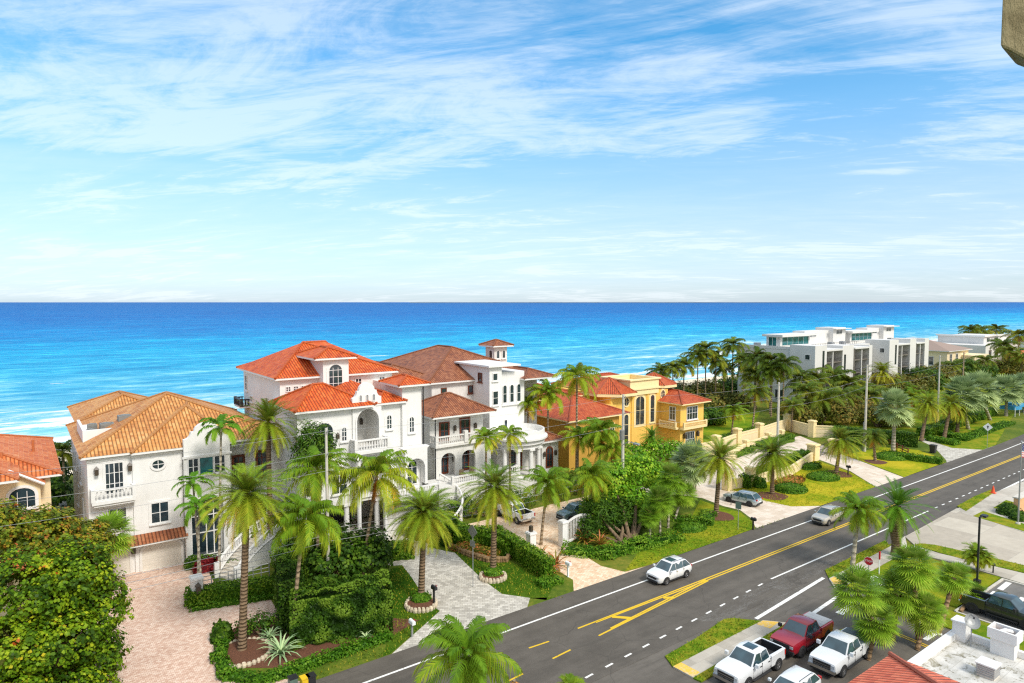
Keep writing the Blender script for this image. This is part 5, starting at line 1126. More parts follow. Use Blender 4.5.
def tree(label, lumps, mat, ncl, per, csz, lsz, trunk, asp=1.0, seed=1, group=None, name='tree', cat='tree', hue=(.1, .75), shell=.55):
    rng.seed(seed); x, y = trunk; h = thing(name, label, cat, (x, y, 0), group)
    mb = MB(); zt = max(l[2] for l in lumps); 
    for i, l in enumerate(lumps):
        a = Vector((x + .25 * math.cos(i * 2.3), y + .25 * math.sin(i * 2.3), 0)); e = Vector(l[:3]); m = a.lerp(e, .45) + Vector((rv(-.3, .3), rv(-.3, .3), .2)); r0 = .06 + .05 * (l[3])
        mb.tube([a, m, e + Vector((0, 0, -.2))], [min(.3, r0 * 1.4), min(.2, r0), .04], 7)
        for k in range(4):
            d = Vector((rv(-1, 1) * l[3], rv(-1, 1) * l[4], rv(-.3, 1) * l[5])) * .75; mb.tube([m.lerp(e, .6), e + d * .5, e + d], [.06, .04, .015], 5)
    mb.build('trunk', M['wood_limb'], h, smooth=60)
    cloud(lumps, ncl, per, csz, lsz, asp, shell, hue).build('crown', mat, h)
    return h
def P3(px_, py_, y): x, z = onY(px_, py_, y); return (x, y, z)
def lump(px_, py_, y, rx, ry, rz): return (*P3(px_, py_, y), rx, ry, rz)
tree('big yellow green sea grape tree filling the corner beside the pink paver drive', [lump(70, 575, 52, 2.6, 2.4, 2.2), lump(25, 590, 51, 2.6, 2.4, 2.3), lump(96, 605, 52, 2.0, 2.0, 2.0), lump(60, 640, 50, 2.8, 2.2, 2.0), lump(100, 652, 50.5, 1.5, 1.8, 1.6), lump(15, 645, 50, 2.4, 2.2, 1.8), lump(76, 596, 54, 2.2, 2.2, 1.8), lump(70, 690, 49, 2.8, 2, 1.5), lump(10, 690, 49, 2.2, 2, 1.5)], M['grape'], 4300, 13, .15, .165, G(70, 690), 1.0, 3, shell=.66, hue=(.0, .76))
tree('bronze tinged sea grape tree behind the bigger yellow green one', [lump(30, 535, 59, 2.8, 2.4, 1.9), lump(80, 545, 60, 2.2, 2.2, 1.7), lump(-8, 530, 58, 2.4, 2.2, 2.0), lump(55, 530, 61, 2.0, 2.0, 1.4)], M['grape2'], 2300, 13, .15, .165, G(30, 640), 1.0, 4, shell=.72, hue=(.0, .85))
h_ = palm_at('sabal', 'fan palm squeezed between the sea grapes and the arched garage door', None, (108, 536), 1.0, .14, y=64.5, barkm='sabalbark', lean=0, ringbase=False)
h_ = tree('green shrub glimpsed between the coral roofed house and the tan roofed villa', [(3.0, 98, 2.0, 1.5, 3, 2.4), (3.0, 108, 2.5, 2.5, 3, 2.6)], M['ficus'], 420, 8, .3, .3, (3, 100), 1.0, 5, name='shrub', cat='shrub')
def hedge(label, path, wd, h, mat, dens=34, lsz=.17, seed=2, z0=0, group=None, name='hedge', cat='hedge', rough=.08, taper=.94):
    """clipped hedge along a plan path: a dense core under a skin of leaves"""
    rng.seed(seed); x0, y0 = path[0]; mb = MB(); c = .06 + rough * 1.1; lsz *= .74
    for (ax, ay), (bx, by) in zip(path, path[1:]):
        a, b = Vector((ax, ay, 0)), Vector((bx, by, 0)); d = (b - a); ln = d.length; d.normalize(); n = Vector((-d.y, d.x, 0)); w2 = wd / 2
        cw = w2 - c; a2, b2 = a - d * (cw), b + d * (cw); pts = [a2 - n * cw, b2 - n * cw, b2 + n * cw, a2 + n * cw]
        mb.prism([(p.x, p.y) for p in pts], z0, z0 + max(.05, h - c))
        mb.uv[-6:] = [[(.15, 0)] * len(f) for f in mb.f[-6:]]
        lsz_ = lsz; ar = (ln + wd) * (wd + 2 * h) + 2 * wd * h; N = int(ar * dens * 1.9)
        for k in range(N):
            q = rng.random() * (wd + 2 * h + .001) ; s = rv(-w2, ln + w2); bm_ = 1 + .0
            off = noise.noise(Vector((ax * .3 + d.x * s, ay * .3 + d.y * s, q)) * .9) * rough * 2
            if q < h: p = a + d * s - n * (w2 + off) + UP * (z0 + q); nr = -n
            elif q < h + wd: p = a + d * s + n * (q - h - w2) + UP * (z0 + h + off); nr = UP.copy()
            else: p = a + d * s + n * (w2 + off) + UP * (z0 + q - h - wd); nr = n.copy()
            nr = (nr + Vector((rv(-.8, .8), rv(-.8, .8), rv(-.4, .9)))).normalized(); leaf(mb, p + nr * rv(-.06, .06), nr, lsz * rv(.7, 1.3), min(1, max(0, .45 + off * 2 + rv(-.3, .35))), 1.0)
        for e_, sg in ((a, -1), (b, 1)):
            for k in range(int(wd * h * dens * 1.9)):
                p = e_ + d * sg * (w2 + rv(-.06, .06)) + n * rv(-w2, w2) + UP * (z0 + rv(0, h)); nr = (d * sg + Vector((rv(-.8, .8), rv(-.8, .8), rv(-.4, .9)))).normalized(); leaf(mb, p, nr, lsz * rv(.7, 1.3), min(1, max(0, .45 + rv(-.3, .35))), 1.0)
    o = mb.build(name, mat, loc=(x0, y0, z0)); return tag(o, label, cat, group)
FH, GCV = M['ficus'], M['ground']
# big block of clipped ficus in front of the orange roofed villa
hedge('big square clipped ficus hedge behind the leaning coconut palm', [G(312, 636), G(371, 628)], 3.0, 3.7, FH, 62, .17, 11, rough=.34)
hedge('tall clipped hedge running back from the big square hedge along the pink drive', [G(293, 628), (18.6, 58.5)], 2.0, 3.3, FH, 48, .17, 12, rough=.3)
rng.seed(5); tree('rounded leafy shrub mass behind the square hedge, below the arched balcony', [(21.5, 55, 2.6, 2.6, 2.4, 2.3), (24.5, 55, 2.8, 2.4, 2.4, 2.2), (22.5, 58.5, 3.0, 2.8, 2.2, 2.2), (26.2, 57.2, 2.2, 1.8, 2, 1.8), (19.8, 60, 2.4, 1.8, 1.8, 2)], FH, 1500, 8, .25, .25, (22, 56), 1.0, 6, name='shrub', cat='shrub')
hedge('clipped hedge beside the grey driveway bend', [(26.2, 60.2), (30.5, 58.6)], 1.2, 1.7, M['hedge'], 34, .18, 13)
hedge('low hedge edging the pink driveway below the staircase railing', [(11.3, 60.0), (17.0, 58.4)], 1.5, 1.4, M['hedge'], 34, .18, 14)
hedge('strip of ground cover at the foot of the pink driveway hedge', [(11.0, 58.9), (17.0, 57.3)], .7, .45, GCV, 30, .17, 15, rough=.1)
hedge('low border hedge curling around the agave bed', [G(224, 642), G(219, 660), G(228, 678), G(262, 683), G(305, 668), G(350, 652), G(384, 640)], 1.0, .5, GCV, 40, .16, 16, rough=.1)
hedge('low clipped hedge under the entry window of the tan roofed villa', [(13.0, 68.6), (16, 66.6)], 1.6, .9, M['hedge'], 34, .18, 17)
hedge('hedge with lime top above the stone ledge by the grey driveway', [G(455, 535), G(508, 556)], 1.1, 1.5, M['hedge'], 34, .18, 18)
hedge('long clipped hedge between the sloping lawn and the beige driveway', [(36.6, 58.5), G(497, 545), G(546, 577)], 1.2, 1.9, M['hedge'], 36, .18, 19)
hedge('dark tall hedge against the terrace of the brown roofed villa', [(34.2, 63), (35.6, 59.6)], 1.8, 2.8, FH, 34, .2, 20)
hedge('yellow flecked flower bed on the sloping lawn above the planter palm', [G(462, 550), G(492, 556)], 1.6, .6, plain and M['crotonleaf'], 24, .2, 21, name='flower_bed', cat='flower bed')
hedge('round clipped ground cover under the crotons by the beige driveway', [G(545, 585), G(553, 583)], 1.4, .5, GCV, 40, .16, 22)
hedge('curving bank of ground cover below the broad leaved trees', [G(572, 553), G(605, 556), G(640, 547), G(672, 540)], 2.0, .7, GCV, 30, .18, 23, rough=.25)
hedge('low mound of ground cover beside the mulch circle on the corner lawn', [G(680, 520), G(705, 523), G(708, 516)], 1.8, .45, GCV, 30, .18, 24, rough=.2)
def mound(label, pxy, rx, ry, h, seed, mat=None, name='shrub', cat='shrub', group=None, lsz=.16, n=2600):
    rng.seed(seed); cx, cy = G(*pxy); mb = MB(); mb.lathe([(.86, 0), (.84, h * .55), (.6, h * .82), (0, h * .86)], (0, 0), 18)
    mb.v = [(cx + p[0] * rx, cy + p[1] * ry, p[2]) for p in mb.v]; mb.uv = [[(.2, 0)] * len(f) for f in mb.f]
    for k in range(n):
        a = rv(0, 6.283); q = rng.random() ** .5; z = h * (1 - q ** 4) * .98 if rng.random() < .75 else rv(0, h); q2 = q if z > h * .3 else .97
        nr = Vector((math.cos(a) * q2 ** 2, math.sin(a) * q2 ** 2, 1.1 - q2)).normalized(); nr = (nr + Vector((rv(-.7, .7), rv(-.7, .7), rv(-.2, .7)))).normalized()
        leaf(mb, Vector((cx + rx * q2 * math.cos(a), cy + ry * q2 * math.sin(a), z + .02)), nr, lsz * rv(.7, 1.3), rv(.1, .9))
    return tag(mb.build(name, mat or GCV, loc=(cx, cy, 0)), label, cat, group)
GM = 'clipped shrubs on the island lawn'
mound('oval clipped shrub nearer the silver car on the island lawn', (791, 490), 2.4, 2.1, .75, 31, group=GM); mound('oval clipped shrub nearer the gated drive on the island lawn', (823, 478), 2.5, 2.2, .7, 32, group=GM)
mound('low flowering bed against the cream wall behind the island palm', (790, 482), 3.2, 1.4, .6, 33, M['crotonleaf'], 'flower_bed', 'flower bed'); mound('little clipped cone shrub beside the silver car', (760, 487), .9, .9, 1.3, 34, n=900)
mound('clipped shrub beside the wall gate at the gated drive', (812, 468), 2.2, 1.0, .7, 35); mound('round box shrub in the planter ring by the dark front lawn', (421, 602), .95, .95, .7, 36, n=1200, group='box rings under the planter palms'); mound('round box shrub in the planter ring on the sloping lawn', (493, 576), .95, .95, .7, 37, n=1200, group='box rings under the planter palms')
mound('clipped ground cover beneath the silver fan palm past the gated drive', (892, 457), 3.6, 2.6, .6, 38, n=3000); mound('green mound of ground cover between the tree clump and the street sign', (690, 528), 2.2, 1.6, .5, 39)
mound('dark green shrub at the base of the tallest date palm', (222, 640), .8, .8, 1.3, 40, FH, lsz=.22, n=800)
tree('loose dark shrub beside the tall date palm near the pink drive', [lump(262, 622, 51.5, 1.0, .9, .9), lump(283, 618, 51.5, .9, .8, .9), lump(243, 628, 51.6, .7, .7, .8)], FH, 260, 8, .16, .2, G(262, 634), .7, 44, name='shrub', cat='shrub')
# planter rings
def stone_ring(label, pxy, r, arc=(0, 360), h=.4):
    cx, cy = G(*pxy); h_ = thing('planter', label, 'planter', (cx, cy, 0), 'stone planter rings'); rr = random.Random(int(cx * 10)); mb = MB(); n = int(r * 2 * math.pi * (arc[1] - arc[0]) / 360 / .34)
    for i in range(n):
        a = R(arc[0] + (arc[1] - arc[0]) * i / n); k = rr.uniform(.14, .2); x, y = cx + r * math.cos(a), cy + r * math.sin(a); mb.lathe([(k, 0), (k * 1.1, h * .5), (k * .7, h * rr.uniform(.85, 1.1)), (0, h)], (x, y), 6)
    mb.build('stone_rim', M['stone'], h_, smooth=50); MB().lathe([(r * .98, .0), (r * .95, h * .7), (0, h * .75)], (cx, cy), 20).build('soil', M['mulch'], h_)
stone_ring('ring of pale stones around the date palm on the dark front lawn', (421, 606), 1.25); stone_ring('ring of pale stones around the date palm on the sloping lawn', (493, 578), 1.15); stone_ring('wide ring of pale stones around the tallest date palm by the agaves', (243, 654), 1.9, h=.3)
def rosette(label, pxy, n, Lh, wd, mat, seed, name='agave', cat='agave', group=None, up=70, rad=.5, z=0.0):
    rng.seed(seed); cx, cy = G(*pxy); mb = MB()
    for i in range(n):
        el = R(up) - R(up - 8) * (i / n) + R(rv(-8, 8)); az = i * 2.39996; h = Vector((math.cos(az), math.sin(az), 0)); sd = Vector((-h.y, h.x, 0)); u = rv(.2, .9); l = Lh * rv(.8, 1.1); pr = None
        for k in range(5):
            s = k / 4; a = el - R(25) * s * s; p = Vector((cx, cy, z + .12)) + h * (l * s * math.cos(a)) + UP * (l * s * math.sin(a)); w_ = wd * (1 - s) ** .6 * (.7 + s * .6)
            cur = (p - sd * w_ * .5 + UP * w_ * .18, p, p + sd * w_ * .5 + UP * w_ * .18)
            if pr:
                mb.poly([pr[0], pr[1], cur[1], cur[0]], [(u, 0)] * 4); mb.poly([pr[1], pr[2], cur[2], cur[1]], [(u, 0)] * 4)
            pr = cur
    return tag(mb.build(name, mat, loc=(cx, cy, z)), label, cat, group)
rosette('large blue green agave at the roadside end of the bed', (281, 655), 38, 1.75, .2, M['agave'], 3, group='agaves in the mulch bed'); rosette('smaller blue green agave behind the large one', (270, 640), 26, 1.2, .17, M['agave'], 4, group='agaves in the mulch bed'); rosette('little agave alone at the end of the big square hedge', (366, 640), 16, .7, .12, M['agave'], 5, group='agaves in the mulch bed')
for i, (x, y_, lb) in enumerate(((556, 567, 'tall red and green croton beside the beige driveway'), (548, 574, 'croton with pink leaves at the end of the long clipped hedge'), (541, 562, 'low croton under the slanting coconut palm'), (584, 542, 'yellow striped croton by the white driveway gate'), (600, 546, 'green spiky croton under the gate side coconut palm'))):
    rosette(lb, (x, y_), 30, 1.7, .22, M['crotonleaf'], 50 + i, 'croton', 'shrub', 'crotons along the beige driveway', 80)
mound('dark red leaved shrubs under the entry window of the tan roofed villa', (207, 571), 1.2, .6, 1.1, 60, M['redleaf'], lsz=.26, n=700)
rosette('spiky green plant beside the white gate pier of the pink drive', (197, 596), 26, 1.2, .16, M['ground'], 61, 'yucca', 'shrub', up=75)
# dense tree clump in the middle
tree('big bright green leafy tree crowning the clump beside the yellow villa', [lump(640, 470, 54, 2.6, 2.4, 1.9), lump(612, 480, 54, 2.4, 2.2, 2.0), lump(660, 480, 55, 2.4, 2.2, 1.8), lump(630, 500, 53, 2.8, 2.2, 2.2), lump(595, 510, 53.5, 1.8, 1.8, 2.2)], M['broad'], 2000, 9, .24, .22, G(632, 540), 1.0, 71)
tree('dark narrow leaved pandanus thicket under the big bright tree', [lump(600, 515, 52, 2.2, 1.8, 2.2), lump(622, 518, 51.5, 2.4, 1.6, 2.2), lump(645, 520, 51.5, 2.0, 1.6, 2.2), lump(585, 530, 52, 1.4, 1.4, 1.4)], M['ficus'], 1300, 9, .26, .42, G(622, 545), .28, 72, name='shrub', cat='shrub')
for i, (b_, c_, s_, lb) in enumerate((((668, 528), (672, 478), .95, 'tallest light green fan palm at the road end of the clump'), ((660, 535), (660, 500), .9, 'middle light green fan palm of the clump'), ((675, 520), (684, 494), .85, 'light green fan palm nearest the silver palm'), ((650, 538), (650, 515), .7, 'lowest light green fan palm under the pandanus'))):
    palm_at('sabal', lb, b_, c_, s_ * .82, .12, group='light green fan palms in the clump', barkm='greybark')
tree('dark bushy palm like shrub before the arched window of the orange roofed villa', [lump(312, 437, 63, 1.5, 1.3, 1.5), lump(325, 445, 63, 1.1, 1.1, 1.2), lump(305, 452, 63, 1.2, 1.2, 1.4)], M['ficus'], 420, 9, .25, .5, (onY(314, 440, 63)[0], 63), .22, 73, name='shrub', cat='shrub')
tree('leafy shrub at the foot of the yellow villa, left of its windows', [(80, 70, 2.2, 3, 2, 2), (75, 70, 2, 2.6, 2, 1.9), (85.5, 70.5, 1.6, 2.4, 1.6, 1.4)], M['broad'], 520, 8, .3, .28, (80, 70), 1.0, 74, name='shrub', cat='shrub')
tree('dark undergrowth between the brown roofed villa portico and the yellow villa', [(58.5, 64.5, 1.6, 2, 1.6, 1.7), (62, 65, 1.8, 2.4, 1.6, 1.9), (55, 64.5, 1.3, 1.8, 1.4, 1.3), (66, 64.5, 1.8, 2.2, 1.6, 1.8)], M['ficus'], 620, 8, .3, .3, (60, 65), .6, 75, name='shrub', cat='shrub')
# scrub by the beach and the thicket before the apartment block
for i, (cx, cy, n, lb) in enumerate(((120, 100, 5, 'dune scrub behind the back lawn of the yellow villa'), (112, 88, 3, 'round dark bush at the edge of the back lawn'), (134, 96, 5, 'dune scrub below the windblown palms'))):
    rng.seed(80 + i); tree(lb, [(cx + rv(-6, 6), cy + rv(-3, 3), 1.6, 3.2, 2.6, 1.9) for _ in range(n)], M['scrub'] if i != 1 else FH, 900, 8, .4, .4, (cx, cy), 1.0, 80 + i, 'scrub near the beach', 'shrub', 'shrub')
thk = [(128, 74, 'brown green thicket behind the cream wall and its pillars'), (138, 74, 'brown green thicket before the apartment block front corner'), (133, 66.5, 'olive thicket reaching down to the gated drive'), (146, 71, 'brown green thicket behind the tall utility pole'), (141, 64, 'olive thicket beside the wooden rail by the road'), (158, 73, 'brown green thicket under the orange tinged palm')]
for i, (cx, cy, lb) in enumerate(thk):
    rng.seed(90 + i); tree(lb, [(cx + rv(-4, 4), cy + rv(-2.5, 2.5), rv(1.8, 3.4), 2.8, 2.2, 2.0) for _ in range(5)], M['scrub'], 850, 8, .38, .34, (cx, cy), .8, 90 + i, 'thickets before the apartment block', 'shrub', 'shrub', (.05, .95))
hedge('clipped hedge standing beside the black bin at the side lane', [(122, 62), G(910, 446)], 2.2, 2.4, FH, 22, .25, 101); hedge('low clipped hedge along the verge in front of the bin', [G(905, 459), G(935, 463)], 1.8, .9, GCV, 22, .22, 102)
for i, (a_, b_, lb) in enumerate((((934, 441), (951, 444), 'low clipped box hedge under the lane side date palms'), ((947, 436), (960, 439), 'low clipped box hedge by the second lane palm'), ((925, 436), (990, 415), 'pale hedge running behind the silver fan palms'), ((962, 440), (1008, 424), 'strip of ground cover under the silver fan palms'))):
    hedge(lb, [G(*a_), G(*b_)], 2.2, [.8, .8, 1.6, .5][i], [GCV, GCV, M['hedge'], GCV][i], 14, .28, 110 + i, group='clipped planting on the roadside lawn')
hedge('clipped hedge inside the cream wall along the court', [(103, 66.2), (113, 66.8)], 1.4, 1.3, M['hedge'], 24, .2, 120); hedge('clipped hedge outside the low cream wall facing the island lawn', [(80, 53.6), (86, 54.6), (101, 57.2)], 1.5, 1.7, M['hedge'], 24, .2, 121); hedge('clipped hedge behind the pillared garden wall', [(100, 73), (118, 75)], 1.4, 1.4, M['hedge'], 24, .2, 122); hedge('clipped hedge between the low wall pillars near the yellow villa', [(90, 64.5), (100, 66)], 1.0, 1.0, M['hedge'], 24, .2, 123); hedge('clipped hedge beside the gated drive wall end', [(116, 60), (122, 57)], 1.6, 1.2, M['hedge'], 24, .2, 124)

tree('leafy planting along the foot of the terrace wall of the brown roofed villa', [(39.5 + i * 2.1, 64.8 + .3 * math.sin(i), 1.3 + .3 * math.sin(i * 2.2), 1.5, 1.1, 1.4) for i in range(6)], M['ficus'], 700, 9, .24, .24, (44, 64.8), .6, 130, name='shrub', cat='shrub')
tree('shrubs beside the grey driveway below the orange roofed villa entrance steps', [(34.6, 64.6, 1.2, 1.4, 1.2, 1.3), (36.6, 64.2, 1.4, 1.4, 1.2, 1.5), (37.6, 62.8, 1.1, 1.2, 1.2, 1.2)], M['ficus'], 420, 9, .24, .24, (36, 64), .7, 131, name='shrub', cat='shrub')
tree('dark shrubbery filling the gap under the date palm between the tan and orange roofed villas', [(18.6, 69, 1.6, 1.6, 1.4, 1.8), (20.8, 67.5, 1.8, 1.5, 1.5, 2.0), (21.2, 64, 1.6, 1.4, 1.4, 1.7)], M['ficus'], 520, 9, .24, .24, (20, 67), .7, 132, name='shrub', cat='shrub')
bt = [(190, 80, 'dark tree behind the first silver fan palms'), (204, 82, 'dark tree behind the largest silver fan palm'), (222, 84, 'dark tree in front of the cream villa with brown roof'), (246, 84, 'dark tree in front of the yellow house with terracotta roof'), (272, 80, 'dark tree beside the second wooden pole'), (330, 96, 'dark tree at the far bend of the road'), (178, 78, 'dark tree at the end corner of the apartment block')]
for i, (x, y, lb) in enumerate(bt):
    rng.seed(150 + i); tree(lb, [(x + rv(-7, 7), y + rv(-3, 3), rv(2.2, 4.4), 4.2, 3.2, 2.6) for _ in range(6)], M['ficus'] if i % 2 else M['scrub'], 900, 9, .5, .45, (x, y), .8, 150 + i, 'dark trees behind the silver fan palms')

for i in range(6):
    x = 92 + i * 17; rng.seed(170 + i)
    tree(['dune scrub right behind the yellow villa roof', 'low dune scrub under the lone shore palm', 'dune scrub at the feet of the shore palms', 'dune scrub filling in below the tallest shore palm', 'dune scrub beside the apartment block seaward corner', 'dune scrub behind the apartment block'][i], [(x + rv(-8, 8), 113 + rv(-4, 4), rv(1.4, 2.4), 4.5, 3.2, 2.2) for _ in range(6)], M['scrub'] if i % 2 else M['ficus'], 800, 9, .5, .45, (x, 113), .8, 170 + i, 'dune scrub along the beach', 'shrub', 'shrub')

# short grass standing on the nearer lawns and along their ragged edges
def inpoly(x, y, pl):
    r_ = False; j = len(pl) - 1
    for i in range(len(pl)):
        if (pl[i][1] > y) != (pl[j][1] > y) and x < (pl[j][0] - pl[i][0]) * (y - pl[i][1]) / (pl[j][1] - pl[i][1]) + pl[i][0]: r_ = not r_
        j = i
    return r_
M['grassblade'] = leafy('lawn_grass_blades', [(0, L(52, 86, 20)), (.5, L(92, 124, 30)), (1, L(160, 152, 60))], .25, .7, big=.25, bigamt=.5)
M['grassdry'] = leafy('yellowing_grass_blades', [(0, L(80, 110, 22)), (.5, L(132, 146, 32)), (1, L(184, 166, 58))], .25, .7, big=.25, bigamt=.5)
rng.seed(400)
for nm, mat, dens, z, skip, polys in (('lawn_grass', 'grassblade', 26, .01, (), [px((404, 566), (412, 578), (428, 603), (440, 611)) + [(20.9, 43.0), (20.3, 43)] + px((388, 640), (386, 570)), px((455, 553), (483, 580), (502, 594), (530, 598), (566, 597)) + [(35.6, 43)] + px((556, 580), (505, 560), (460, 540)), px((751, 521), (755, 531)) + [(73, 42.95), (49, 42.95)] + px((625, 571), (640, 550), (690, 520)), [(15.2, 43), (20.4, 43), (21.5, 46), (16.2, 44.6)]]),
        ('island_grass', 'grassdry', 12, .01, (), [px((722, 490), (747, 494), (761, 501), (791, 507)) + [(80.2, 43), (92, 43)] + px((875, 487), (850, 472), (812, 468))]),
        ('verge_grass', 'grassblade', 34, .1, (), [px((665, 657), (698, 638), (724, 620), (733, 619), (762, 622), (673, 668)), px((787, 624), (693, 679)) + [(36, 27.2), (47.6, 27.4)], px((825, 571), (829, 579), (890, 547), (885, 541)), px((957, 507), (975, 497), (991, 490.5), (993, 494), (966, 512)), px((914, 546), (920, 544.5), (935, 546), (980, 556), (1024, 566.5), (1024, 574), (960, 559.5), (940, 554))])):
    mb = MB()
    for pl in polys:
        xs_ = [p_[0] for p_ in pl]; ys_ = [p_[1] for p_ in pl]; A_ = (max(xs_) - min(xs_)) * (max(ys_) - min(ys_))
        for _ in range(int(A_ * dens)):
            x, y = rv(min(xs_) - .12, max(xs_) + .12), rv(min(ys_) - .12, max(ys_) + .12)
            if not inpoly(x + rv(-.1, .1), y + rv(-.1, .1), pl): continue
            u = rv(0, 1)
            for k in range(2):
                a = rv(0, 6.28); l = rv(.07, .17); d = Vector((math.cos(a), math.sin(a), 0)); b = Vector((x, y, z)); w_ = Vector((-d.y, d.x, 0)) * .03; mb.poly([b - w_, b + w_, b + d * l * .8 + UP * l], [(u, 0)] * 3)
    tag(mb.build(nm, M[mat]), kind='stuff')

fill = [('wind', 772, 372, 84, 'windblown palm low before the blank side wall of the apartment block'), ('darkcoco', 806, 392, 74, 'dark palm standing in the thicket before the first apartment unit'), ('darkcoco', 842, 396, 72, 'ragged dark palm in the thicket under the balconies'), ('wind', 755, 376, 90, 'windblown palm between the shore clump and the apartment block'), ('darkcoco', 870, 396, 71, 'short dark palm behind the utility pole with the light arm'), ('coco', 911, 398, 72, 'bright palm at the lane end of the thicket'), ('darkcoco', 823, 400, 71, 'small dark palm rising from the thicket near the cream wall')]
for k_, x, y_, yy, lb in fill: palm_at(k_, lb, None, (x, y_), 1.15, .17, y=yy, group='palms before the apartment block')
# ------------------------------------------------------------------ vehicles (forward is local +x)
def loft(mb, rings, close=True):
    n = len(rings[0]); b = len(mb.v)
    for r_ in rings: mb.v.extend(tuple(p) for p in r_)
    for i in range(len(rings) - 1):
        for k in range(n):
            k2 = (k + 1) % n; mb.f.append((b + i * n + k, b + i * n + k2, b + (i + 1) * n + k2, b + (i + 1) * n + k)); mb.uv.append(None); mb.mi.append(0)
    for e in (0, len(rings) - 1): mb.f.append(tuple(b + e * n + k for k in range(n))); mb.uv.append(None); mb.mi.append(0)
def bodyring(x, w_, zb, zt, crown=.03, tum=.9):
    return [(x, -w_ * .86, zb), (x, -w_ * .97, zb + .12), (x, -w_, zb + (zt - zb) * .45), (x, -w_ * .985, zb + (zt - zb) * .78), (x, -w_ * tum, zt), (x, -w_ * tum * .5, zt + crown), (x, 0, zt + crown * 1.3),
            (x, w_ * tum * .5, zt + crown), (x, w_ * tum, zt), (x, w_ * .985, zb + (zt - zb) * .78), (x, w_, zb + (zt - zb) * .45), (x, w_ * .97, zb + .12), (x, w_ * .86, zb)]
def wheel(parent, x, y, r, sg, rim='rim', wd=.24):
    wh = MB(); pts = [(r * .62, -wd / 2), (r * .93, -wd / 2), (r, -wd / 2 + .04), (r, wd / 2 - .04), (r * .93, wd / 2), (r * .62, wd / 2)]
    n = 20
    for (r0, y0), (r1, y1) in zip(pts, pts[1:]):
        for k in range(n):
            a, b = 2 * math.pi * k / n, 2 * math.pi * (k + 1) / n
            wh.poly([(x + r0 * math.cos(a), y + y0, r + r0 * math.sin(a)), (x + r0 * math.cos(b), y + y0, r + r0 * math.sin(b)), (x + r1 * math.cos(b), y + y1, r + r1 * math.sin(b)), (x + r1 * math.cos(a), y + y1, r + r1 * math.sin(a))])
    w_ = wh.build('wheel', M['rubber'], parent, smooth=40)
    rm = MB(); yo = y + sg * (wd / 2 - .012); f_ = Face(x, yo, 1, 0, 0, sg)
    ring = [(r * .64 * math.cos(2 * math.pi * k / 20), r + r * .64 * math.sin(2 * math.pi * k / 20)) for k in range(20)]
    inn = [(r * .54 * math.cos(2 * math.pi * k / 20), r + r * .54 * math.sin(2 * math.pi * k / 20)) for k in range(20)]
    rm.face = f_; rm.slab(ring, [inn], -.12, .0)
    for k in range(5):
        a = 2 * math.pi * k / 5 + .3; c, s = math.cos(a), math.sin(a); wv = r * .09
        rm.slab([(c * r * .1 - s * wv, r + s * r * .1 + c * wv), (c * r * .58 - s * wv * .7, r + s * r * .58 + c * wv * .7), (c * r * .58 + s * wv * .7, r + s * r * .58 - c * wv * .7), (c * r * .1 + s * wv, r + s * r * .1 - c * wv)], [], -.09, -.015)
    rm.slab([(r * .16 * math.cos(2 * math.pi * k / 10), r + r * .16 * math.sin(2 * math.pi * k / 10)) for k in range(10)], [], -.1, -.005)
    rm.build('rim', M[rim], w_)
    dk = MB(f_); dk.slab(ring, [], -.16, -.125); dk.build('hub', M['plastic'], w_)
def arches(parent, xs, y, r, mat, sg):
    for x in xs:
        mb = MB(Face(0, y, 1, 0, 0, sg)); o = [(x + r * 1.2 * math.cos(math.pi * k / 12), r + r * 1.16 * math.sin(math.pi * k / 12)) for k in range(13)]; o += [(x - r * 1.2, r * .62), (x + r * 1.2, r * .62)]; mb.slab(o, [], -.25, .012); mb.build('wheel_arch', M['plastic'], parent)
def quad_inset(mb, a, b, c, d, out, f=.06):
    """glass panel inset in the face a-b-c-d, lifted outwards"""
    P_ = [Vector(p) for p in (a, b, c, d)]; m = sum(P_, Vector()) / 4; n = (P_[1] - P_[0]).cross(P_[3] - P_[0]).normalized()
    if n.dot(m - Vector((m.x * .2, 0, .9))) < 0: n = -n
    Q = [p + (m - p).normalized() * f + n * out for p in P_]; mb.poly(Q); return Q
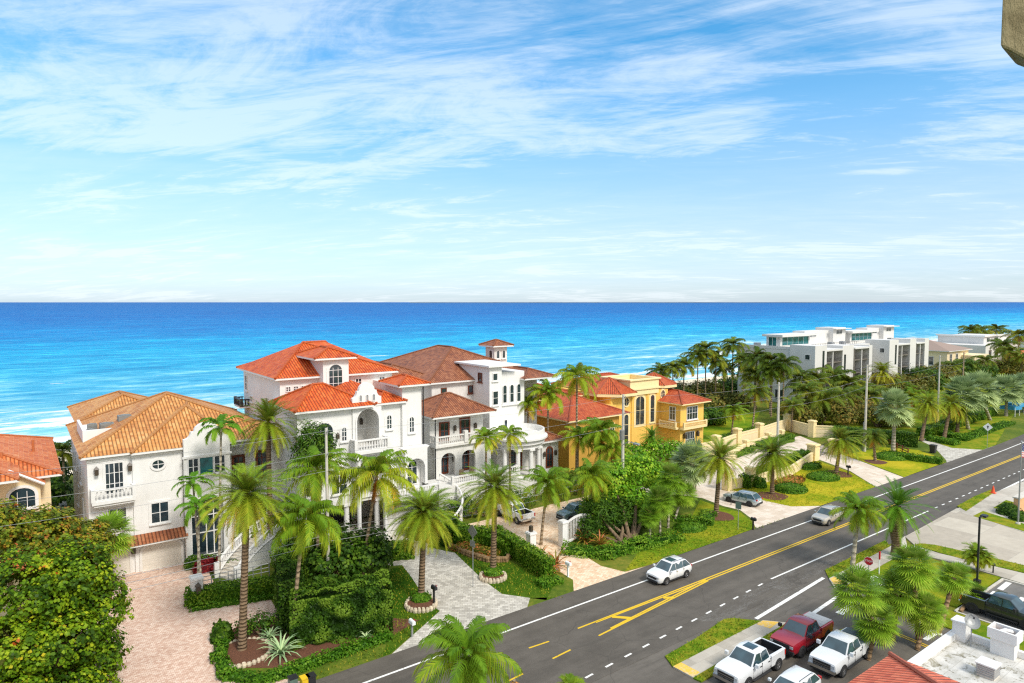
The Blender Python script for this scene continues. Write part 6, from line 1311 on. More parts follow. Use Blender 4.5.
def cabin(parent, xa, xb, xc, xd, zb, zr, wb, wr, paint_, pillars, pane=True, roofcrown=.05):
    """greenhouse: xa windscreen foot, xb roof front, xc roof rear, xd rear foot (all local x, front is larger)"""
    mb = MB(); n = 6
    ring = lambda z, f0, f1, w_: [(f0, -w_), (f0, w_), (f1, w_), (f1, -w_)]
    lo = [(xa, -wb * .93, zb), (xa, wb * .93, zb), (xd, wb * .95, zb), (xd, -wb * .95, zb)]; hi = [(xb, -wr * .95, zr - .04), (xb, wr * .95, zr - .04), (xc, wr * .95, zr - .04), (xc, -wr * .95, zr - .04)]
    mid = [((xa + xd) / 2, -wb, zb), ((xa + xd) / 2, wb, zb)]; 
    L_ = [lo[0], lo[1], ((xa * .55 + xd * .45), wb, zb), lo[2], lo[3], ((xa * .55 + xd * .45), -wb, zb)]; H_ = [hi[0], hi[1], ((xb * .55 + xc * .45), wr, zr - .02), hi[2], hi[3], ((xb * .55 + xc * .45), -wr, zr - .02)]
    T_ = [(p[0] + (-.1 if i in (0, 1) else (.1 if i in (3, 4) else 0)), p[1] * .86, zr + .02) for i, p in enumerate(H_)]
    mb.idx(L_ + H_ + T_ + [((xb + xc) / 2, 0, zr + roofcrown)], [(i, (i + 1) % 6, 6 + (i + 1) % 6, 6 + i) for i in range(6)] + [(6 + i, 6 + (i + 1) % 6, 12 + (i + 1) % 6, 12 + i) for i in range(6)] + [(12 + i, 12 + (i + 1) % 6, 18) for i in range(6)] + [(5, 4, 3, 2, 1, 0)])
    cb_ = mb.build('cabin', M[paint_], parent, smooth=38)
    for nm, q in (('windscreen', (lo[0], lo[1], hi[1], hi[0])), ('rear_window', (lo[3], lo[2], hi[2], hi[3]))):
        g = MB(); quad_inset(g, *q, .012, .07); g.build(nm, M['carglass'], cb_)
    for sg in (-1, 1):
        ps = [xa - .1] + list(pillars) + [xd + .1]
        for a, b in zip(ps, ps[1:]):
            a_, b_ = a - .03, b + .03
            def edge(x, top):
                if top: xx = min(max(x, xc + .05), xb - .05); k = (xb - xx) / max(.01, (xb - xc)); y = wr * (.95 + .05 * (1 - abs(2 * k - 1))); return (xx, sg * (y + .004), zr - .07)
                k = (xa - x) / (xa - xd); y = wb * (.94 + .06 * (1 - abs(2 * k - 1))); return (x, sg * (y + .004), zb + .05)
            g = MB(); A, B, C_, D_ = edge(a_, 0), edge(b_, 0), edge(b_, 1), edge(a_, 1)
            pts = [A, B, C_] + ([D_] if (Vector(C_) - Vector(D_)).length > .03 else [])
            o_ = Vector((0, sg * .016, .004)); g.poly([Vector(p) + o_ for p in pts]); g.build('side_window', M['carglass'], cb_)
    return cb_
def lightbox(parent, name, mat, pts):
    mb = MB()
    for b in pts: mb.box(*b)
    return mb.build(name, M[mat], parent)
def suv(label, loc, rz, paint_, group=None, name='suv', cat='suv', Ln=4.65, wd=1.86, ht=1.68, rim='rim', sunroof=False, low=0.0):
    h = thing(name, label, cat, loc, group, rz); k = Ln / 4.65; w_ = wd / 2; r = .35
    st = [(2.30, .60, .42, .74), (2.26, .74, .30, .86), (2.05, .86, .24, .94), (1.5, .925, .22, 1.00), (.95, .93, .22, 1.05), (.2, .93, .22, 1.06), (-.8, .93, .22, 1.08), (-1.6, .92, .24, 1.09), (-2.1, .87, .28, 1.06), (-2.28, .80, .38, .98), (-2.33, .72, .5, .80)]
    mb = MB(); loft(mb, [bodyring(x * k, hw * w_ / .93, zb, zt - low * .5) for x, hw, zb, zt in st]); mb.build('body', M[paint_], h, smooth=50)
    cabin(h, 1.05 * k, .35 * k, -1.5 * k - low * .6, -2.12 * k, 1.04 - low * .5, ht - low, w_ * .94, w_ * .74, paint_, [.02 * k, -.98 * k])
    for sg in (-1, 1):
        arches(h, (1.38 * k, -1.36 * k), sg * w_ * .985, r, 'plastic', sg)
        for x in (1.38 * k, -1.36 * k): wheel(h, x, sg * (w_ - .085), r, sg, rim)
        lightbox(h, 'headlight', 'lamp', [(2.0 * k, 2.30 * k, sg * w_ * .54, sg * w_ * .80, .70, .80)]); lightbox(h, 'tail_light', 'redlamp', [(-2.31 * k, -2.15 * k, sg * w_ * .62, sg * w_ * .86, .84, 1.02)])
        lightbox(h, 'mirror', paint_, [(.78 * k, .95 * k, sg * (w_ + .02), sg * (w_ + .2), 1.05, 1.2)]); lightbox(h, 'door_gap', 'plastic', [(.98 * k, .993 * k, sg * w_ * .96, sg * (w_ + .002), .4, 1.0), (-.02 * k, -.007 * k, sg * w_ * .96, sg * (w_ + .002), .36, 1.04), (-.99 * k, -.977 * k, sg * w_ * .96, sg * (w_ + .002), .45, 1.05)]); lightbox(h, 'sill', 'plastic', [(-1.0 * k, 1.0 * k, sg * w_ * .95, sg * (w_ + .005), .22, .36)])
        lightbox(h, 'door_handle', 'chrome', [(-.15 * k, .05 * k, sg * w_, sg * (w_ + .03), .92, .96), (-1.05 * k, -.85 * k, sg * w_, sg * (w_ + .03), .93, .97)])
        q = MB(); q.tube([(.2 * k, sg * w_ * .66, ht - low + .03), (.1 * k, sg * w_ * .66, ht - low + .09), (-1.3 * k, sg * w_ * .66, ht - low + .09), (-1.45 * k, sg * w_ * .66, ht - low + .02)], .02, 5); q.build('roof_rail', M['dark'], h)
    lightbox(h, 'grille', 'plastic', [(2.1 * k, 2.325 * k, -w_ * .52, w_ * .52, .56, .76)]); lightbox(h, 'bumper', 'plastic', [(2.0 * k, 2.33 * k, -w_ * .66, w_ * .66, .26, .46)]); lightbox(h, 'rear_bumper', 'plastic', [(-2.35 * k, -2.15 * k, -w_ * .8, w_ * .8, .32, .56)]); lightbox(h, 'number_plate', 'wpaint', [(-2.362 * k, -2.3 * k, -.26, .26, .62, .76)])
    if sunroof: lightbox(h, 'sunroof', 'carglass', [(-.55 * k, .18 * k, -.42, .42, ht + .01, ht + .062)])
    return h
def pickup(label, loc, rz, paint_, group='pickup trucks', Ln=5.85, wd=2.03, ht=1.92, bed='open', rim='rim', grille='chrome'):
    h = thing('pickup_truck', label, 'pickup truck', loc, group, rz); k = Ln / 5.85; w_ = wd / 2; r = .41
    st = [(2.90, .80, .50, 1.00), (2.86, .92, .40, 1.12), (2.6, .97, .38, 1.19), (1.9, 1.0, .38, 1.23), (1.2, 1.0, .38, 1.26), (.4, 1.0, .38, 1.26), (-.55, 1.0, .38, 1.27), (-.98, 1.0, .40, 1.27)]
    mb = MB(); loft(mb, [bodyring(x * k, hw * w_, zb, zt, .04, .93) for x, hw, zb, zt in st]); mb.build('body', M[paint_], h, smooth=45)
    cabin(h, 1.28 * k, .58 * k, -.72 * k, -.97 * k, 1.24, ht, w_ * .94, w_ * .76, paint_, [.12 * k])
    # cargo bed: side walls, floor, tailgate
    q = MB(); zb, zt = .55, 1.30
    for sg in (-1, 1): q.prism([(-1.02 * k, sg * w_ * .80), (-1.02 * k, sg * w_), (-2.3 * k, sg * w_), (-2.82 * k, sg * w_ * .97), (-2.82 * k, sg * w_ * .80)], zb, zt)
    q.box(-1.12 * k, -1.02 * k, -w_ * .8, w_ * .8, zb, zt); q.box(-2.82 * k, -1.02 * k, -w_ * .8, w_ * .8, zb, .72); q.box(-2.84 * k, -2.74 * k, -w_ * .79, w_ * .79, .72, zt + .02); q.build('cargo_bed', M[paint_], h, bevel=.025)
    q = MB(); q.box(-2.73 * k, -1.13 * k, -w_ * .795, w_ * .795, .722, .74)
    for sg in (-1, 1): q.box(-2.73 * k, -1.13 * k, sg * w_ * .79, sg * w_ * .799, .74, 1.27)
    q.box(-1.14 * k, -1.122 * k, -w_ * .79, w_ * .79, .74, 1.27); q.box(-2.735 * k, -2.72 * k, -w_ * .78, w_ * .78, .74, 1.27); q.build('bed_liner', M['plastic'], h)
    if bed != 'open':
        q = MB(); q.box(-2.8 * k, -1.06 * k, -w_ * .86, w_ * .86, 1.303, 1.36)
        for i in range(1, 4): q.box(-2.8 * k + i * .435 * k - .012, -2.8 * k + i * .435 * k + .012, -w_ * .86, w_ * .86, 1.36, 1.368)
        q.build('bed_cover', M[bed], h, bevel=.02)
    for sg in (-1, 1):
        arches(h, (1.82 * k, -1.9 * k), sg * w_ * .99, r, 'plastic', sg)
        for x in (1.82 * k, -1.9 * k): wheel(h, x, sg * (w_ - .10), r, sg, rim, .27)
        lightbox(h, 'headlight', 'lamp', [(2.6 * k, 2.91 * k, sg * w_ * .62, sg * w_ * .86, .86, 1.04)]); lightbox(h, 'tail_light', 'redlamp', [(-2.845 * k, -2.7 * k, sg * w_ * .82, sg * w_ * .985, .85, 1.22)])
        lightbox(h, 'mirror', 'plastic' if paint_ != 'p_white' else paint_, [(.95 * k, 1.12 * k, sg * (w_ + .03), sg * (w_ + .27), 1.26, 1.5)]); lightbox(h, 'running_board', 'plastic', [(-.95 * k, 1.25 * k, sg * w_ * .9, sg * (w_ + .08), .36, .42)])
        lightbox(h, 'door_handle', 'plastic', [(.22 * k, .42 * k, sg * w_, sg * (w_ + .03), 1.04, 1.1), (-.78 * k, -.58 * k, sg * w_, sg * (w_ + .03), 1.05, 1.11)])
        lightbox(h, 'door_gap', 'plastic', [(1.2 * k, 1.215 * k, sg * w_ * .96, sg * (w_ + .002), .55, 1.2), (.13 * k, .145 * k, sg * w_ * .96, sg * (w_ + .002), .5, 1.24), (-.9 * k, -.885 * k, sg * w_ * .96, sg * (w_ + .002), .6, 1.24)])
    lightbox(h, 'grille', 'plastic', [(2.6 * k, 2.925 * k, -w_ * .6, w_ * .6, .72, 1.06)]); lightbox(h, 'grille_bar', grille, [(2.88 * k, 2.94 * k, -w_ * .6, w_ * .6, .90, .945), (2.88 * k, 2.938 * k, -w_ * .6, w_ * .6, .79, .81), (2.86 * k, 2.935 * k, -w_ * .62, w_ * .62, 1.061, 1.09)])
    lightbox(h, 'bumper', grille, [(2.6 * k, 2.97 * k, -w_ * .92, w_ * .92, .5, .7)]); lightbox(h, 'rear_bumper', 'chrome' if grille == 'chrome' else 'plastic', [(-2.96 * k, -2.8 * k, -w_ * .9, w_ * .9, .5, .68)]); lightbox(h, 'skid_plate', 'plastic', [(2.4 * k, 2.9 * k, -w_ * .8, w_ * .8, .34, .5)]); lightbox(h, 'number_plate', 'wpaint', [(-2.97 * k, -2.9 * k, -.26, .26, .7, .84)])
    return h
suv('white suv with black sunroof driving along the road by the yellow centre lines', (47.6, 39.75, .012), math.pi, 'p_white', sunroof=True)
suv('champagne suv on the road half hidden behind the green trunked coconut palm', (74.9, 39.3, .012), math.pi, 'p_beige')
suv('blue grey suv parked in the beige courtyard behind the white driveway gate', (52.2, 57.9, .014), math.pi, 'p_blue')
suv('silver sloping backed suv with black wheels parked on the cream driveway', (73.2, 49.5, .014), R(98), 'p_silver', rim='rimdark', low=.12)
pk = pickup('white pickup seen tail on in the beige courtyard behind the date palm', (46.3, 62.0, .014), R(90), 'p_white', bed='open')
pickup('dark red pickup with grey bed cover parked nearest the crossing', (46.2, 25.95, .006), math.pi + R(2), 'p_red', bed='cover', rim='rimdark', grille='plastic')
wp = pickup('white pickup with open black bed and roof sunshade in front of the red pickup', (39.6, 25.9, .006), math.pi + R(2), 'p_white', bed='open')
q = MB(); q.box(-.35, .35, -.38, .38, 1.945, 1.99); q.build('sunroof', M['carglass'], wp)
pickup('white pickup with dark bed cover beside the cabbage palms', (46.1, 22.9, .006), math.pi + R(2), 'p_white', bed='coverd', grille='chrome')
pickup('dark green pickup parked beside the flat roofed building and kerb', (63.1, 18.4, .016), R(-91), 'p_dark', bed='open', rim='rimdark')
suv('white car whose roof alone shows between the two white pickups', (39.2, 22.6, .006), math.pi + R(2), 'p_white', name='car', cat='car', low=.25)

# ------------------------------------------------------------------ poles, wires, signs, street furniture
poles = [(20.6, 54, 14.9, .13, 'white concrete utility pole between the coconut palms before the orange roofed villa'), (56.2, 54, 14.8, .17, 'white utility pole with transformer can in front of the yellow villa'), (88.2, 54, 13.9, .18, 'bare white utility pole rising from the cream walled court'), (115.5, 54.5, 14.9, .18, 'grey utility pole with street light arm by the gated drive'), (154, 58, 14.4, .16, 'pale utility pole above the silver fan palms'), (178, 62, 13.8, .16, 'wooden utility pole at the far end of the silver fan palms')]
for i, (x, y, hh, r, lb) in enumerate(poles):
    h = thing('utility_pole', lb, 'utility pole', (x, y, 0), 'utility poles along the road'); q = MB(); q.tube([(x, y, 0), (x, y, hh)], [r * 1.25, r * .8], 10); q.build('pole', M['polew'] if i != 5 else M['tan_wood'], h, smooth=60)
    for z in (hh - .3, hh - 2.2): MB().tube([(x, y - .1, z), (x, y - .35, z), (x, y - .38, z + .18)], .045, 6).build('insulator', M['grey'], h)
    if i in (1, 3): 
        q = MB(); q.tube([(x - .1, y - .2, 9.0), (x - .3, y - 1.2, 9.5), (x - .4, y - 2.2, 9.5)], .05, 6); q.box(x - .6, x - .25, y - 2.9, y - 2.1, 9.4, 9.55); q.build('street_light_arm', M['grey'], h)
    if i == 1: q = MB(); q.lathe([(0, 9.6), (.3, 9.6), (.3, 10.7), (0, 10.8)], (x - .42, y - .25), 12); q.box(x - .4, x - .1, y - .25, y - .05, 10, 10.3); q.build('transformer', M['acgrey'], h, smooth=40)
    if i == 3: q = MB(); q.tube([(x, y + .3, 0), (x, y + .3, 5)], .07, 8); q.build('conduit', M['grey'], h)
def wire(label, pts, sag=.5, r=.011):
    q = MB(); P_ = []
    for a, b in zip(pts, pts[1:]):
        for i in range(12):
            s = i / 12; P_.append((a[0] + (b[0] - a[0]) * s, a[1] + (b[1] - a[1]) * s, a[2] + (b[2] - a[2]) * s - sag * 4 * s * (1 - s)))
    P_.append(pts[-1]); q.tube(P_, r, 4); tag(q.build('power_line', M['grey'], loc=pts[0]), label, 'power line', 'lines strung between the utility poles')
PT = [(-13, 54, 15)] + [(p_[0], p_[1] - .38, p_[2]) for p_ in poles]
for dz, lb, y0 in ((-.15, 'topmost line strung along the row of utility poles', 0), (-2.05, 'second line down strung along the row of utility poles', 0), (-3.6, 'third line down strung along the row of utility poles', .2)): wire(lb, [(a, b + y0, c + dz) for a, b, c in PT])
for dz, lb in ((-8.5, 'upper of the low cables crossing in front of the garage doors'), (-9.0, 'middle low cable crossing in front of the garage doors'), (-9.6, 'lowest cable crossing in front of the garage doors')): wire(lb, [(a, b, c + dz) for a, b, c in PT[:3]], .5, .02)
def sign_post(label, x, y, hh, r=.035, name='street_sign', cat='sign', mat='grey'):
    h = thing(name, label, cat, (x, y, 0)); MB().tube([(x, y, 0), (x, y, hh)], r, 6).build('post', M[mat], h); return h
def diamond(h, x, y, z, s, mat, rz):
    c, s_ = math.cos(rz), math.sin(rz); f_ = Face(x, y, -s_, c, c, s_); q = MB(f_); q.slab([(0, z - s), (s, z), (0, z + s), (-s, z)], [], .04, .06); q.build('sign_plate', M[mat], h)
    return f_
M['signback'] = plain('bare_sign_metal', L(150, 152, 150), .5, .4, var=.1); M['signwhite'] = plain('white_sign_face', L(232, 234, 232), .5, var=.04); M['signred'] = plain('red_sign_face', L(196, 30, 40), .45, var=.06); M['signgreen'] = plain('green_grey_sign', L(92, 112, 104), .5, var=.1)
x, y = G(473, 587); h = sign_post('grey diamond sign plate seen from behind on a post by the sloping lawn', x, y, 5.6); diamond(h, x, y, 5.1, .62, 'signback', R(190)); f_ = Face(x, y, -math.sin(R(190)), math.cos(R(190)), math.cos(R(190)), math.sin(R(190))); MB(f_).box(-.32, .32, .04, .06, 3.7, 4.25).build('small_plate', M['signback'], h)
x, y = G(987, 448); h = sign_post('white diamond road sign with a dark mark on the roadside lawn', x, y, 4.3); f_ = diamond(h, x, y, 3.7, .72, 'signwhite', R(195)); MB(f_).slab([(-.08, 3.45), (.08, 3.45), (.08, 3.75), (.2, 3.75), (0, 4.0), (-.2, 3.75), (-.08, 3.75)], [], .062, .07).build('arrow_mark', M['dark'], h)
x, y = G(738, 530); h = sign_post('small grey green sign plate on a post beside the cream driveway', x, y, 3.2); MB(Face(x, y, .3, -.95, -.95, -.3)).box(-.32, .32, .03, .05, 2.4, 3.2).build('sign_plate', M['signgreen'], h)
def mailbox(label, pxy, mat='dark', hh=1.15, group='mailboxes on posts along the road', post='dark'):
    x, y = G(*pxy); h = thing('mailbox', label, 'mailbox', (x, y, 0), group); MB().box(x - .07, x + .07, y - .07, y + .07, 0, hh).build('post', M[post], h)
    q = MB(); n = 8; pr = [(-.14, hh - .05), (.14, hh - .05)] + [(.14 * math.cos(math.pi * k / n), hh + .14 + .14 * math.sin(math.pi * k / n)) for k in range(n + 1)]
    q.face = Face(x, y - .35, 1, 0, 0, -1); q.slab(pr, [], -.62, 0); q.build('box', M[mat], h); MB(Face(x, y - .35, 1, 0, 0, -1)).box(-.1, .1, 0, .02, hh, hh + .18).build('door', M[mat], h); MB().box(x + .14, x + .16, y - .2, y - .02, hh + .1, hh + .3).build('flag', M['signred'], h)
mailbox('white mailbox on a white post at the foot of the beige driveway', (568, 577), 'signwhite', 1.2, post='signwhite'); mailbox('black mailbox on the corner lawn beside the cream driveway', (753, 530)); mailbox('black mailbox beside the gated driveway', (848, 475)); mailbox('white capped mailbox on a pale post on the dark front lawn', (412, 637), 'signwhite', 1.1, post='signback'); mailbox('black hooked mailbox at the edge of the grey paver drive', (434, 606), 'dark', 1.5)
x, y = G(731, 505); h = sign_post('thin dark marker post by the rear of the silver suv', x, y, 1.3, .05, 'marker_post', 'post', 'dark'); MB().lathe([(0, 1.3), (.08, 1.3), (.08, 1.4), (0, 1.45)], (x, y), 8).build('cap', M['dark'], h)
# stop sign
x, y = G(868, 586); h = sign_post('red octagonal stop sign on the sidewalk by the cabbage palms', x, y, 2.4); rz = R(188); f_ = Face(x, y, -math.sin(rz), math.cos(rz), math.cos(rz), math.sin(rz))
oc = lambda r: [(r * math.cos(math.pi / 8 + k * math.pi / 4), 2.3 + r * math.sin(math.pi / 8 + k * math.pi / 4)) for k in range(8)]
q = MB(f_); q.slab(oc(.40), [], .03, .045); pl_ = q.build('sign_plate', M['signwhite'], h); q = MB(f_); q.slab(oc(.375), [], .046, .05); q.build('sign_face', M['signred'], pl_)
tcu = bpy.data.curves.new('lettering', 'FONT'); tcu.body = 'STOP'; tcu.size = .26; tcu.align_x = 'CENTER'; tcu.align_y = 'CENTER'; tcu.extrude = .002; tcu.materials.append(M['signwhite']); tob = bpy.data.objects.new('lettering_curve', tcu); COL.objects.link(tob); bpy.context.view_layer.update(); tme = bpy.data.meshes.new_from_object(tob); bpy.data.objects.remove(tob); to = bpy.data.objects.new('lettering', tme); COL.objects.link(to); to.parent = pl_
to.location = (math.cos(rz) * .054, math.sin(rz) * .054, 2.3); to.rotation_euler = (R(90), 0, rz + R(90))
x, y = G(879, 575); h = sign_post('slim red and white marker post beside the stop sign', x, y, 2.2, .05, 'marker_post', 'post', 'signwhite'); MB().box(x - .06, x + .06, y - .06, y + .06, 1.5, 2.25).build('red_band', M['signred'], h)
x, y = G(876, 586); q = MB(); q.box(x - .6, x + .6, y - .5, y + .5, .1, .55); q.box(x - .65, x + .65, y - .55, y + .55, .55, .62); tag(q.build('utility_box', M['signwhite'], loc=(x, y, .1)), 'low white utility box behind the stop sign', 'utility box')
# flagpole
x, y = G(1018, 525); h = thing('flagpole', 'tall silver flagpole rising from the grass strip by the concrete apron', 'flagpole', (x, y, .14)); q = MB(); q.tube([(x, y, .14), (x, y, 9.6)], [.09, .05], 10); q.build('pole', M['signback'], h, smooth=60); MB().lathe([(0, 9.6), (.1, 9.68), (0, 9.78)], (x, y), 10).build('finial', M['chrome'], h); MB().lathe([(.25, .14), (.22, .3), (.1, .32)], (x, y), 12).build('base', M['conc'], h)
M['fl_blue'] = plain('flag_blue', L(52, 60, 110), .7, var=.05); fw = Face(x + .06, y, .8, -.6, .6, .8)
q = MB(fw); q.mi = []
def fwav(u): return .12 * math.sin(u * 3.2) * min(1, u * 1.2)
zt0 = 9.35; hgt = 1.5; ln = 2.6
for s_ in range(13):
    z0_, z1_ = zt0 - hgt * (s_ + 1) / 13, zt0 - hgt * s_ / 13
    for i in range(12):
        u0, u1 = ln * i / 12, ln * (i + 1) / 12; mi = 2 if (s_ < 7 and i < 5) else (0 if s_ % 2 == 0 else 1); dz0, dz1 = -.12 * u0, -.12 * u1
        q.poly([(u0, fwav(u0), z0_ + dz0), (u1, fwav(u1), z0_ + dz1), (u1, fwav(u1), z1_ + dz1), (u0, fwav(u0), z1_ + dz0)], mi=mi)
fo = q.build('flag', [M['signred'], M['signwhite'], M['fl_blue']], loc=(x, y, 8)); tag(fo, 'striped red and white flag with blue starred corner hanging from the flagpole', 'flag')
q = MB(fw)
for r_ in range(5):
    for c_ in range(5 if r_ % 2 else 6):
        u = .12 + c_ * .17 + (.085 if r_ % 2 else 0); z = zt0 - .1 - r_ * .15 - .12 * u
        for sd_ in (-1, 1): q.poly([(u + .045 * (1 if k % 2 == 0 else .42) * math.sin(k * math.pi / 5), fwav(u) + sd_ * .012, z + .045 * (1 if k % 2 == 0 else .42) * math.cos(k * math.pi / 5)) for k in range(10)])
st_ = q.build('stars', M['signwhite']); st_.parent = fo; st_.location = (-x, -y, -8)
# lamp post, cone, bin, sign wall, markers
x, y = G(977, 584); h = thing('lamp_post', 'black square lamp post with flat shoebox head on the grass by the dark pickup', 'lamp post', (x, y, .1)); q = MB(); q.box(x - .07, x + .07, y - .07, y + .07, .1, 6.2); q.box(x - .25, x + .25, y - .25, y + .25, .1, .4); q.build('post', M['dark'], h); q = MB(); q.tube([(x, y, 6.1), (x + .7, y - .1, 6.15)], .05, 6); q.box(x + .5, x + 1.15, y - .3, y + .15, 6.05, 6.22); q.build('lamp_head', M['dark'], h)
x, y = G(993, 494); h = thing('traffic_cone', 'orange traffic cone at the kerb of the sidewalk corner', 'traffic cone', (x, y, .14)); M['orange'] = plain('cone_orange', L(230, 84, 40), .55, var=.1); q = MB(); q.box(x - .3, x + .3, y - .3, y + .3, .14, .2); q.lathe([(.24, .2), (.06, 1.1), (0, 1.1)], (x, y), 14); q.build('body', M['orange'], h); MB().lathe([(.192, .42), (.145, .62)], (x, y), 14).build('band', M['signwhite'], h)
x, y = G(933, 453); h = thing('trash_bin', 'black wheeled trash bin beside the grey side lane', 'trash bin', (x, y, 0)); q = MB(); q.idx([(x - .35, y - .35, .1), (x + .35, y - .35, .1), (x + .35, y + .35, .1), (x - .35, y + .35, .1), (x - .45, y - .45, 1.3), (x + .45, y - .45, 1.3), (x + .45, y + .45, 1.3), (x - .45, y + .45, 1.3)], [(0, 3, 2, 1), (4, 5, 6, 7), (0, 1, 5, 4), (1, 2, 6, 5), (2, 3, 7, 6), (3, 0, 4, 7)]); q.build('body', M['plastic'], h); MB().box(x - .5, x + .5, y - .5, y + .5, 1.3, 1.4).build('lid', M['dark'], h); q = MB(); q.tube([(x - .4, y + .38, .12), (x + .4, y + .38, .12)], .12, 8); q.build('wheels', M['rubber'], h)
x, y = G(1016, 514); h = thing('sign_wall', 'tan monument sign wall in the shrub bed beside the flagpole', 'wall', (x, y, .14)); MB().box(x, x + 4.5, y - .3, y + .3, .14, 1.9).build('wall', plain('tan_sign_wall', L(214, 168, 122), .8), h); MB().box(x - .1, x + 4.6, y - .4, y + .4, 1.9, 2.05).build('cap', M['conc'], h)
mound('dark shrub at the foot of the tan sign wall', (1008, 514), 1.6, 1.2, 1.2, 140, FH, n=900); mound('round shrub in the bed by the sign wall end', (1019, 520), 1.3, 1.0, 1.0, 141, FH, n=700)
for i, (p_, lb) in enumerate((((993, 574), 'small dark bollard light on the grass by the parking bay corner'), ((969, 566), 'small dark utility stub left of the dwarf palm'))):
    x, y = G(*p_); h = thing('bollard', lb, 'bollard'if i == 0 else 'utility stub', (x, y, .1)); MB().tube([(x, y, .1), (x, y, .8)], .06, 8).build('post', M['dark'], h); MB().box(x - .14, x + .14, y - .14, y + .14, .8, 1.0).build('head', M['dark'], h)
for i, (p_, c_, lb) in enumerate((((305, 690), 'ypaint', 'yellow bin top at the road edge below the agave bed'), ((311, 688), 'dark', 'black bin top beside the yellow one'), ((293, 690), 'signgreen', 'dark grey bin left of the yellow one'))):
    x, y = G(*p_); h = thing('bin', lb, 'bin', (x, y, 0), 'bins at the road edge'); MB().box(x - .25, x + .25, y - .25, y + .25, 0, .85).build('body', M[c_], h); MB().box(x - .29, x + .29, y - .29, y + .29, .85, .92).build('lid', M['dark'] if c_ != 'ypaint' else M['ypaint'], h)
# gate pier, pier lamp, gates
def pier(label, x, y, s_, hh, mat, group=None, cap=None, lamp=False, name='gate_pier'):
    h = thing(name, label, 'pillar', (x, y, 0), group); MB().box(x - s_, x + s_, y - s_, y + s_, 0, hh).build('shaft', mat, h); q = MB(); q.box(x - s_ * 1.22, x + s_ * 1.22, y - s_ * 1.22, y + s_ * 1.22, hh, hh + .14); q.box(x - s_ * 1.08, x + s_ * 1.08, y - s_ * 1.08, y + s_ * 1.08, hh + .14, hh + .24); q.build('cap', cap or mat, h)
    if lamp: lantern(h, Face(x, y - s_, 1, 0, 0, -1), 0, hh * .72, 1.2)
    return h
pier('white gate pier with lantern at the mouth of the hedge by the pink drive', *G(197, 604), .42, 2.2, M['trim'], lamp=True)
h = pier('white pier with dark lantern on top behind the long clipped hedge', *G(531, 548), .38, 1.5, M['trim']); x, y = G(531, 548); MB().box(x - .16, x + .16, y - .16, y + .16, 1.75, 2.35).build('lantern', M['bronze'], h)
x, y = G(563, 546); pier('white gate post at the beige driveway entrance', x, y, .35, 2.5, M['trim'])
h = thing('driveway_gate', 'white arched slatted gate standing open along the beige driveway', 'gate', (x, y, 0)); x2, y2 = G(592, 534); d = Vector((x2 - x, y2 - y)); ln = d.length; d.normalize(); f_ = Face(x, y, d.x, d.y, d.y, -d.x); q = MB(f_); top = lambda u: 2.2 + .55 * math.sin(math.pi * min(1, max(0, u / ln)))
q.slab([(.3, .15)] + [(ln - .1, .15)] + [(ln - .1 - (ln - .4) * k / 14, top(ln - .1 - (ln - .4) * k / 14)) for k in range(15)], [[(.5, .4)] + [(ln - .3, .4)] + [(ln - .3 - (ln - .8) * k / 14, top(ln - .3 - (ln - .8) * k / 14) - .22) for k in range(15)]], -.06, .06); q.build('frame', M['trim'], h)
q = MB(f_)
for k in range(16): u = .5 + (ln - .8) * (k + .5) / 16; q.box(u - .035, u + .035, -.03, .03, .38, top(u) - .2)
q.build('bars', M['trim'], h)
# wrought iron rail on the hedge by the villa stairs
h = thing('railing', 'dark iron railing running above the hedge toward the villa staircase', 'railing', (11.5, 61, 0)); q = MB()
for z in (1.2, 1.55, 1.9): q.tube([(11.4, 60.9, z), (17.3, 59.6, z + .35)], .035, 5)
for i in range(10): q.tube([(11.4 + i * .655, 60.9 - i * .145, 0), (11.4 + i * .655, 60.9 - i * .145, 1.95 + i * .038)], .04, 5)
q.build('rails', M['grey'], h)
# stone ledge by the sloping lawn
h = thing('stone_ledge', 'curving brown stone ledge around the flower bed above the sloping lawn', 'retaining wall', (*G(470, 553), 0)); pts = [G(*p_) for p_ in ((450, 548), (468, 556), (488, 562), (506, 562), (514, 552))]; q = MB(); rr = random.Random(4)
for a, b in zip(pts, pts[1:]):
    for k in range(7):
        s_ = k / 7; cx, cy = a[0] + (b[0] - a[0]) * s_, a[1] + (b[1] - a[1]) * s_; e = rr.uniform(.16, .26)
        for z in (0, .26): q.lathe([(e, z), (e * 1.1, z + .14), (e * .8, z + .27), (0, z + .28)], (cx + rr.uniform(-.05, .05), cy), 6)
q.build('stones', plain('brown_ledge_stone', L(140, 112, 78), .9, var=.3, scale=2), h, smooth=50)
# cream garden walls with pillars
def gwall(label, pts, hh, piers, group='cream garden walls', ph=2.9, s_=.55):
    h = thing('garden_wall', label, 'garden wall', (*pts[0], 0), group)
    for a, b in zip(pts, pts[1:]):
        a, b = Vector(a), Vector(b); d = b - a; ln = d.length; d.normalize(); f_ = Face(a.x, a.y, d.x, d.y, d.y, -d.x); MB(f_).box(0, ln, -.14, .14, 0, hh).build('wall', M['cream'], h); q = MB(f_); q.box(0, ln, -.2, .2, hh, hh + .16); q.box(0, ln, -.17, .17, hh - .5, hh - .38); q.build('coping', M['creamtrim'], h)
    for x, y in piers:
        q = MB(); q.box(x - s_, x + s_, y - s_, y + s_, 0, ph); q.box(x - s_ * 1.2, x + s_ * 1.2, y - s_ * 1.2, y + s_ * 1.2, ph, ph + .2); q.box(x - s_, x + s_, y - s_, y + s_, ph + .2, ph + .3); q.build('pillar', M['creamtrim'], h)
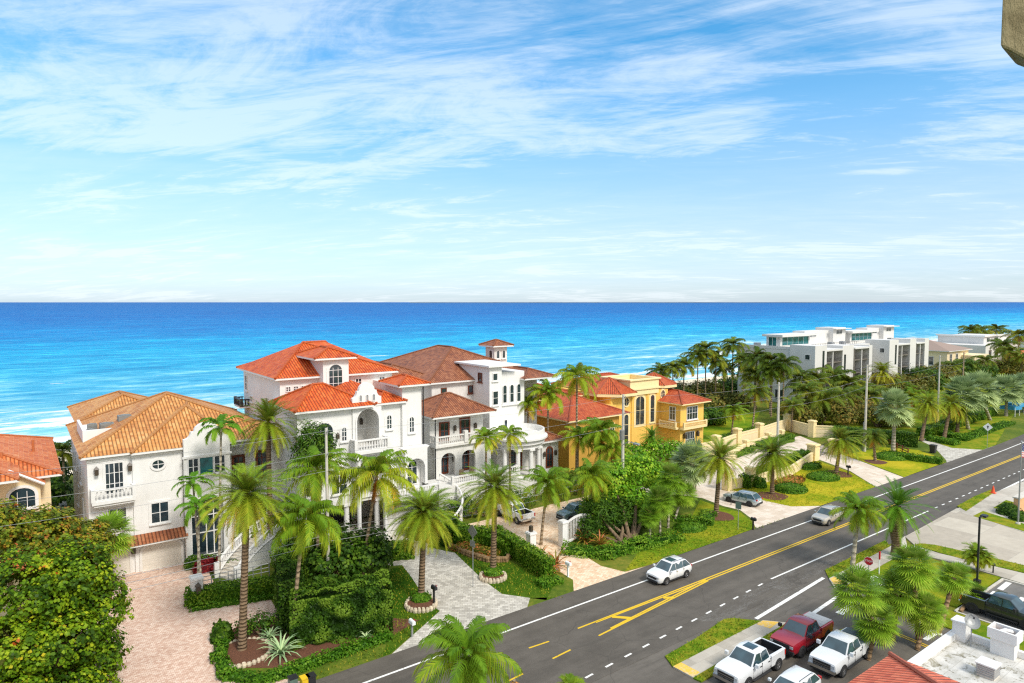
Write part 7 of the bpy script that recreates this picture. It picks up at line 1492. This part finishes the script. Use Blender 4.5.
g_ = [G(701, 457), G(716, 454), G(737, 446), G(759, 440), G(787, 430), G(812, 437), G(834, 438)]
gwall('tall cream garden wall with six pillars closing the court toward the sea', g_, 2.1, g_[1:6])
g2 = [G(722, 466), G(746, 452), G(768, 444), G(781, 441)]
gwall('low cream wall with small pillars inside the court by the yellow villa', g2, 1.4, g2[1:4], ph=1.8, s_=.42)
g3 = [G(727, 490), G(750, 486), G(790, 476), G(812, 461)]
gwall('low cream wall along the island lawn from the garage court to the gate', g3, 1.25, [g3[0], g3[1]], ph=2.4, s_=.5)
h = pier('cream gate pillar on the court side of the gated driveway', *G(813, 460), .7, 2.4, M['creamtrim']); h = pier('cream gate pillar on the road side of the gated driveway', *G(833, 454), .6, 2.3, M['creamtrim'])
a, b = Vector(G(815, 458)), Vector(G(832, 453)); d = b - a; ln = d.length; d.normalize(); h = thing('driveway_gate', 'dark wrought iron gate between cream pillars of the gated driveway', 'gate', (a.x, a.y, 0)); f_ = Face(a.x, a.y, d.x, d.y, d.y, -d.x); q = MB(f_)
for z in (.2, 1.1, 1.8): q.box(0, ln, -.03, .03, z, z + .07)
q.build('rails', M['dark'], h); q = MB(f_)
for k in range(22): u = ln * (k + .5) / 22; q.box(u - .02, u + .02, -.02, .02, .2, 1.8 + .25 * math.sin(math.pi * u / ln))
q.build('bars', M['dark'], h)
h = thing('fence', 'low dark wooden rail fence below the hedge past the gated drive', 'fence', (*G(848, 440), 0)); a, b = Vector(G(872, 437)), Vector(G(908, 455)); d = b - a; ln = d.length; d.normalize(); f_ = Face(a.x, a.y, d.x, d.y, d.y, -d.x); q = MB(f_)
for z in (.45, .9): q.box(0, ln, -.04, .04, z, z + .14)
for k in range(8): q.box(ln * k / 7 - .07, ln * k / 7 + .07, -.07, .07, 0, 1.15)
q.build('rails', M['wood'], h)
# things far along the road
x, y = G(1014, 417); h = thing('shade_canopy', 'blue and white striped canopy at the far end of the roadside lawn', 'canopy', (x, y, 0)); q = MB()
M['blue'] = plain('blue_canvas', L(60, 150, 200), .7, var=.2)
for i, (dx_, hh) in enumerate(((0, 2.2), (3.2, 2.6), (6.4, 2.2))): q.prism([(x + dx_, y), (x + dx_ + 2.8, y - .6), (x + dx_ + 2.8, y + 2.4), (x + dx_, y + 2.8)], hh - .7, hh)
q.build('canvas', M['blue'], h); q = MB()
for dx_ in (.2, 3, 6, 9): q.tube([(x + dx_, y - .1, 0), (x + dx_, y - .1, 2)], .07, 6)
q.build('poles', M['trim'], h)
# ------------------------------------------------------------------ near flat roofed building and its tiled neighbour
H = thing('building', 'low building with stained white flat roof and parapet beside the dark pickup', 'building', (40.2, 16, 0)); Zr = 5.0
M['roofmem'] = None
t = NT('stained_white_roof'); p = t.pos(); c = t.ramp(t.noise(p, .9, 6, .7), [(.35, L(176, 173, 164)), (.6, L(208, 205, 198))])
st = t.ramp(t.noise(p, .75, 7, .72, .8), [(.53, 0), (.57, 1)]); c = t.mix(t.math('MULTIPLY', t.sep(st)[0], .75), c, L(140, 134, 112)); st = t.ramp(t.noise(t.pos(scale=(1, 1, 1)), 1.3, 6, .75, 1.4), [(.575, 0), (.60, 1)]); c = t.mix(t.math('MULTIPLY', t.sep(st)[0], .8), c, L(96, 88, 62))
br = t.n('ShaderNodeTexBrick'); t.l(p, br.inputs['Vector']); br.inputs['Scale'].default_value = 1; br.inputs['Brick Width'].default_value = 3.2; br.inputs['Row Height'].default_value = 1.05; br.inputs['Mortar Size'].default_value = .014; c = t.mix(t.math('MULTIPLY', br.outputs['Fac'], .55), c, L(150, 146, 134)); t.bump(t.noise(p, 3, 5), .4, .05)
M['roofmem'] = t.done(c, .85)
x0, x1, y1 = 40.2, 46.9, 16.15
MB().box(x0 - 9, x1, -2, y1, 0, Zr - .45).build('wall', M['white'], H); MB().box(x0 - 9, x1 - .25, -2, y1 - .25, Zr - .448, Zr - .4).build('roof', M['roofmem'], H)
q = MB(); q.box(x0 - 9, x1, y1 - .28, y1, Zr - .46, Zr); q.box(x1 - .28, x1, -2, y1 - .28, Zr - .46, Zr - .003); q.box(x0 - 9.05, x1 + .05, y1 - .02, y1 + .06, Zr - .12, Zr + .03); q.build('parapet', M['white'], H)
q = MB(); q.box(46.05, 46.85, 15.35, 16.08, Zr - .4, Zr + .75); q.box(45.98, 46.92, 15.28, 16.16, Zr + .75, Zr + .83); q.build('corner_pier', M['trim'], H)
ch = MB(); cx, cy = 47.05, 13.45; cx = 46.45
ch.box(cx - .42, cx + .42, cy - .6, cy + .6, Zr - .4, Zr + .75); ch.box(cx - .56, cx - .42, cy - .74, cy + .74, Zr + .55, Zr + 1.15); ch.box(cx + .42, cx + .56, cy - .74, cy + .74, Zr + .55, Zr + 1.15); ch.box(cx - .42, cx + .42, cy - .74, cy - .6, Zr + .55, Zr + 1.15); ch.box(cx - .42, cx + .42, cy + .6, cy + .74, Zr + .55, Zr + 1.15); co = ch.build('chimney', M['white'], H)
MB().box(cx - .41, cx + .41, cy - .59, cy + .59, Zr + .752, Zr + .8).build('rusty_tray', M['wood'], co); MB().tube([(cx - .3, cy + .2, Zr + .95), (cx, cy, Zr + 1.05), (cx + .3, cy - .25, Zr + .95)], .13, 8).build('flue', M['trim'], co)
h = thing('roof_vent', 'louvred metal vent box standing on the stained white flat roof', 'vent', (43.6, 13.2, Zr - .4)); q = MB(); vx, vy = G(988, 672, Zr - .2); q.box(vx - .42, vx + .42, vy - .42, vy + .42, Zr - .4, Zr + .3); q.build('housing', M['conc'], h)
q = MB()
for k in range(5): q.box(vx - .45, vx + .45, vy - .45, vy + .45, Zr - .28 + k * .115, Zr - .23 + k * .115)
q.build('louvres', M['grey'], h); MB().box(vx - .5, vx + .5, vy - .5, vy + .5, Zr + .3, Zr + .37).build('lid', M['trim'], h)
dx_, dy_ = 45.9, 15.0
h = thing('satellite_dish', 'white satellite dish on a mast at the corner of the flat roof', 'satellite dish', (dx_, dy_, Zr - .4)); q = MB(); q.tube([(dx_, dy_, Zr - .4), (dx_, dy_, Zr + 1.0)], .035, 6); q.tube([(dx_, dy_, Zr + .2), (dx_ + .35, dy_ + .3, Zr - .4)], .02, 5); q.build('mast', M['grey'], h)
q = MB(); nrm = Vector((-.62, -.5, .6)).normalized(); a = nrm.cross(UP).normalized(); b = nrm.cross(a); c0 = Vector((dx_, dy_, Zr + 1.12)); rings = []
for r_, dd in ((0.001, 0), (.18, .025), (.32, .08), (.42, .14)): rings.append([c0 + (a * math.cos(2 * math.pi * k / 20) + b * math.sin(2 * math.pi * k / 20) * 1.08) * r_ + nrm * dd for k in range(20)])
for r0, r1 in zip(rings, rings[1:]):
    for k in range(20): q.poly([r0[k], r0[(k + 1) % 20], r1[(k + 1) % 20], r1[k]])
for r0, r1 in zip(rings[-1:], [[p_ - nrm * .03 for p_ in rings[-1]]]):
    for k in range(20): q.poly([r0[k], r0[(k + 1) % 20], r1[(k + 1) % 20], r1[k]])
q.build('dish', M['signback'], h, smooth=40); q = MB(); q.tube([c0 - b * .4 + nrm * .1, c0 + nrm * .5 - b * .15], .018, 5); q.tube([c0 + nrm * .5 - b * .15, c0 + nrm * .42 - b * .1], .05, 8); q.build('receiver', M['dark'], h)
H2 = thing('tiled_building', 'building with salmon flat tile hipped roof beside the stained white flat roof', 'building', (31, 10, 0)); MB().box(25, 39.6, 4, 16.6, 0, 4.9).build('wall', M['white2'], H2); hip(H2, 22, 40.2, 1.0, 17.15, 5.0, .36, M['roof_salmon'], capmat=M['roof_salmon'])
# corner of the stucco balcony slab overhead
t = NT('rough_tan_stucco'); p = t.pos(); c = t.ramp(t.noise(p, 6, 7, .7), [(.3, L(112, 100, 70)), (.7, L(158, 146, 112))]); t.bump(t.noise(t.pos(scale=(1, 1, .35)), 22, 6, .7), 1.0, .03); M['roughst'] = t.done(c, .95)
q = MB(); d = ray(1000, 30); base = Vector((0, 0, CAMZ)) + d.normalized() * 3.4
def at(px_, py_, t_): return Vector((0, 0, CAMZ)) + ray(px_, py_) * t_
A = at(1000, 47, 3.3); Wd = RGT * .9; Dp = Vector((1.0, .12, 0)).normalized()
pr = [A + UP * .9, A, A + RGT * .05 - UP * .018, A + RGT * .12 - UP * .055, A + RGT * .5 - UP * .22, A + RGT * .9 - UP * .22, A + RGT * .9 + UP * .9]
q.idx([tuple(p) for p in pr] + [tuple(p - Dp * .0 + Dp * .35) for p in pr], [tuple(range(7)), tuple(range(13, 6, -1))] + [(i, (i + 1) % 7, 7 + (i + 1) % 7, 7 + i) for i in range(7)])
tag(q.build('balcony_corner', M['roughst'], loc=tuple(A), bevel=.015), 'rough tan stucco corner of the balcony overhead', 'balcony')
